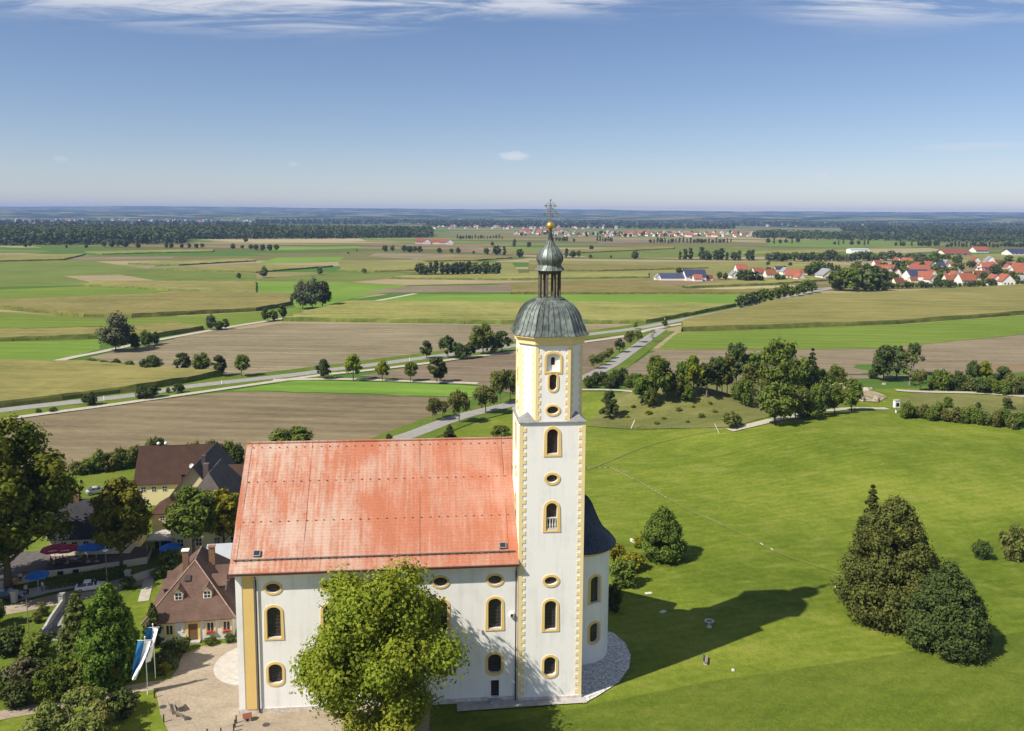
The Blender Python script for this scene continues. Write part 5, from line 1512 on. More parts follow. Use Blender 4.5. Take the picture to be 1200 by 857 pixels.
def crown_blobs(kind, seed, h, w, base):
    """blob layout for a crown: h total height, w width, base crown base height"""
    rg = np.random.default_rng(seed); out = []
    R_ = w / 2; H_ = h - base
    if kind in ('round', 'ragged', 'spread', 'maple'):
        nb = {'round': 105, 'ragged': 30, 'spread': 46, 'maple': 74}[kind]
        k = 0
        while len(out) < nb:
            k += 1
            q = rg.uniform(-1, 1, 3)
            r = math.sqrt(q[0] ** 2 + q[1] ** 2 + q[2] ** 2)
            if r > 1 or r < 0.3: continue
            # egg shaped: widest below the middle
            zz = (q[2] + 1) / 2
            env = {'round': (1.16 - 0.36 * zz), 'maple': (1.16 - 0.40 * zz), 'ragged': (1.08 - 0.28 * zz), 'spread': 1.0}[kind]
            br = rg.uniform(0.13, 0.25 if kind != 'ragged' else 0.34)
            out.append((q[0] * R_ * env * (1 - br * 0.7), q[1] * R_ * env * (1 - br * 0.7), base + H_ * (br * 0.5 + zz * (1 - br * 0.95)), br * min(R_, H_ * 0.75)))
    elif kind == 'cone':
        for i in range(70):
            t = rg.random() ** 0.8; z = base + H_ * (0.03 + 0.9 * t)
            rr = R_ * (1 - t) ** 0.62 * min(1, 0.72 + 2.2 * t) ; a = rg.uniform(0, 6.283)
            br = R_ * (0.15 + 0.17 * (1 - t)) * rg.uniform(0.75, 1.2)
            q = max(rr - br * 0.8, 0) * math.sqrt(rg.uniform(0.35, 1))
            out.append((q * math.cos(a), q * math.sin(a), z, br))
        for k in range(4): out.append((0, 0, base + H_ * (0.82 + 0.05 * k), R_ * 0.10))
    elif kind == 'dome':
        for i in range(190):
            t = rg.random() ** 1.15; z = base + H_ * (0.04 + 0.90 * t)
            rr = R_ * max(0.05, 1 - t ** 1.75) ** 0.62 * min(1, 0.80 + 1.5 * t); a = rg.uniform(0, 6.283)
            br = R_ * (0.11 + 0.09 * (1 - t)) * rg.uniform(0.75, 1.25)
            q = max(rr - br * 0.8, 0) * math.sqrt(rg.uniform(0.55, 1))
            out.append((q * math.cos(a), q * math.sin(a), z, br))
    elif kind == 'ball':
        for i in range(46):
            q = rg.normal(size=3); q /= np.linalg.norm(q); q *= rg.uniform(0.45, 0.8)
            out.append((q[0] * R_, q[1] * R_, base + H_ / 2 + q[2] * H_ / 2, 0.26 * min(R_, H_ / 2) * rg.uniform(0.8, 1.25)))
    elif kind == 'pine':
        for i in range(34):
            t = rg.random(); a = rg.uniform(0, 6.28); q = R_ * rg.uniform(0.1, 0.95) * (1.05 - 0.6 * t)
            out.append((q * math.cos(a), q * math.sin(a), base + H_ * (0.05 + 0.9 * t), R_ * rg.uniform(0.16, 0.28)))
    elif kind == 'spire':
        for i in range(40):
            t = rg.random(); a = rg.uniform(0, 6.28); rr = R_ * (0.35 + 0.65 * math.sin(math.pi * min(1, 0.15 + t * 0.85))); q = rr * 0.7 * math.sqrt(rg.random())
            out.append((q * math.cos(a), q * math.sin(a), base + H_ * (0.05 + 0.9 * t), R_ * rg.uniform(0.25, 0.42)))
    return np.array(out)
def spruce_crown(name, h, w, base, n, leaf, mat, seed):
    rg = np.random.default_rng(seed)
    tiers = int(h / 0.85); C_, N_, S_, T_ = [], [], [], []
    per = max(1, n // (tiers * 7))
    for i in range(tiers):
        t = i / (tiers - 1); z = base + (h - base) * t ** 0.95; R_ = (w / 2) * (1 - t) ** 0.85 + 0.12
        for k in range(7):
            a = rg.uniform(0, 6.283); L = R_ * rg.uniform(0.8, 1.1)
            u = rg.random(per) ** 0.7
            x = math.cos(a); y = math.sin(a)
            off = rg.normal(size=(per, 3)) * 0.10 * (0.4 + R_)
            P = np.stack([x * L * u, y * L * u, z - 0.32 * L * u ** 1.6], 1) + off
            C_.append(P); N_.append(np.stack([x * np.ones(per) * 0.3, y * np.ones(per) * 0.3, np.ones(per)], 1) + rg.normal(size=(per, 3)) * 0.5)
            S_.append(np.full(per, leaf) * rg.uniform(0.7, 1.3, per)); T_.append(np.clip(0.25 + 0.5 * u * rg.random(per) + 0.2 * rg.random(per), 0, 1))
    C_, N_, S_, T_ = map(np.concatenate, (C_, N_, S_, T_))
    return quads_mesh(name, C_, N_, S_, T_, np.zeros(len(T_)), mat, rg)
def trunk_mesh(h, base, w, r, seed, mat='bark', limbs=6, lean=0.0):
    rg = random.Random(seed); m = MB()
    top = base + (h - base) * 0.62
    pts = [(0, 0, -0.3)] + [(lean * z / h + rg.uniform(-.06, .06) * r * 3, rg.uniform(-.06, .06) * r * 3, z) for z in (base * 0.5 + 0.1, base + 0.1, (base + top) / 2, top)]
    m.tube(pts, [r * 1.35, r, r * 0.85, r * 0.55, r * 0.2], 8)
    for i in range(limbs):
        z0 = base * 0.8 + (top - base * 0.8) * (i + 0.5) / limbs * 0.8; a = 6.283 * i / limbs * 1.7 + rg.uniform(-.4, .4); L = w / 2 * rg.uniform(0.55, 0.8)
        m.tube([(0, 0, z0), (math.cos(a) * L * .45, math.sin(a) * L * .45, min(z0 + L * .4, h * .7)), (math.cos(a) * L, math.sin(a) * L, min(z0 + L * 0.75, h * .78))], [r * 0.5, r * 0.32, r * 0.1], 6)
    return m.mesh('trunk', mat)
def make_tree(name, label, cat, loc, kind, h, w, base, n, leaf, mat, seed, r=None, bark='bark', group=None, rz=0.0, aut=None, up=0.35, squash=0.85):
    t = thing(name, label, cat, loc, rz, group)
    if kind == 'spruce': me = spruce_crown('crown', h, w, base, n, leaf, mat, seed)
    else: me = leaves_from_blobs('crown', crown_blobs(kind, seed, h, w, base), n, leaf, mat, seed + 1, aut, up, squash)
    new_obj('crown', me, t)
    new_obj('trunk', trunk_mesh(h, base, w, r or max(0.12, h * 0.018), seed, bark), t)
    return t
def ground_at(x, y): return Vector((x, y, H1(x, y)))

# ---- big trees near the church
p = H(453, 880)
def autumn_low(blobs, rg):  # lower clumps of the maple turn to autumn colour more
    return np.clip(0.25 + 0.45 * rg.random(len(blobs)) + 0.35 * (blobs[:, 2] < 7.5), 0, 1)
make_tree('maple_tree', 'large yellow-green maple standing before the white nave wall', 'tree', Vector((p.x, p.y, 0)), 'maple', 23.2, 20.5, 1.2, 85000, 0.195, 'leaf_maple', 21, 0.5, aut=autumn_low)
p = H(10, 694)
make_tree('lime_tree', 'huge dark green lime tree beside the tavern terrace', 'tree', Vector((p.x, p.y, 0)), 'round', 30.0, 20.5, 4.5, 46000, 0.33, 'leaf_chestnut', 33, 0.6)
p = H(-38, 702)
make_tree('lime_tree', 'dark lime tree cut by the left picture edge', 'tree', Vector((p.x, p.y, 0)), 'round', 24.0, 17.0, 2.0, 20000, 0.34, 'leaf_chestnut', 37, 0.5)
p = H(143, 671)
make_tree('chestnut_tree', 'browning chestnut tree in front of the black-roofed tavern', 'tree', Vector((p.x, p.y, 0)), 'round', 17.0, 9.6, 3.6, 17000, 0.28, 'leaf_autumn', 41, 0.32, aut=lambda b, rg: np.clip((b[:, 2] - 8) / 7 + 0.5 * rg.random(len(b)), 0, 1))
p = H(228, 662)
make_tree('street_tree', 'mid-green tree with bare trunk before the yellow inn', 'tree', Vector((p.x, p.y, 0)), 'round', 14.6, 9.0, 4.6, 14000, 0.27, 'leaf_green', 43, 0.27)
p = H(263, 655)
make_tree('yellow_tree', 'yellow-leaved tree between the inn and the church roof', 'tree', Vector((p.x, p.y, 0)), 'round', 13.2, 7.4, 3.6, 10000, 0.27, 'leaf_yellow', 47, 0.25)
p = H(129, 800)
make_tree('cypress_tree', 'tall dark evergreen beside the rectory and the flagpoles', 'tree', Vector((p.x, p.y, 0)), 'dome', 13.6, 8.6, 0.4, 26000, 0.20, 'leaf_hedge', 51, 0.3, up=0.1, squash=1.25)
p = H(93, 775)
make_tree('cypress_tree', 'smaller loose evergreen left of the tall dark one', 'tree', Vector((p.x, p.y, 0)), 'cone', 10.0, 6.0, 0.6, 11000, 0.20, 'leaf_conifer', 53, 0.2, up=0.1)
p = H(180, 757)
make_tree('cypress_tree', 'narrow evergreen pressed against the rectory corner', 'tree', Vector((p.x, p.y, 0)), 'cone', 6.4, 3.4, 0.3, 4500, 0.18, 'leaf_dark', 54, 0.15, up=0.1)
p = gp(1042, 724)
make_tree('fir_tree', 'big broad conical evergreen on the lawn, larger of the close pair', 'tree', p, 'dome', 19.2, 15.6, 0.5, 80000, 0.185, 'leaf_conifer', 61, 0.4, up=0.15, squash=1.0)
p = gp(1015, 708)
make_tree('spruce_tree', 'spruce with drooping boughs peeking out behind the broad evergreen', 'tree', p, 'spruce', 19.0, 9.0, 1.0, 16000, 0.26, 'leaf_conifer', 62, 0.25)
p = gp(1107, 760)
make_tree('yew_tree', 'dark round yew on the lawn, smaller of the close pair', 'tree', p, 'dome', 12.8, 12.0, 0.3, 50000, 0.165, 'leaf_dark', 63, 0.3, up=0.15, squash=1.0)
p = gp(776, 655)
make_tree('hornbeam_tree', 'solitary bushy tree on the lawn beside a low white wall', 'tree', p, 'dome', 9.8, 8.6, 0.6, 22000, 0.16, 'leaf_green', 65, 0.2, up=0.2)
p = H(85, 878)
make_tree('apple_tree', 'spreading apple tree at the bottom edge by the garden path', 'tree', Vector((p.x, p.y, 0)), 'spread', 5.8, 12.0, 1.0, 22000, 0.17, 'leaf_apple', 67, 0.22)
p = gp(715, 490)
make_tree('pine_tree', 'lone young pine on the slope right of the tower', 'tree', p, 'pine', 8.2, 6.0, 1.6, 3800, 0.26, 'leaf_dark', 69, 0.15)
p = gp(858, 502)
make_tree('hawthorn', 'round hawthorn on the old quarry slope', 'tree', p, 'ball', 5.0, 6.0, 0.4, 2600, 0.26, 'leaf_apple', 71, 0.1)

# ---- shrubs: prototypes copied
SHR = {}
def shrub_proto(key, kind, h, w, n, leaf, mat, seed, base=0.0, up=0.35):
    SHR[key] = leaves_from_blobs('foliage', crown_blobs(kind, seed, h, w, base), n, leaf, mat, seed, None, up)
for k_, m_ in (('g', 'leaf_green'), ('d', 'leaf_dark'), ('h', 'leaf_hedge'), ('p', 'leaf_purple'), ('y', 'leaf_yellow'), ('s', 'leaf_grey'), ('a', 'leaf_apple')):
    shrub_proto(k_, 'ball', 2.0, 2.0, 2600, 0.085, m_, 100 + ord(k_), 0.0)
def shrub(px, py, wpx, hpx, key, label, name='shrub', cat='shrub', group=None):
    p = gp(px, py); s_ = mpp(p)
    w, h = wpx * s_, hpx * s_ * 1.12
    o = new_obj(name, SHR[key]); o.location = p + Vector((0, 0, -0.1 * h)); o.scale = (w / 2, w / 2, h / 2); o.rotation_euler = (0, 0, (px * 7.3 + py) % 6.28)
    return tag(o, label, cat, group)
SL = [
 (10, 765, 42, 34, 'd', 'dark rounded shrub at the left edge above the garden bed'), (43, 770, 40, 30, 'g', 'leafy shrub below the thin grey pole'),
 (-8, 735, 30, 40, 'g', 'shrub half cut off by the left edge beside the lane'),
 (28, 806, 48, 36, 'p', 'purplish shrub in the large garden bed'), (62, 818, 46, 44, 'h', 'green shrub in the middle of the garden bed'), (20, 828, 40, 34, 'd', 'dark shrub at the lower corner of the garden bed'),
 (95, 812, 44, 46, 'g', 'tall shrub below the small evergreen in the garden bed'), (118, 806, 36, 44, 'd', 'blue-green shrub at the foot of the tall evergreen'),
 (137, 804, 30, 40, 'y', 'yellowing bush at the right end of the garden bed'), (82, 790, 46, 30, 'h', 'low green shrub at the back of the garden bed'), (45, 796, 40, 26, 'd', 'dark low shrub at the back left of the garden bed'), (5, 808, 30, 30, 'h', 'green shrub on the left edge of the garden bed'),
 (144, 838, 40, 32, 'd', 'spiky dark bush on the grass beside the white figure'), (155, 792, 24, 22, 's', 'silvery shrub near the feet of the flagpoles'),
 (203, 772, 30, 26, 'd', 'dark bush beside the rectory door'), (192, 780, 26, 20, 'd', 'dark bush between flagpoles and rectory'), (215, 763, 20, 18, 'd', 'small dark bush left of the rectory entrance'),
 (192, 789, 18, 13, 'y', 'bright yellow-green bush at the forecourt edge'), (203, 783, 14, 12, 's', 'grey rounded bush at the forecourt corner'),
 (247, 755, 18, 9, 'h', 'trimmed low box hedge right of the rectory door'), (269, 753, 13, 11, 'd', 'clipped round box ball beside the church corner'),
 (200, 668, 26, 26, 'g', 'leafy bush in front of the rectory chimney'), (187, 676, 20, 12, 'g', 'low bush beside the garden path to the inn'), (150, 690, 18, 16, 'd', 'small bush at the end of the clipped hedge'),
 (44, 730, 12, 15, 'a', 'spindly young shrub on the grass strip by the lane'), (51, 722, 14, 18, 'a', 'taller spindly shrub on the grass strip by the lane'),
 (730, 686, 36, 34, 'g', 'green shrub pressed against the apse wall'), (742, 668, 30, 22, 'y', 'yellow flowering bush beyond the apse'), (722, 660, 22, 26, 'y', 'yellow bush right behind the apse'), (719, 716, 22, 36, 'd', 'dark bush in the apse shadow'),
 (748, 642, 16, 16, 'y', 'yellow shrub at the foot of the solitary lawn tree'),
 (1150, 655, 22, 24, 'd', 'small dark bush left of the shrubs at the right edge'), (1186, 655, 34, 42, 'a', 'tall bush at the right picture edge'), (1212, 655, 34, 36, 'g', 'bush cut by the right picture edge'),
]
for a in SL: shrub(*a)
def shrub_row(pxs, key, label, hpx, wpx, group, rg, name='shrub', cat='shrub'):
    for i, (x, y) in enumerate(pxs):
        ordn = ['first', 'second', 'third', 'fourth', 'fifth', 'sixth', 'seventh', 'eighth', 'ninth', 'tenth', 'eleventh', 'twelfth', 'thirteenth', 'fourteenth', 'fifteenth', 'sixteenth', 'seventeenth', 'eighteenth', 'nineteenth', 'twentieth'][i]
        kk_ = key if isinstance(key, str) and len(key) == 1 else rg.choice(key)
        shrub(x, y, wpx * rg.uniform(0.8, 1.25), hpx * rg.uniform(0.75, 1.25), kk_, f'{ordn} {label}', name, cat, group)
rg = random.Random(77)
shrub_row([(1062 + i * 9.5, 489 + i * 0.9 + rg.uniform(-2, 2)) for i in range(15)], 'gha', 'shrub from the kiosk along the meadow crest', 18, 17, 'shrubs along the meadow crest', rg)
shrub_row([(1095 + i * 9, 456 + i * 0.6 + rg.uniform(-1, 1)) for i in range(14)], 'gda', 'bush from the bare tree along the track', 22, 19, 'bushes along the track behind the meadow', rg)
shrub_row([(690 + i * 8, 455 - (i % 3) * 3) for i in range(8)], 'dgh', 'dark bush from the tower along the light path', 18, 16, 'bushes right of the tower', rg)
shrub_row([(92 + i * 11, 556 - i * 1.5) for i in range(6)], 'gha', 'bush from the big lime tree behind the tavern', 20, 20, 'bushes behind the tavern', rg)
shrub_row([(218 + i * 10, 548 - (i % 2) * 5) for i in range(7)], 'dgg', 'bush from the slate roof behind the inn', 26, 20, 'bushes behind the inn', rg)
shrub_row([(120 + i * 11, 552 - i * 2.0) for i in range(7)], 'dga', 'bush in the back row left of the brown roof', 26, 18, 'bushes left of the brown roof', rg)
for k, (x, y, w) in enumerate(((742, 478, 7), (760, 486, 9), (778, 492, 6), (795, 482, 8), (812, 478, 6), (822, 490, 10), (838, 484, 7), (850, 492, 8), (806, 496, 6), (770, 498, 7), (735, 490, 6), (832, 474, 6))):
    shrub(x, y, w, w * 0.6, 'ayg'[k % 3], 'low scrub tuft on the old quarry mound', group='scrub on the old quarry mound')
# clipped hedge along the lane
hp = [H(54, 691), H(95, 684), H(149, 675)]
hb = MB(); 
hC, hN, hT = [], [], []
rgn = np.random.default_rng(3)
for a, c_ in zip(hp[:-1], hp[1:]):
    L = (c_ - a).length; n_ = int(L * 420); u = rgn.random(n_)[:, None]
    P = np.array(a)[None] * (1 - u) + np.array(c_)[None] * u
    side = Vector((-(c_ - a).y, (c_ - a).x, 0)).normalized()
    face = rgn.integers(0, 3, n_); o1 = rgn.uniform(-0.6, 0.6, n_); z1 = rgn.uniform(0, 1.7, n_)
    o1 = np.where(face == 0, -0.6, np.where(face == 1, 0.6, o1)); z1 = np.where(face == 2, 1.7, z1)
    P = P + np.array(side)[None] * (o1 + rgn.normal(size=n_) * 0.05)[:, None]; P[:, 2] = z1 + rgn.normal(size=n_) * 0.06
    nn_ = np.where((face == 2)[:, None], np.array([[0, 0, 1.0]]), np.array(side)[None] * np.sign(o1)[:, None]) + rgn.normal(size=(n_, 3)) * 0.4
    hC.append(P); hN.append(nn_); hT.append(rgn.random(n_))
hC, hN, hT = map(np.concatenate, (hC, hN, hT))
ho_ = new_obj('clipped_hedge', quads_mesh('clipped_hedge', hC, hN, np.full(len(hC), 0.12), hT, np.zeros(len(hC)), 'leaf_hedge', rgn)); tag(ho_, 'clipped green hedge between the tavern terrace and the lane', 'hedge')

# ---- tree prototypes for the middle distance, copied with their parts
PRO = {}
def proto(key, kind, h, w, base, n, leaf, mat, seed, bark='bark', r=None):
    PRO[key] = (leaves_from_blobs('crown', crown_blobs(kind, seed, h, w, base), n, leaf, mat, seed + 1) if kind != 'spruce' else spruce_crown('crown', h, w, base, n, leaf, mat, seed), trunk_mesh(h, base, w, r or 0.18, seed, bark), h, w)
proto('round', 'ragged', 10, 8.6, 1.6, 4200, 0.30, 'leaf_green', 201)
proto('round2', 'ragged', 10, 8, 2.2, 3600, 0.30, 'leaf_green', 203)
proto('autumn', 'ragged', 10, 7.4, 1.8, 3600, 0.30, 'leaf_maple', 205)
proto('dark', 'ragged', 10, 8.4, 0.6, 4200, 0.30, 'leaf_dark', 207)
proto('dark2', 'ragged', 10, 7, 0.8, 4000, 0.30, 'leaf_far', 209)
proto('willow', 'ball', 10, 9.5, 0.8, 5200, 0.30, 'leaf_grey', 211)
proto('fruit', 'ragged', 10, 10, 3.0, 2400, 0.34, 'leaf_apple', 213, 'bark_grey')
proto('birch', 'spire', 10, 5, 3.0, 2200, 0.26, 'leaf_birch', 215, 'bark_grey', 0.12)
proto('spire', 'spire', 10, 4.6, 1.0, 3000, 0.28, 'leaf_far', 217)
proto('pine', 'pine', 10, 6, 4.0, 2200, 0.30, 'leaf_dark', 219, 'bark_grey')
proto('spruce', 'spruce', 10, 5.6, 0.6, 3600, 0.30, 'leaf_dark', 221)
proto('bare', 'pine', 10, 6, 2.5, 260, 0.24, 'leaf_apple', 223, 'bark_grey', 0.2)
proto('low', 'ball', 10, 13, 0.0, 4200, 0.36, 'leaf_green', 225)
proto('lowd', 'ball', 10, 13, 0.0, 4200, 0.36, 'leaf_dark', 227)
def tree_px(px, py, hpx, key, label, wpx=None, group=None, name='tree', z=None):
    p = gp(px, py); s_ = mpp(p)
    crown, trunk, h0, w0 = PRO[key]
    h = hpx * s_ * 1.02; sz = h / h0; sx = sz if wpx is None else wpx * s_ / w0
    t = thing(name, label, 'tree', p, (px * 3.7 + py * 1.3) % 6.28, group, (sx, sx, sz))
    new_obj('crown', crown, t); new_obj('trunk', trunk, t)
    return t
TL = [
 (214, 437, 25, 'dark', 'first of four roadside trees left of the crossing'), (237, 439.5, 27, 'round', 'second of four roadside trees left of the crossing'), (257, 441, 26, 'dark', 'third of four roadside trees left of the crossing'), (283, 441.5, 27, 'round2', 'rightmost of four roadside trees left of the crossing'),
 (379, 444.5, 25, 'dark', 'dark round tree at the field crossing'), (414, 446.5, 33, 'autumn', 'tall yellow-green tree at the field crossing'), (448, 447, 26, 'autumn', 'small yellow-green tree right of the field crossing'), (481, 447.5, 24, 'round2', 'loose green tree right of the yellow-green pair'), (512, 449, 32, 'dark', 'bushy dark tree at the end of the green strip'),
 (500, 421, 23, 'dark', 'round tree at the left end of the roadside clump'), (525, 420.5, 31, 'dark2', 'narrow dark tree in the roadside clump'), (541, 421, 20, 'lowd', 'low dark bush inside the roadside clump', 24), (551, 420, 22, 'dark2', 'short dark tree inside the roadside clump'), (566, 416, 38, 'round', 'tallest tree of the roadside clump'), (588, 413, 27, 'dark', 'dark tree next to the tower dome in the roadside clump'), (576, 416, 22, 'dark', 'dark tree at the foot of the tallest in the roadside clump'),
 (507, 494, 29, 'fruit', 'first fruit tree of the avenue below the field', 22), (519, 490, 21, 'fruit', 'second fruit tree of the avenue, half hidden', 18), (538, 496, 40, 'fruit', 'third fruit tree of the avenue with reddish crown top', 30), (569, 485, 34, 'fruit', 'fourth fruit tree of the avenue before the tower', 34), (586, 474, 42, 'fruit', 'big fruit tree on the avenue left of the tower', 30), (598, 472, 40, 'fruit', 'fruit tree half hidden behind the tower edge', 28),
 (527, 519, 21, 'spruce', 'little spruce above the church ridge', 22), (585, 519, 21, 'round2', 'bush-like tree above the ridge left of the tower', 30), (456, 517, 9, 'lowd', 'tiny dark bush above the church ridge', 10), (344, 526, 27, 'round', 'broad treetop above the left part of the church ridge', 56),
 (696, 433, 18, 'fruit', 'lowest of the little avenue trees right of the tower', 16), (703, 429, 15, 'fruit', 'second lowest of the little avenue trees right of the tower', 13), (709, 425, 14, 'fruit', 'third of the little avenue trees right of the tower', 13), (715, 421, 14, 'fruit', 'fourth of the little avenue trees right of the tower', 12), (726, 414, 20, 'dark2', 'darkest and tallest of the little avenue trees', 13), (738, 408, 21, 'fruit', 'sixth of the little avenue trees right of the tower', 15), (749, 402, 15, 'fruit', 'topmost of the little avenue trees right of the tower', 12), (765, 401, 15, 'bare', 'bare little tree at the top of the avenue', 13),
 (745, 386, 9, 'autumn', 'tiny reddish tree on the road junction', 8), (779, 383, 9, 'dark', 'tiny dark tree on the road junction', 9),
 (136, 412, 44, 'willow', 'big silvery willow beside the farm track', 42), (157, 409, 20, 'lowd', 'dark bush at the foot of the silvery willow', 18), (171, 406, 19, 'low', 'bush right of the silvery willow', 18), (181, 404, 16, 'lowd', 'last bush right of the silvery willow', 14),
 (247, 387, 18, 'willow', 'left grey-green tree of the trio on the farm track', 14), (257, 387, 11, 'lowd', 'low bush in the middle of the trio on the farm track', 12), (264, 386, 13, 'dark', 'right dark tree of the trio on the farm track', 11),
 (311, 377, 17, 'dark', 'left tree of the pair by the maize corner', 13), (321, 376, 13, 'low', 'bush between the pair by the maize corner', 12), (331, 375, 19, 'dark', 'right tree of the pair by the maize corner', 12),
 (355, 362, 32, 'willow', 'left tree of the big dense clump in the green field', 24), (366, 362, 35, 'willow', 'middle tree of the big dense clump in the green field', 28), (378, 361, 33, 'dark', 'right tree of the big dense clump in the green field', 24),
 (309, 325.5, 13, 'willow', 'lone round tree in the far green field above the pair', 12), (280, 327.5, 8, 'dark', 'small dark tree left of the lone round one', 8), (375, 322.5, 9, 'willow', 'small round tree above the dense clump', 8), (427, 320.5, 6, 'low', 'tiny bush right above the dense clump', 7),
 (105, 475.5, 17, 'lowd', 'dark round bush between road and track at left', 21), (168, 467.5, 15, 'lowd', 'wide dark bush between road and track', 22), (181, 466.5, 17, 'dark', 'taller dark bush between road and track', 18), (197, 461, 7, 'low', 'tiny bush between road and track', 6), (209, 461, 12, 'dark', 'rightmost dark bush between road and track', 16), (45, 484.5, 6, 'low', 'low scrub at the left end of the road verge', 8), (62, 483, 6, 'low', 'low scrub beside the left road verge', 11),
 (107, 429, 9, 'low', 'low bush at the left end of the hedge by the ploughed field', 14), (122, 431, 9, 'low', 'low olive bush in the hedge by the ploughed field', 15), (136, 432, 12, 'lowd', 'dark bush in the hedge by the ploughed field', 14), (151, 433, 10, 'low', 'wide low bush in the hedge by the ploughed field', 18), (177, 436, 20, 'lowd', 'largest bush at the right end of the hedge by the ploughed field', 30),
 # grove on the old quarry
 (783, 466, 34, 'round', 'leafy tree second row left in the quarry grove', 26), (800, 462, 40, 'round2', 'leafy tree behind the tall yellow-green one', 26), (822, 460, 36, 'round', 'leafy tree between the pale stems of the grove', 26), (846, 460, 26, 'fruit', 'loose olive bush beneath the pines of the grove', 26), (884, 462, 52, 'round2', 'leafy tree left of the tallest broad one', 32), (895, 468, 46, 'birch', 'slim pale tree left of the tallest broad one', 22), (925, 478, 34, 'fruit', 'loose olive tree beneath the tallest broad one', 30), (805, 470, 20, 'low', 'bush at the foot of the tall yellow-green tree', 22), (866, 470, 24, 'low', 'bush below the tall pine of the grove', 24),
 (752, 476, 36, 'round2', 'leftmost tree of the quarry grove', 24), (769, 474, 60, 'round2', 'tall forked tree at the left of the quarry grove', 38), (762, 477, 26, 'low', 'undergrowth bush at the left of the grove', 20), (792, 468, 30, 'fruit', 'low loose tree inside the quarry grove', 26), (812, 466, 52, 'autumn', 'tall yellow-green tree in the quarry grove', 28), (828, 466, 40, 'pine', 'slim tree with pale stem in the quarry grove', 26), (840, 462, 44, 'pine', 'pine with pale bark in the middle of the quarry grove', 30), (852, 464, 46, 'birch', 'yellowing birch in the quarry grove', 22), (862, 462, 60, 'pine', 'tall pine above the quarry grove', 34), (876, 466, 38, 'birch', 'second yellowing birch in the quarry grove', 22), (873, 476, 34, 'low', 'low grey-green bush at the right of the grove', 26), (890, 482, 40, 'bare', 'thin half-bare tree in the quarry grove', 26),
 (912, 478, 84, 'round2', 'tallest broad tree of the quarry grove', 50), (936, 470, 54, 'round2', 'broad tree right of the tallest in the grove', 34), (950, 462, 52, 'spruce', 'dark spruce tip at the right of the grove', 26), (965, 455, 22, 'low', 'low bush on the rocky knoll', 30), (980, 452, 24, 'low', 'round bush right on the rocky knoll', 28),
 (908, 498, 52, 'round', 'round tree at the bend of the gravel path', 52), (932, 492, 42, 'fruit', 'tree second from the bend of the gravel path', 34), (958, 488, 40, 'low', 'bushy tree third along the gravel path', 30), (978, 485, 38, 'round', 'tree fourth along the gravel path', 30), (998, 482, 40, 'round', 'last tree along the gravel path by the kiosk', 32), (945, 490, 22, 'low', 'low bush beneath the path-side trees', 40),
 (1035, 446, 44, 'dark', 'dark round tree beside the bare one', 36), (1050, 446, 46, 'dark2', 'dark green tree touching the bare one', 30), (1066, 452, 42, 'bare', 'grey bare tree beside the dark round one', 34), (1070, 440, 38, 'pine', 'leaning pine top above the bare tree', 22), (1076, 458, 26, 'fruit', 'russet bush beneath the bare tree', 20), (1023, 444, 12, 'lowd', 'small bush at the field edge left of the dark trees', 14),
 (1139, 452, 34, 'dark2', 'dark pointed tree in the track-side bushes', 16), (1152, 452, 30, 'autumn', 'pale yellowish tree in the track-side bushes', 22), (1175, 456, 28, 'dark', 'dark tree in the track-side bushes near the right edge', 30), (1110, 484, 20, 'round2', 'small upright tree among the meadow crest shrubs', 14), (1180, 488, 22, 'pine', 'upright dark little pine at the right meadow crest', 16), (1146, 480, 9, 'dark', 'tiny bush on the meadow crest', 8),
]
for a in TL: tree_px(*a)
# ------------------------------------------------------------------ villages, farms, far trees and woods
FARM = {}
for k_, kind, w, n, lf, mt, sd in (('r', 'ball', 9, 520, 0.75, 'leaf_far', 301), ('g', 'round', 8, 520, 0.75, 'leaf_green', 303), ('s', 'spire', 5, 420, 0.65, 'leaf_far', 305), ('w', 'ball', 9, 520, 0.75, 'leaf_grey', 307)):
    FARM[k_] = leaves_from_blobs('far_tree', crown_blobs(kind, sd, 10, w, 0.0 if kind != 'round' else 0.6), n, lf, mt, sd)
def far_tree(px, py, hpx, key, label, group, wf=1.0):
    p = gp(px, py); s_ = hpx * mpp(p) / 10 * 1.05
    o = new_obj('far_tree', FARM[key]); o.location = p; o.scale = (s_ * wf, s_ * wf, s_); o.rotation_euler = (0, 0, (px * 5.1 + py * 2.3) % 6.28)
    return tag(o, label, 'tree', group)
rg = random.Random(12)
def merge_stuff(name, objs, label, cat):
    # too many and too small to pick apart: one mass
    V, Fi, MI, mats, T = [], [], [], [], []
    off = 0
    for o in objs:
        M = o[1]; me = o[0]
        co = np.empty(len(me.vertices) * 3, np.float32); me.vertices.foreach_get('co', co); co = co.reshape(-1, 3)
        A = np.array(M.to_3x3()); co = co @ A.T + np.array(M.translation)
        mp_ = []
        for m in me.materials:
            if m not in mats: mats.append(m)
            mp_.append(mats.index(m))
        for p_ in me.polygons: Fi.append([v + off for v in p_.vertices]); MI.append(mp_[p_.material_index])
        at = me.attributes.get('tint')
        t_ = np.zeros(len(me.vertices), np.float32)
        if at: at.data.foreach_get('value', t_)
        V.append(co); T.append(t_); off += len(co)
    me = bpy.data.meshes.new(name); me.from_pydata(np.concatenate(V).tolist(), [], Fi)
    for m in mats: me.materials.append(m)
    me.polygons.foreach_set('material_index', MI)
    at = me.attributes.new('tint', 'FLOAT', 'POINT'); at.data.foreach_set('value', np.concatenate(T))
    return tag(new_obj(name, me), label, cat, kind='stuff')
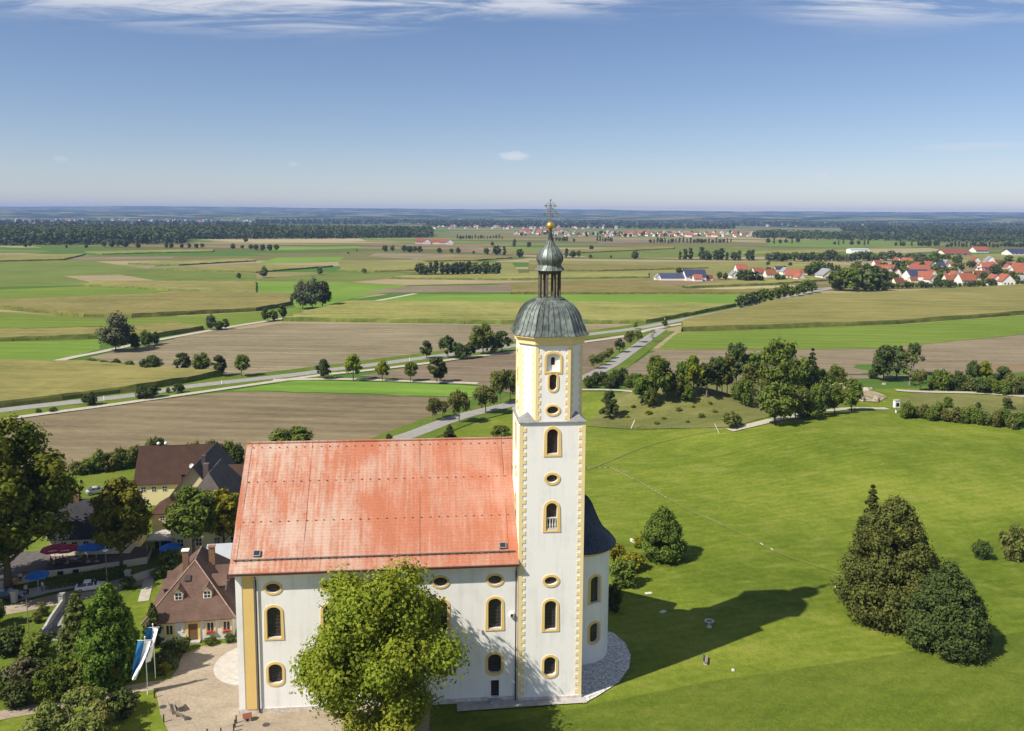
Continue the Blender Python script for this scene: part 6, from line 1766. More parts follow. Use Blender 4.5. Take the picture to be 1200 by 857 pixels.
def mass_rows(pts, name, label, keys='rs'):
    L = []
    for x, y, h in pts:
        p = gp(x, y); s_ = h * mpp(p) / 10 * 1.05; w = s_ * rg.uniform(0.85, 1.2)
        L.append((FARM[rg.choice(keys)], Matrix.Translation(p) @ Matrix.Rotation(rg.uniform(0, 6), 4, 'Z') @ Matrix.Diagonal((w, w, s_, 1))))
    return merge_stuff(name, L, label, 'trees')
def rows(pts, label, group, keys='rrgs'):
    for x, y, h in pts: far_tree(x, y, h, rg.choice(keys), label, group, rg.uniform(0.85, 1.2))
rows([(492 + i * 6.4, 322 - abs(i - 7) * 0.05 + rg.uniform(-.6, .6), rg.uniform(11, 16)) for i in range(15)], 'tree of the long copse in the fields left of the lantern', 'long copse left of the lantern', 'rrs')
rows([(869 + i * 8.3, 361 - i * 1.75, rg.uniform(14, 20)) for i in range(11)], 'tree of the dense row along the road to the village', 'row along the village road', 'rgg')
rows([(451, 295, 8), (460, 295, 8), (474, 295, 8), (480, 296, 8), (486, 296, 8), (492, 296, 8), (515, 297, 7), (529, 297, 6), (537, 297.5, 8), (555, 298, 4), (570, 299, 9), (582, 299, 12), (591, 299.5, 10), (577, 289, 6), (603, 290, 9), (609, 302, 11), (620, 290, 7), (664, 302, 10), (671, 302, 9), (678, 302, 9), (693, 293, 6), (692, 303, 5), (716, 303, 4), (744, 304, 11), (418, 295, 3), (408, 298, 3)], 'small scattered tree on the far plain around the lantern', 'scattered trees on the far plain', 'rrgs')
rows([(797, 304.5, 9), (803, 304.5, 12), (809, 304.5, 13), (822, 304.5, 14), (827, 305, 12), (832, 305, 8), (841, 305, 13), (846, 305, 13), (852, 305.5, 9), (860, 305.5, 11), (866, 305.5, 11), (878, 305.5, 13), (882, 305.5, 12)], 'poplar-like tree of the broken row behind the farm', 'broken row behind the farm', 'ssr')
rows([(901 + i * 5.1, 306.5 + rg.uniform(-1.2, 1.0), rg.uniform(7, 14)) for i in range(42)], 'tree of the long belt above the village roofs', 'belt above the village', 'rrgw')
rows([(796, 321, 8), (843, 328, 10), (850, 328, 9), (868, 330.5, 15), (876, 331, 16), (884, 331, 14), (892, 331, 8), (900, 320.5, 8), (906, 321, 7), (911, 330, 10), (918, 330, 8), (919, 318, 7), (948, 323, 13), (955, 322, 17), (963, 321, 15), (972, 320, 13), (981, 322, 12), (900, 312, 6), (926, 313, 6)], 'dark tree among the farm roofs left of the village', 'trees among the farm roofs', 'rrg')
rows([(980 + i * 6.2, 341.5 + rg.uniform(-1, 0.5), rg.uniform(17, 30)) for i in range(10)] + [(985 + i * 9, 331, rg.uniform(12, 20)) for i in range(6)], 'tall tree of the thick clump at the village entrance', 'clump at the village entrance', 'rgws')
rows([(1035 + i * 5.6, 339.0 - i * 0.16 + rg.uniform(-.6, .6), rg.uniform(5, 10)) for i in range(30)], 'low tree of the hedge below the village houses', 'hedge below the village', 'rg')
vt = []
for i in range(98):
    x = rg.uniform(1000, 1215); y = rg.uniform(308, 334); vt.append((x, y, rg.uniform(7, 13)))
rows(vt, 'garden tree between the red village roofs', 'garden trees in the village', 'rrg')
mass_rows([(900 + i * 7, 285.5 + rg.uniform(-1, 1), rg.uniform(4, 7)) for i in range(6)] + [(972 + rg.uniform(0, 50), 287 + rg.uniform(-1, 1), rg.uniform(4, 6)) for i in range(8)] + [(1045 + rg.uniform(0, 60), 288.5, rg.uniform(4, 7)) for i in range(14)] + [(1110 + i * 4.5, 289.5 + rg.uniform(-.7, .7), rg.uniform(4, 7)) for i in range(21)], 'far_tree_rows', 'rows of small trees on the far fields above the village', 'rrs')
mass_rows([(640 + rg.uniform(0, 35), 283 + rg.uniform(-1, 1), rg.uniform(4, 6)) for i in range(10)] + [(700 + i * 3.2, 283 + rg.uniform(-.5, .5), rg.uniform(4, 6)) for i in range(6)] + [(762 + i * 4.3, 285 + rg.uniform(-.5, .5), rg.uniform(4, 7)) for i in range(23)] + [(536 + i * 3.5, 280 + rg.uniform(-.5, .5), rg.uniform(3, 5)) for i in range(16)], 'far_tree_rows', 'rows of tiny trees before the distant village behind the lantern', 'rs')
rows([(35, 290, 9), (30, 290, 6), (78, 291, 4), (101, 291, 5), (122, 290, 8), (131, 290, 9), (139, 290, 10), (147, 290, 9), (162, 291, 7), (195, 291, 6), (201, 291, 6), (213, 291, 6), (222, 291, 6), (230, 291, 6), (237, 291, 6), (273, 292, 7), (284, 292, 5), (294, 292, 6), (300, 294, 8), (308, 294, 8), (316, 294, 8), (324, 294, 8), (288, 284, 6)], 'small dark tree in front of the long forest', 'trees in front of the forest', 'rrg')

# ---- woods (one mass each)
def forest(name, px_pts, spacing, h, seed, per=26, leaf=3.0, label='', far_y=None):
    rgn = np.random.default_rng(seed)
    poly = [tuple(gp(*q).xy) for q in px_pts]
    xs = [q[0] for q in poly]; ys = [q[1] for q in poly]
    T = []
    for x in np.arange(min(xs), max(xs), spacing):
        for y in np.arange(min(ys), max(ys), spacing):
            q = (x + rgn.uniform(-.5, .5) * spacing, y + rgn.uniform(-.5, .5) * spacing)
            if inside(q, poly): T.append(q)
    T = np.array(T); n = len(T)
    hh = h * rgn.uniform(0.72, 1.18, n)
    idx = np.repeat(np.arange(n), per); m = len(idx)
    d = rgn.normal(size=(m, 3)); d /= np.linalg.norm(d, axis=1, keepdims=True)
    rad = hh[idx] * 0.46
    P = np.stack([T[idx, 0] + d[:, 0] * rad * 0.72, T[idx, 1] + d[:, 1] * rad * 0.72, hh[idx] * 0.52 + d[:, 2] * rad], 1)
    tint = np.clip(0.25 + 0.35 * rgn.random(n)[idx] + 0.3 * rgn.random(m), 0, 1)
    me = quads_mesh(name, P, d + np.array([0, 0, 0.4]) + 0.35 * rgn.normal(size=(m, 3)), np.full(m, leaf) * rgn.uniform(.7, 1.3, m), tint, np.zeros(m), 'leaf_forest', rgn)
    return tag(new_obj(name, me), label, 'forest', kind='stuff')
forest('forest', [(-120, 288), (60, 288), (215, 286), (222, 281), (300, 280.5), (400, 280), (505, 278.5), (506, 274.5), (300, 272), (-120, 271)], 16, 24, 1, 26, 3.4, 'long dark forest along the far plain at left')
forest('forest', [(985, 272), (1100, 276), (1300, 281), (1300, 276), (1100, 271), (985, 268)], 34, 22, 2, 20, 4.5, 'dark woodland belt beyond the village at right')
forest('forest', [(880, 279), (940, 281), (1010, 282), (1100, 283.5), (1210, 285), (1210, 282), (1060, 279), (900, 275)], 24, 18, 3, 22, 3.4, 'belt of woods behind the fields above the village')
forest('forest', [(840, 265), (1000, 267), (1300, 271), (1300, 265.5), (1000, 262), (840, 260.5)], 75, 24, 6, 12, 8, 'far blue woodland across the right half of the plain')
forest('forest', [(300, 263.5), (600, 262), (840, 263), (840, 260), (600, 258.5), (300, 260)], 80, 24, 7, 12, 9, 'thin far woods below the central hills')
forest('forest', [(500, 266), (700, 268), (860, 269), (860, 266), (700, 265), (500, 263)], 60, 22, 4, 14, 7, 'far woods around the distant village')
forest('forest', [(-100, 264), (150, 266), (320, 267), (320, 264.5), (150, 263), (-100, 261.5)], 75, 22, 5, 12, 8, 'far woods behind the left forest')

# ---- houses
VH = {}
def vproto(key, w, d, e, r, axis, wall, tiles):
    t, ro = house('village_house', 'x', 'house', (0, 0, 0), 0, w, d, e, r, 'gable', axis, wall, tiles, 0.5)
    for ch in t.children: ch.location = (-w / 2, -d / 2, 0)
    for s_ in ('f',):
        fr = hframe('f', w, d)
        for a in (w * 0.25, w * 0.5, w * 0.75):
            m_ = MB(); m_.obox(fr.p(a, e * 0.55, 0.03), fr.u * 0.55, fr.n * 0.03, Vector((0, 0, 0.65))); o_ = m_.build('window', 'window_glass', t); o_.location = (-w / 2, -d / 2, 0)
    VH[key] = [t, False, w]
vproto('A', 12, 10, 4.2, 9.4, 'x', 'house_white', 'red_tiles')
vproto('B', 10, 13, 4.6, 10.0, 'y', 'house_white', 'red_tiles')
vproto('C', 13, 10, 3.8, 9.0, 'x', 'cream_wall', 'dark_red_tiles')
vproto('D', 14, 11, 4.2, 9.2, 'x', 'house_white', 'solar_blue')
vproto('E', 11, 12, 4.2, 9.6, 'y', 'house_white', 'grey_roof')
vproto('F', 22, 11, 4.2, 9.0, 'x', 'cream_wall', 'red_tiles')
LB = {'A': 'white village house with red roof slope towards the viewer', 'B': 'white village house with gable end towards the viewer and red roof', 'C': 'cream village house with dark red roof', 'D': 'white village house with blue solar roof', 'E': 'white village house with grey roof', 'F': 'long barn with bright red roof in the village'}
def vhouse(px, py, wpx, key, rz, label=None, group='houses of the village', hs=1.0):
    p = gp(px, py); s_ = mpp(p); rec = VH[key]
    sc_ = wpx * s_ / rec[2]
    hs = min(hs, 10.5 / (9.5 * sc_))
    lab = label or LB[key]
    if not rec[1]:
        rec[1] = True; t = rec[0]
        t.location = p; t.rotation_euler = (0, 0, rz); t.scale = (sc_, sc_, sc_ * hs); t['label'] = lab; t['group'] = group
        return t
    t = copy_tree(rec[0], None, lab, group, p, rz, (sc_, sc_, sc_ * hs)); t.name = 'village_house'
    return t
r_ = random.Random(31)
for a in [(1075, 320.7, 25, 'F', .1, 'long bright orange-red barn roof in the middle of the village'), (1036, 319.5, 23, 'F', .05, 'long red barn roof behind the village entrance trees'), (1060, 313.5, 20, 'F', .1, 'long red roof at the upper edge of the village'), (1073, 328, 24, 'D', .1, 'broad grey-blue solar roof in the village'), (1112, 332, 13, 'A', .15, 'red-roofed house left of the hedge gap in the village'), (1131, 333.5, 18, 'A', .1, 'wide red roof low in the village'), (1147, 328, 16, 'C', .2, 'dark red roof right of the village centre'), (1164, 334.5, 13, 'B', -.1, 'left of two big white gables at the lower village edge'), (1177, 335.5, 15, 'B', -.1, 'right of two big white gables at the lower village edge'), (1180, 321, 8, 'E', .1, 'pale block-like house with grey roof near the right edge'), (1192, 324, 15, 'A', .1, 'red roof at the right picture edge of the village'), (1142, 309, 8, 'B', 0, 'white gable high in the village'), (1147, 296, 16, 'A', .1, 'red farmhouse alone above the village'), (1191, 299, 24, 'D', .05, 'solar-roofed hall alone above the village'), (1117, 299.5, 30, 'C', .03, 'long brown-roofed barn alone above the village'), (1090, 332, 10, 'B', .1, 'small white gable beside the solar roof'), (1052, 334, 12, 'C', .2, 'dark roofed house behind the low hedge'), (1022, 334, 11, 'B', .3, 'white gable beside the village entrance trees'), (1198, 333, 12, 'E', .1, 'grey roofed house at the lower right village edge')]:
    vhouse(*a)
for i in range(62):
    x = r_.uniform(1025, 1215); y = r_.uniform(309, 331)
    vhouse(x, y, r_.uniform(7, 11), r_.choice('AABBCCDE'), r_.choice((0.1, 0.2, -0.15, 0.4, 1.2)))
for a in [(813, 328.5, 24, 'D', .1, 'white farmhouse with blue solar roof left of the village'), (817, 329.5, 10, 'A', .1, 'small red-roofed extension before the solar farmhouse'), (771, 328, 8, 'E', 0.1, 'little pale hut at the left end of the farm'), (830, 328.5, 9, 'C', .1, 'small dark-red shed right of the solar farmhouse'), (860, 326, 10, 'E', .1, 'white grey-roofed house between the farm trees'), (868, 319.5, 13, 'A', .1, 'red roof behind the farm trees'), (887, 323, 12, 'A', .3, 'red roof between two dark farm trees'), (902, 325, 12, 'A', .1, 'low red roof in the middle of the hamlet'), (912, 318, 9, 'D', .1, 'blue-roofed house at the back of the hamlet'), (928, 327.5, 15, 'A', -.3, 'angled red farmhouse at the right of the hamlet'), (941, 322, 14, 'F', .1, 'long red roof behind the angled farmhouse'), (936, 329, 9, 'B', .2, 'small white gable in front of the angled farmhouse'), (968, 327.5, 18, 'E', .1, 'white hall with pale roof at the hamlet edge'), (920, 322, 10, 'E', .1, 'grey-roofed house in the hamlet')]:
    vhouse(*a, group='houses of the hamlet')
pb = gp(790, 328.8); s_ = mpp(pb)
lbarn, _r = house('solar_barn', 'very long low barn with dark blue solar roof left of the hamlet', 'barn', pb - Vector((15.5 * s_, 0, 0)), 0.02, 31 * s_, 14, 2.6, 6.4, 'gable', 'x', 'house_white', 'solar_blue')
pb = gp(1008, 297.5); s_ = mpp(pb)
lhall, _r = house('white_hall', 'long white hall standing alone in the far fields', 'hall', pb - Vector((11 * s_, 0, 0)), 0.0, 22 * s_, 20, 7.0, 8.4, 'gable', 'x', 'white_paint', 'metal_roof')
for x, y, w, k in ((492, 285.5, 10, 'A'), (500, 286, 9, 'B'), (508, 286, 14, 'F'), (518, 286, 10, 'A'), (527, 286.5, 8, 'E')):
    vhouse(x, y, w, k, .1, {'A': 'red-roofed farm building of the lone farm right of the forest', 'B': 'white gabled farmhouse of the lone farm right of the forest', 'F': 'long red barn of the lone farm right of the forest', 'E': 'grey shed of the lone farm right of the forest'}[k], 'lone farm right of the forest')
for i in range(120):
    x = r_.uniform(602, 905); y = r_.uniform(273, 277.5) + (x - 750) * 0.004 - (1.5 if x < 660 else 0)
    vhouse(x, y, r_.uniform(3.2, 5.5), r_.choice('AABBCE'), r_.choice((0.1, 0.4, 1.2)), 'tiny house of the distant village behind the lantern', 'distant village behind the lantern')
vt = [(r_.uniform(602, 905), r_.uniform(273, 278), r_.uniform(2.5, 4.5)) for i in range(60)]
mass_rows(vt, 'distant_village_trees', 'tiny trees among the distant village houses behind the lantern', 'r')
def mass_houses(rect_, n, name, label):
    L = []
    for i in range(n):
        x = r_.uniform(rect_[0], rect_[1]); p = gp(x, r_.uniform(rect_[2], rect_[3])); rec = VH[r_.choice('ABE')]
        sc_ = min(r_.uniform(2.0, 3.4) * mpp(p) / rec[2], 1.6)
        M = Matrix.Translation(p) @ Matrix.Rotation(r_.choice((0.1, 0.4, 1.3)), 4, 'Z') @ Matrix.Diagonal((sc_, sc_, sc_, 1)) @ Matrix.Translation((-rec[2] / 2, -5, 0))
        for ch in rec[0].children:
            if not ch.name.startswith('window'): L.append((ch.data, M))
    return merge_stuff(name, L, label, 'houses')
mass_houses((0, 330, 257.8, 260.4), 90, 'far_settlement', 'minute pale houses of the settlement beyond the left forest')
mass_houses((500, 730, 266, 268.5), 70, 'far_settlement', 'minute pale houses of the settlement around the cross')
mass_houses((880, 1180, 263, 266), 50, 'far_settlement', 'minute pale houses of the settlements below the right hills')
# ------------------------------------------------------------------ small things
def paint(name, col): 
    b = NB(name); b.principled(b.ramp(b.noise(b.tc(), 1.5, 3), [(0.3, tuple(c * 0.94 for c in col)), (0.7, col)]), 0.3, 0.1, spec=0.5, **{'Coat Weight': 0.5, 'Coat Roughness': 0.08})
paint('car_blue', (0.018, 0.028, 0.070)); paint('car_white', (0.72, 0.72, 0.70)); paint('car_black', (0.014, 0.016, 0.018)); paint('car_yellow', (0.60, 0.36, 0.03)); paint('car_silver', (0.38, 0.40, 0.42))
simple('rubber', (0.02, 0.02, 0.02), 0.9); simple('rim', (0.40, 0.40, 0.41), 0.4, 0.6); simple('lamp_red', (0.35, 0.02, 0.02), 0.3); simple('lamp_white', (0.7, 0.7, 0.68), 0.2)
def car(label, loc, rz, paintm, L=4.4, W=1.8, Hh=1.5, estate=False):
    t = thing('parked_car', label, 'car', loc, rz, 'cars parked near the tavern')
    # side profile: (x, z) lower body and greenhouse
    low = [(-L / 2, 0.45), (-L / 2 + 0.08, 0.28), (L / 2 - 0.15, 0.28), (L / 2, 0.45), (L / 2 - 0.05, 0.72), (L / 2 - 1.15, 0.93), (-L / 2 + (0.05 if estate else 0.5), 0.98), (-L / 2 + 0.02, 0.85)]
    def loft(poly, w0, w1, zlo, zhi, inset=0.0):
        m = MB(); n = len(poly); vs = []
        for s_ in (-1, 1):
            for (x, z) in poly:
                f = (z - zlo) / (zhi - zlo); ww = w0 + (w1 - w0) * f
                vs.append((x, s_ * ww / 2, z))
        cx_ = sum(p[0] for p in poly) / n; cz = sum(p[1] for p in poly) / n
        fs = [tuple(range(n)), tuple(range(2 * n - 1, n - 1, -1))] + [(i, n + i, n + (i + 1) % n, (i + 1) % n) for i in range(n)]
        m.add(vs, [f[::-1] for f in fs]); return m
    body = loft(low, W, W * 0.97, 0.28, 0.98).build('body', paintm, t)
    bv = body.modifiers.new('bevel', 'BEVEL'); bv.width = 0.06; bv.segments = 2; bv.limit_method = 'ANGLE'
    rear = -L / 2 + (0.12 if estate else 0.45)
    gh = [(rear, 0.985), (L / 2 - 1.25, 0.95), (L / 2 - 2.05, Hh - 0.06), (rear + 0.45 + (0 if estate else 0.35), Hh - 0.05)]
    cab = loft(gh, W * 0.95, W * 0.74, 0.95, Hh).build('cabin', 'window_glass', t)
    rf = loft([(rear + 0.42 + (0 if estate else 0.35), Hh - 0.07), (L / 2 - 2.0, Hh - 0.08), (L / 2 - 2.3, Hh + 0.0), (rear + 0.7 + (0 if estate else 0.3), Hh + 0.01)], W * 0.77, W * 0.72, Hh - 0.08, Hh).build('roof', paintm, t)
    for x in (L / 2 - 1.62, rear + 1.35):
        for s_ in (-1, 1):
            m = MB(); m.obox((x, s_ * W * 0.428, (Hh + 0.93) / 2), (0.05, 0, 0), (0, 0.03, 0), (0, -s_ * 0.085, (Hh - 0.95) / 2)); m.build('pillar', paintm, t)
    for x in (L / 2 - 0.85, -L / 2 + 0.82):
        for s_ in (-1, 1):
            m = MB(); m.tube([(x, s_ * (W / 2 - 0.2), 0.32), (x, s_ * (W / 2 + 0.015), 0.32)], 0.32, 16, sm=False); wh = m.build('wheel', 'rubber', t)
            m = MB(); m.tube([(x, s_ * (W / 2 + 0.016), 0.32), (x, s_ * (W / 2 + 0.03), 0.32)], 0.2, 12, sm=False); m.build('rim', 'rim', wh)
    for s_ in (-1, 1):
        m = MB(); m.obox((L / 2 - 0.06, s_ * W * 0.36, 0.66), (0.07, 0, 0), (0, 0.2, 0), (0, 0, 0.07)); m.build('headlight', 'lamp_white', t)
        m = MB(); m.obox((-L / 2 + 0.02, s_ * W * 0.38, 0.78), (0.05, 0, 0), (0, 0.14, 0), (0, 0, 0.1)); m.build('tail_light', 'lamp_red', t)
        m = MB(); m.obox((L / 2 - 1.5, s_ * (W / 2 + 0.06), 0.98), (0.08, 0, 0), (0, 0.09, 0), (0, 0, 0.07)); m.build('mirror', paintm, t)
    return t
p = H(10, 702); car('dark blue estate car on the lane at the left edge', p, R(12), 'car_blue', 4.6, estate=True)
p = H(106, 691); car('white car parked along the clipped hedge', p, R(22), 'car_white')
p = H(62, 746); car('black car in the walled parking bay', p, R(8), 'car_black', 3.9)
p = H(114, 578); car('silver car on the grass behind the tavern', p, R(40), 'car_silver')
p = H(7, 686); car('yellow car in the shade of the lime tree', p, R(10), 'car_yellow')

# flags: pole with a hanging banner, wind towards the viewer's left
simple('flag_blue', (0.02, 0.16, 0.40), 0.8, var=0.1); simple('flag_white', (0.78, 0.78, 0.78), 0.8, var=0.05)
def flag(label, px, py, hpx, seed, lenm, dirx):
    p = H(px, py); h = hpx * mpp(p) * 1.1
    t = thing('flag_pole', label, 'flag', p, 0, 'flags by the forecourt')
    m = MB(); m.tube([(0, 0, 0), (0, 0, h)], [0.07, 0.045], 8); m.sphere((0, 0, h + 0.08), 0.1, 8); m.build('pole', 'white_paint', t)
    m = MB(); m.tube([(-0.95, 0, h - 0.4), (0.85, 0, h - 0.3)], 0.03, 6); m.build('crossbar', 'white_paint', t)
    wv = MB(); NU, NV = 8, 18; w = 1.5
    for half, mat_i in ((0, 0), (1, 1)):
        for i in range(NU // 2 + 1): pass
    vs = []
    for j in range(NV + 1):
        v = j / NV; zz = h - 0.42 - lenm * v
        for i in range(NU + 1):
            u = i / NU; amp = 0.12 + v * 0.55
            tw = 0.55 * v * math.sin(v * 3.0 + seed)
            x = -0.85 + u * 1.6 * (1 - 0.55 * v) + dirx * (v ** 1.35) * lenm * 0.42
            y = -0.10 - math.sin(u * 5 + v * 4 + seed) * amp * 0.8 - 0.35 * v + tw * (u - .5)
            vs.append((x, y, zz + 0.25 * v * math.sin(u * 3 + seed)))
    fs, mi = [], []
    for j in range(NV):
        for i in range(NU):
            f = (j * (NU + 1) + i, j * (NU + 1) + i + 1, (j + 1) * (NU + 1) + i + 1, (j + 1) * (NU + 1) + i)
            wv.add([vs[k] for k in f], [(3, 2, 1, 0)], 0 if i < NU // 2 else 1, True)
    wv.build('banner', ['flag_blue', 'flag_white'], t)
    return t
flag('front blue and white banner on a white pole by the forecourt', 173, 814, 64, 0.3, 4.8, -0.5)
flag('rear blue and white banner on a white pole by the forecourt', 182, 795, 60, 2.0, 4.2, -0.15)

# parasols, tables and guests on the tavern terrace
simple('parasol_red', (0.30, 0.025, 0.06), 0.8, var=0.15); simple('parasol_blue', (0.02, 0.13, 0.46), 0.8, var=0.15)
def parasol(label, px, py, z, r, mat, h=2.6, square=False):
    p = H(px, py, z)
    t = thing('parasol', label, 'parasol', p, 0.3, 'parasols outside the tavern')
    m = MB(); m.tube([(0, 0, 0), (0, 0, h + 0.5)], 0.04, 6); m.build('pole', 'white_paint', t)
    m = MB(); n = 4 if square else 8
    ring = [(math.cos(6.283 * i / n + .4), math.sin(6.283 * i / n + .4)) for i in range(n)]
    m.lathe([(r, h - 0.22), (r, h), (r * 0.5, h + 0.38), (0.05, h + 0.6)], n, (0, 0), sm=False, a0=.4, a1=.4 + 2 * math.pi)
    cp = m.build('canopy', mat, t)
    if mat == 'parasol_red':      # white lettering, illegible at this distance, on the panel facing the lane
        lt = MB(); al = 4.72; dv = Vector((math.cos(al), math.sin(al), 0)); sv_ = Vector((-dv.y, dv.x, 0)); ap_ = math.cos(math.pi / 8)
        dn = (dv * (0.5 * r * ap_) - Vector((0, 0, 0.38))).normalized(); nn_ = sv_.cross(dn).normalized(); nn_ = nn_ if nn_.z > 0 else -nn_
        for k in range(9):
            lw = (0.05, 0.06, 0.045)[k % 3]; lh = (0.10, 0.07, 0.10, 0.07)[k % 4]
            lt.obox(dv * (0.80 * r * ap_) + Vector((0, 0, h + 0.152)) + sv_ * (0.14 * (k - 4)) + nn_ * 0.012, sv_ * lw, dn * lh, nn_ * 0.006)
        tag(lt.build('lettering', 'white_paint', cp), kind='stuff')
    for i in range(n):
        rb = MB(); a = 6.283 * i / n + .4; rb.tube([(0, 0, h + 0.5), (r * .98 * math.cos(a), r * .98 * math.sin(a), h - 0.06)], 0.02, 4); rb.build('rib', 'grey_wood', t)
    m = MB(); m.lathe([(0.45, 0), (0.45, 0.08), (0.1, 0.12)], 10); m.build('base', 'concrete', t)
    return t
# writing on the red parasols' valance is a plain white stripe of lettering too small to read
for a in [('left red parasol before the tavern wall', 65, 660, TZ, 2.2, 'parasol_red'), ('right red parasol overlapping its red neighbour', 79, 660, TZ, 1.9, 'parasol_red'), ('left blue parasol on the tavern terrace', 103, 658.5, TZ, 1.6, 'parasol_blue'), ('right blue parasol on the tavern terrace', 113, 658, TZ, 1.6, 'parasol_blue'), ('blue parasol at the pavement below the terrace', 45, 692, 0.12, 1.75, 'parasol_blue'), ('blue parasol in front of the yellow inn', 200, 658, 0, 1.9, 'parasol_blue')]:
    parasol(*a)
def person_mesh(key, joints, edges, rads):
    me = bpy.data.meshes.new('body'); me.from_pydata(joints, edges, [])
    o = bpy.data.objects.new('tmp', me); COL.objects.link(o)
    o.modifiers.new('skin', 'SKIN'); sv = me.skin_vertices[0].data
    for i, r in enumerate(rads): sv[i].radius = (r, r)
    sv[0].use_root = True
    ss_ = o.modifiers.new('sub', 'SUBSURF'); ss_.levels = 1; ss_.render_levels = 1
    dg = bpy.context.evaluated_depsgraph_get()
    m2 = bpy.data.meshes.new_from_object(o.evaluated_get(dg)); m2.name = 'body_' + key
    bpy.data.objects.remove(o)
    return m2
STAND = ([(0, 0, .95), (0, 0, 1.2), (0, 0, 1.42), (0, .01, 1.53), (0, -.02, 1.66), (0, -.01, 1.74), (.2, 0, 1.40), (.25, .03, 1.12), (.24, -.1, .90), (.23, -.14, .82), (-.2, 0, 1.40), (-.25, .03, 1.12), (-.24, -.1, .90), (-.23, -.14, .82), (.1, 0, .88), (.11, -.06, .5), (.11, .06, .08), (.12, -.1, .03), (-.1, 0, .88), (-.11, .02, .5), (-.11, .16, .1), (-.12, .02, .03)],
         [(0, 1), (1, 2), (2, 3), (3, 4), (4, 5), (2, 6), (6, 7), (7, 8), (8, 9), (2, 10), (10, 11), (11, 12), (12, 13), (0, 14), (14, 15), (15, 16), (16, 17), (0, 18), (18, 19), (19, 20), (20, 21)],
         [.15, .15, .15, .06, .10, .09, .075, .055, .045, .04, .075, .055, .045, .04, .10, .07, .045, .04, .10, .07, .045, .04])
SIT = ([(0, 0, .52), (0, .03, .78), (0, .02, 1.0), (0, 0, 1.1), (0, -.04, 1.23), (0, -.03, 1.3), (.2, 0, .97), (.26, -.05, .74), (.2, -.28, .72), (.16, -.36, .74), (-.2, 0, .97), (-.26, -.05, .74), (-.2, -.28, .72), (-.16, -.36, .74), (.1, -.05, .5), (.12, -.45, .5), (.12, -.45, .08), (.12, -.56, .04), (-.1, -.05, .5), (-.12, -.45, .5), (-.12, -.45, .08), (-.12, -.56, .04)], STAND[1], STAND[2])
PM = {'stand': person_mesh('stand', *STAND), 'sit': person_mesh('sit', *SIT)}
for i, c in enumerate(((0.55, 0.55, 0.55), (0.30, 0.03, 0.04), (0.05, 0.09, 0.20), (0.45, 0.38, 0.28), (0.03, 0.03, 0.035), (0.35, 0.45, 0.05), (0.45, 0.25, 0.33))): simple('cloth%d' % i, c, 0.9, var=0.1)
simple('skin', (0.50, 0.30, 0.21), 0.6, var=0.05); simple('hair', (0.05, 0.035, 0.025), 0.8); simple('trousers', (0.05, 0.05, 0.065), 0.9); simple('jeans', (0.07, 0.09, 0.14), 0.9)
def person(label, loc, rz, pose, top, bottom='trousers', group='guests outside the tavern'):
    t = thing('person', label, 'person', loc, rz, group)
    me = PM[pose].copy()
    for m in ('skin', top, bottom): me.materials.append(MATS[m])
    hip, neck = (0.92, 1.47) if pose == 'stand' else (0.60, 1.05)
    for p_ in me.polygons:
        c = p_.center
        leg = c.z < hip if pose == 'stand' else (c.z < 0.62 and not abs(c.x) > 0.19)
        hand = abs(c.x) > 0.14 and (c.z < 0.9 and c.z > .75 if pose == 'stand' else c.y < -0.27 and c.z > 0.62)
        p_.material_index = 0 if c.z > neck or hand else (2 if leg else 1); p_.use_smooth = True
    new_obj('body', me, t)
    zt = 1.70 if pose == 'stand' else 1.27; yo = -.0
    m = MB(); m.sphere((0, yo + .005, zt + .03), 0.112, 10, sz=0.85); m.build('hair', 'hair', t)
    return t
person('person in pale top and dark trousers walking on the pavement', H(30.5, 697, .12), R(200), 'stand', 'cloth3')
person('person in dark clothes beside the one in the pale top', H(33, 696, .12), R(170), 'stand', 'cloth4')
person('person in white standing by the pavement parasol', H(50, 693, .12), R(150), 'stand', 'cloth0', 'jeans')
person('person in bright yellow-green vest between the parasols', H(94.5, 659, TZ), R(180), 'stand', 'cloth5')
rr = random.Random(4)
SEATS = [(60, 668, 1, 'seated guest in red before the red parasols'), (66, 669, 4, 'seated guest in black under the left red parasol'), (70.5, 668, 2, 'seated guest in blue under the red parasols'), (74, 666.5, 1, 'seated guest in red at the right edge of the red parasols'), (85, 667, 6, 'seated guest in pink between red and blue parasols'), (88, 668, 0, 'seated guest in pale grey between red and blue parasols'), (92, 668, 2, 'seated guest in navy left of the blue parasols'), (29, 678, 2, 'seated guest in navy in the shade of the lime tree'), (24, 682, 0, 'seated guest in pale shirt in the shade of the lime tree')]
simple('table_wood', (0.22, 0.13, 0.06), 0.7)
def table(label, loc, rz):
    t = thing('beer_table', label, 'table', loc, rz, 'tables outside the tavern')
    MB().box(-1.0, 1.0, -0.35, 0.35, 0.70, 0.75).build('tabletop', 'table_wood', t)
    for x in (-0.8, 0.8):
        for y in (-0.25, 0.25): MB().box(x - .03, x + .03, y - .03, y + .03, 0, 0.698).build('leg', 'iron', t)
    return t
def chair(label, loc, rz):
    t = thing('garden_chair', label, 'chair', loc, rz, 'chairs outside the tavern')
    MB().box(-.22, .22, -.22, .22, .40, .43).build('seat', 'brown_wood', t)
    MB().box(-.22, .22, .20, .23, .45, .9).build('backrest', 'brown_wood', t)
    for x in (-.2, .2):
        for y in (-.2, .2): MB().box(x - .02, x + .02, y - .02, y + .02, 0, .398).build('leg', 'iron', t)
    return t
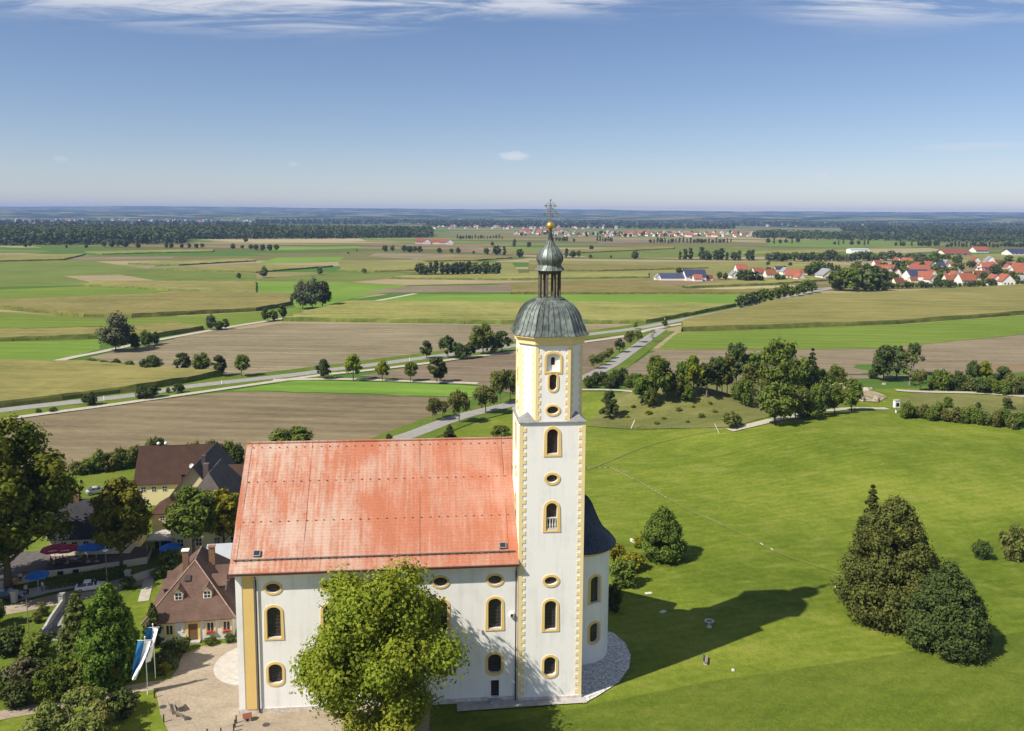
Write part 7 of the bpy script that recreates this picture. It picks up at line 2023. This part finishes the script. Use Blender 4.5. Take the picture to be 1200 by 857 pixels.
for i, (x, y, c, l) in enumerate(SEATS):
    q = H(x, y - (7.0 if x > 50 else 2), TZ); a = R(rr.uniform(-40, 40)) + (math.pi if i % 2 else 0)
    person(l, q + Vector((0, 0, -0.03)), a, 'sit', 'cloth%d' % c)
    chair('wooden chair beneath the ' + l.replace('seated ', ''), q, a)
for x, y, l in ((63, 669.5, 'long table under the left red parasol'), (72, 667, 'long table under the right red parasol'), (89, 669, 'long table left of the blue parasols'), (107, 666, 'long table under the blue parasols'), (27, 681, 'long table in the shade of the lime tree')):
    table(l, H(x, y - (6.5 if x > 50 else 2), TZ), R(8))
# lamps, poles, bollards
def lamp_post(label, px, py, hpx, head='disc'):
    p = gp(px, py); h = hpx * mpp(p) * 1.1
    t = thing('lamp_post', label, 'lamp', p)
    m = MB(); m.tube([(0, 0, 0), (0, 0, h)], [0.07, 0.045], 8); m.build('pole', 'bright_iron', t)
    m = MB()
    if head == 'disc': m.lathe([(0.05, h - 0.12), (0.22, h - 0.02), (0.42, h + 0.02), (0.42, h + 0.07), (0.02, h + 0.14)], 14)
    else: m.lathe([(0.09, h - 0.3), (0.09, h), (0.02, h + 0.06)], 10)
    m.build('lamp_head', 'white_paint', t); return t
lamp_post('street lamp with white disc head behind the clipped hedge', 126, 692, 44)
lamp_post('short grey path light beside the garden path', 64.5, 821, 17, 'tube')
p = gp(34, 747); t = thing('mast', 'thin grey mast on the grass strip by the lane', 'pole', p)
m = MB(); m.tube([(0, 0, 0), (0, 0, 5.6)], [0.07, 0.05], 8); m.build('pole', 'grey_wood', t); m = MB(); m.sphere((0, 0, 5.65), .09, 8); m.build('cap', 'iron', t)
bollards = [(181, 818, 'bollard at the path mouth by the front flag'), (192, 847, 'bollard at the forecourt edge near the benches'), (194.5, 793, 'bollard by the grey rounded bush'), (277, 848, 'bollard nearest the church corner'), (275.5, 853, 'second bollard out from the church corner'), (274, 858, 'third bollard out from the church corner'), (259, 863, 'bollard in the middle of the forecourt front row'), (243, 864, 'left bollard of the forecourt front row')]
bme = MB(); bme.lathe([(0.085, 0), (0.085, 0.85), (0.1, 0.86), (0.1, 0.95), (0.03, 1.02)], 10); bme = bme.mesh('bollard', 'iron')
for x, y, l in bollards:
    o = new_obj('bollard', bme); o.location = gp(x, y); o.location.z += 0.04; tag(o, 'dark iron ' + l, 'bollard', 'bollards round the forecourt')
# benches on the forecourt and the lawn
def bench(label, loc, rz, L=1.9, mat='grey_wood'):
    t = thing('bench', label, 'bench', loc, rz)
    for k in range(3): MB().box(-L / 2, L / 2, -0.24 + k * 0.17, -0.10 + k * 0.17, 0.43, 0.47).build('seat_slat', mat, t)
    for k in range(2):
        m = MB(); m.obox((0, 0.30 + k * 0.05, 0.62 + k * 0.2), (L / 2, 0, 0), (0, 0.015, 0.005), (0, 0.02, 0.075)); m.build('back_slat', mat, t)
    for s_ in (-1, 1):
        MB().box(s_ * L * 0.38 - .05, s_ * L * 0.38 + .05, -0.22, 0.26, 0.0, 0.427).build('leg', 'concrete', t)
        m = MB(); m.obox((s_ * L * 0.38, 0.36, 0.63), (0.03, 0, 0), (0, 0.02, 0), (0, 0.03, 0.30)); m.build('back_support', 'iron', t)
    return t
bench('wooden bench in the middle of the lawn beyond the apse', gp(827, 776), R(75))
bench('left wooden bench at the forecourt edge', gp(203, 834) + Vector((0, 0, .06)), R(120))
bench('right wooden bench at the forecourt edge', gp(213, 842) + Vector((0, 0, .06)), R(150))
t = thing('picnic_table', 'low wooden table between the two forecourt benches', 'table', gp(210, 832) + Vector((0, 0, .06)), R(130))
for k in range(4): MB().box(-0.8, 0.8, -0.36 + k * 0.19, -0.20 + k * 0.19, 0.68, 0.72).build('plank', 'grey_wood', t)
for x in (-.6, .6): MB().box(x - .05, x + .05, -.3, .3, 0, .677).build('leg', 'grey_wood', t)
# little stone shrine with a red roof at the church corner
t = thing('offering_box', 'small stone house-shaped box with red roof at the church corner', 'shrine', gp(290, 845) + Vector((0, 0, .05)), R(20))
MB().box(-.42, .42, -.34, .34, 0, .62).build('body', 'plinth_stone', t)
m = MB(); m.add([(-.52, -.44, .58), (.52, -.44, .58), (.52, .44, .58), (-.52, .44, .58), (-.52, 0, .98), (.52, 0, .98)], [(0, 1, 5, 4), (2, 3, 4, 5), (0, 4, 3), (1, 2, 5), (3, 2, 1, 0)]); m.build('roof', 'red_tiles', t)
m = MB(); m.box(-.15, .15, -.352, -.342, .1, .42); m.build('door', 'dark_door', t)
# manhole covers
for x, y, l in ((312, 850, 'round manhole cover before the nave wall'), (191, 829, 'round manhole cover near the forecourt benches')):
    m = MB(); m.lathe([(0.42, 0.06), (0.42, 0.085), (0.36, 0.087), (0.34, 0.078), (0.02, 0.08)], 18, sm=False); o = m.build('manhole_cover', 'iron'); o.location = gp(x, y); tag(o, l, 'manhole')
# white carved figure on a post
t = thing('wayside_figure', 'white carved figure on a thin dark post in the garden', 'statue', gp(133, 846), 0)
m = MB(); m.tube([(0, 0, 0), (0, 0, 1.1)], 0.06, 8); m.build('post', 'iron', t)
me = PM['stand'].copy(); me.materials.append(MATS['white_stone']); o = new_obj('figure', me, t); o.location = (0, 0, 0.95); o.scale = (1.15, 1.0, 0.62)
m = MB(); m.sphere((0.05, -.12, 1.72), 0.24, 8); m.sphere((0.5, 0, 1.75), 0.2, 8) if False else None; m.build('wreath', 'white_stone', t)
# lawn: stone basin, marker stones, slabs, low wall
t = thing('bird_bath', 'pale stone bird bath in the tower shadow on the lawn', 'bird bath', gp(831, 735))
m = MB(); m.lathe([(0.4, 0), (0.4, 0.12), (0.16, 0.2), (0.14, 0.7), (0.5, 0.85), (0.72, 0.98), (0.62, 1.0), (0.3, 0.9), (0.02, 0.9)], 16); m.build('basin', 'white_stone', t)
m = MB(); m.lathe([(0.5, 0.965), (0.02, 0.966)], 16); m.build('water', 'window_glass', t)
def stone(label, px, py, sx, sy, sz, seed, name='marker_stone', mat='white_stone', group=None, rz=0.0):
    r = random.Random(seed); m = MB(); rings = []
    vs = [(sx * q[0] * r.uniform(.85, 1.1), sy * q[1] * r.uniform(.85, 1.1), sz * q[2] * r.uniform(.85, 1.1)) for q in ((-1, -1, -.3), (1, -1, -.3), (1, 1, -.3), (-1, 1, -.3), (-.8, -.8, 1), (.8, -.75, 1), (.75, .8, 1), (-.8, .75, 1))]
    m.add(vs, [(3, 2, 1, 0), (4, 5, 6, 7), (0, 1, 5, 4), (1, 2, 6, 5), (2, 3, 7, 6), (3, 0, 4, 7)])
    o = m.build(name, mat); o.location = gp(px, py); o.rotation_euler = (0, 0, rz); tag(o, label, 'stone', group)
    bv = o.modifiers.new('bevel', 'BEVEL'); bv.width = min(sx, sy, sz) * 0.35; bv.segments = 2
    return o
stone('small white stone on the lawn right of the bench', 859, 786, .22, .2, .25, 1)
stone('flat pale slab on the lawn at the edge of the apse shadow', 760, 695, .6, .3, .06, 2, rz=.3)
stone('flat pale slab inside the apse shadow on the lawn', 777, 717, .6, .35, .1, 3, rz=.6)
stone('pale stone at the foot of the broad conical evergreen', 1006, 720, .7, .4, .4, 4)
stone('tiny pale stone on the lawn left of the yew', 979, 688, .18, .18, .14, 5)
i = 0
for (x0, y0, x1, y1, n, nm) in ((690, 548, 716, 548.5, 5, 'upper'), (719, 549.5, 741, 561, 8, 'bend'), (752, 566, 780, 583, 8, 'middle')):
    for k in range(n):
        f = k / (n - 1)
        stone(f'{["first","second","third","fourth","fifth","sixth","seventh","eighth"][k]} edging stone of the {nm} stretch along the meadow path', x0 + (x1 - x0) * f, y0 + (y1 - y0) * f, rr.uniform(.18, .32), .12, .12, 30 + i, 'edging_stone', 'concrete' if nm == 'middle' else 'rock', 'stones edging the meadow path', rr.uniform(-.3, .3)); i += 1
def lowwall(label, pts, h, w, name='low_wall', mat='white_stone', cat='wall'):
    P = [gp(*q) for q in pts]; m = MB()
    for a, c in zip(P[:-1], P[1:]):
        n = max(1, int((c - a).length / 4)); 
        for k in range(n):
            q0, q1 = a.lerp(c, k / n), a.lerp(c, (k + 1) / n)
            z0, z1 = H1(q0.x, q0.y), H1(q1.x, q1.y); s_ = Vector((-(q1 - q0).y, (q1 - q0).x, 0)).normalized() * w / 2
            vs = [q0 - s_, q1 - s_, q1 + s_, q0 + s_]; zs = [z0, z1, z1, z0]
            v8 = [(v.x, v.y, z - .15) for v, z in zip(vs, zs)] + [(v.x, v.y, z + h) for v, z in zip(vs, zs)]
            m.add(v8, [(3, 2, 1, 0), (4, 5, 6, 7), (0, 1, 5, 4), (1, 2, 6, 5), (2, 3, 7, 6), (3, 0, 4, 7)])
    o = m.build(name, mat); return tag(o, label, cat)
lowwall('low white kerb wall left of the solitary lawn tree', [(739, 634), (752, 641), (766, 657)], .5, .35)
lowwall('long white kerb stone set in the lawn slope', [(818, 602), (845, 614), (876, 628)], .08, .13, 'kerb', 'concrete')
lowwall('short white kerb end further down the lawn slope', [(891, 637), (894, 639)], .1, .2, 'kerb')
lowwall('second short white kerb end down the lawn slope', [(903, 643), (906, 645)], .1, .2, 'kerb')
lowwall('grey retaining wall of the sunken parking bay', [(51, 746), (60, 730), (73, 711)], 1.1, .35, 'retaining_wall', 'concrete')
lowwall('grey terrace wall at the end of the clipped hedge', [(150, 684), (163, 680), (190, 672)], 1.2, .4, 'terrace_wall', 'concrete')
# gatepost pillars at the tavern entrance
for x, y, l in ((17, 706, 'left stone gate pillar with plants at the tavern entrance'), (72.5, 709, 'thin stone pillar at the parking bay wall'), (150, 681, 'stone pillar at the end of the clipped hedge')):
    t = thing('gate_pillar', l, 'pillar', gp(x, y)); MB().box(-.35, .35, -.35, .35, 0, 1.7).build('shaft', 'concrete', t); MB().box(-.45, .45, -.45, .45, 1.703, 1.85).build('cap', 'concrete', t)
# kiosk-like white box at the crest
t = thing('transformer_box', 'white box on a post at the meadow crest beside the path', 'sign', gp(1050, 484), R(10))
MB().box(-.15, .15, -.15, .15, 0, 1.6).build('post', 'white_paint', t)
MB().box(-.75, .75, -.5, .5, 1.603, 3.6).build('body', 'white_paint', t)
MB().box(-.45, .5, -.52, -.503, 1.9, 3.0).build('panel', 'black_paint', t)
MB().box(-.85, .85, -.6, .6, 3.603, 3.75).build('roof', 'concrete', t)
# rocks on the knoll
for k in range(26):
    x = rr.uniform(935, 1040); y = 448 + rr.uniform(0, 22) + abs(x - 985) * 0.05
    s_ = rr.uniform(.5, 1.7); stone('pale rock jutting from the knoll behind the meadow', x, y, s_, s_ * .7, s_ * .8, 200 + k, 'rock', 'rock', 'rocks on the knoll', rr.uniform(0, 3))
sheet('knoll', px_poly([(945, 450), (960, 446), (990, 448), (1015, 456), (1040, 466), (1030, 472), (990, 470), (960, 462)]), 0.22, 'bare_earth' if 'bare_earth' in MATS else 'track_gravel', 2.5)
# pasture fence below the old quarry
fp = [gp(x, y) for x, y in ((700, 512), (722, 507), (745, 505), (765, 503), (785, 503), (805, 504), (825, 505), (845, 507))]
t = thing('pasture_fence', 'wire pasture fence with thin posts below the old quarry', 'fence', fp[0])
allp = []
for a, c in zip(fp[:-1], fp[1:]):
    n = max(1, int((c - a).length / 3.5)); allp += [a.lerp(c, k / n) for k in range(n)]
allp.append(fp[-1])
for q in allp:
    q.z = H1(q.x, q.y)
    m = MB(); m.tube([q - fp[0] + Vector((0, 0, -.2)), q - fp[0] + Vector((0, 0, 1.3))], 0.05, 5); m.build('post', 'grey_wood', t)
for zz in (.5, .85, 1.2):
    m = MB(); m.tube([q - fp[0] + Vector((0, 0, zz)) for q in allp], 0.012, 4); m.build('wire', 'bright_iron', t)
for x, y, l, a in ((739, 503, 'leaning white post at the left end of the pasture fence', .5), (843, 508, 'leaning white post at the right end of the pasture fence', -.6)):
    m = MB(); m.tube([(0, 0, -.1), (a * 2.2, 0, 2.6)], .09, 6); o = m.build('leaning_post', 'white_paint'); o.location = gp(x, y); tag(o, l, 'post')
# roadside delineator posts
dm_ = MB(); dm_.box(-.06, .06, -.05, .05, 0, 1.0); dm_ = dm_.mesh('marker_post', 'white_paint')
for x, y, l in ((122, 470, 'white marker post on the left stretch of the road'), (260, 451, 'white marker post near the four roadside trees'), (480, 424, 'white marker post on the road before the clump'), (779, 376, 'white marker post beyond the junction')):
    o = new_obj('marker_post', dm_); o.location = gp(x, y); o.scale = (2, 2, 1.6); tag(o, l, 'marker post', 'marker posts along the road')

# ---- individual labels for look-alikes: counted from the left in the picture
ONES = 'zeroth first second third fourth fifth sixth seventh eighth ninth tenth eleventh twelfth thirteenth fourteenth fifteenth sixteenth seventeenth eighteenth nineteenth'.split()
TENS = {2: ('twentieth', 'twenty'), 3: ('thirtieth', 'thirty'), 4: ('fortieth', 'forty'), 5: ('fiftieth', 'fifty'), 6: ('sixtieth', 'sixty'), 7: ('seventieth', 'seventy'), 8: ('eightieth', 'eighty'), 9: ('ninetieth', 'ninety')}
def ordinal(n):
    if n < 20: return ONES[n]
    return TENS[n // 10][0] if n % 10 == 0 else TENS[n // 10][1] + '-' + ONES[n % 10]
same = {}
for o in list(COL.objects):
    if o.parent is None and o.get('label') and o.get('group') and o.get('kind') != 'stuff': same.setdefault((o['label'], o['group']), []).append(o)
for (lab, g), os__ in same.items():
    if 1 < len(os__) <= 99:
        os__.sort(key=lambda o: o.location.x / max(o.location.y, 1))
        for i, o in enumerate(os__): o['label'] = f'{ordinal(i + 1)} from left: {lab}'
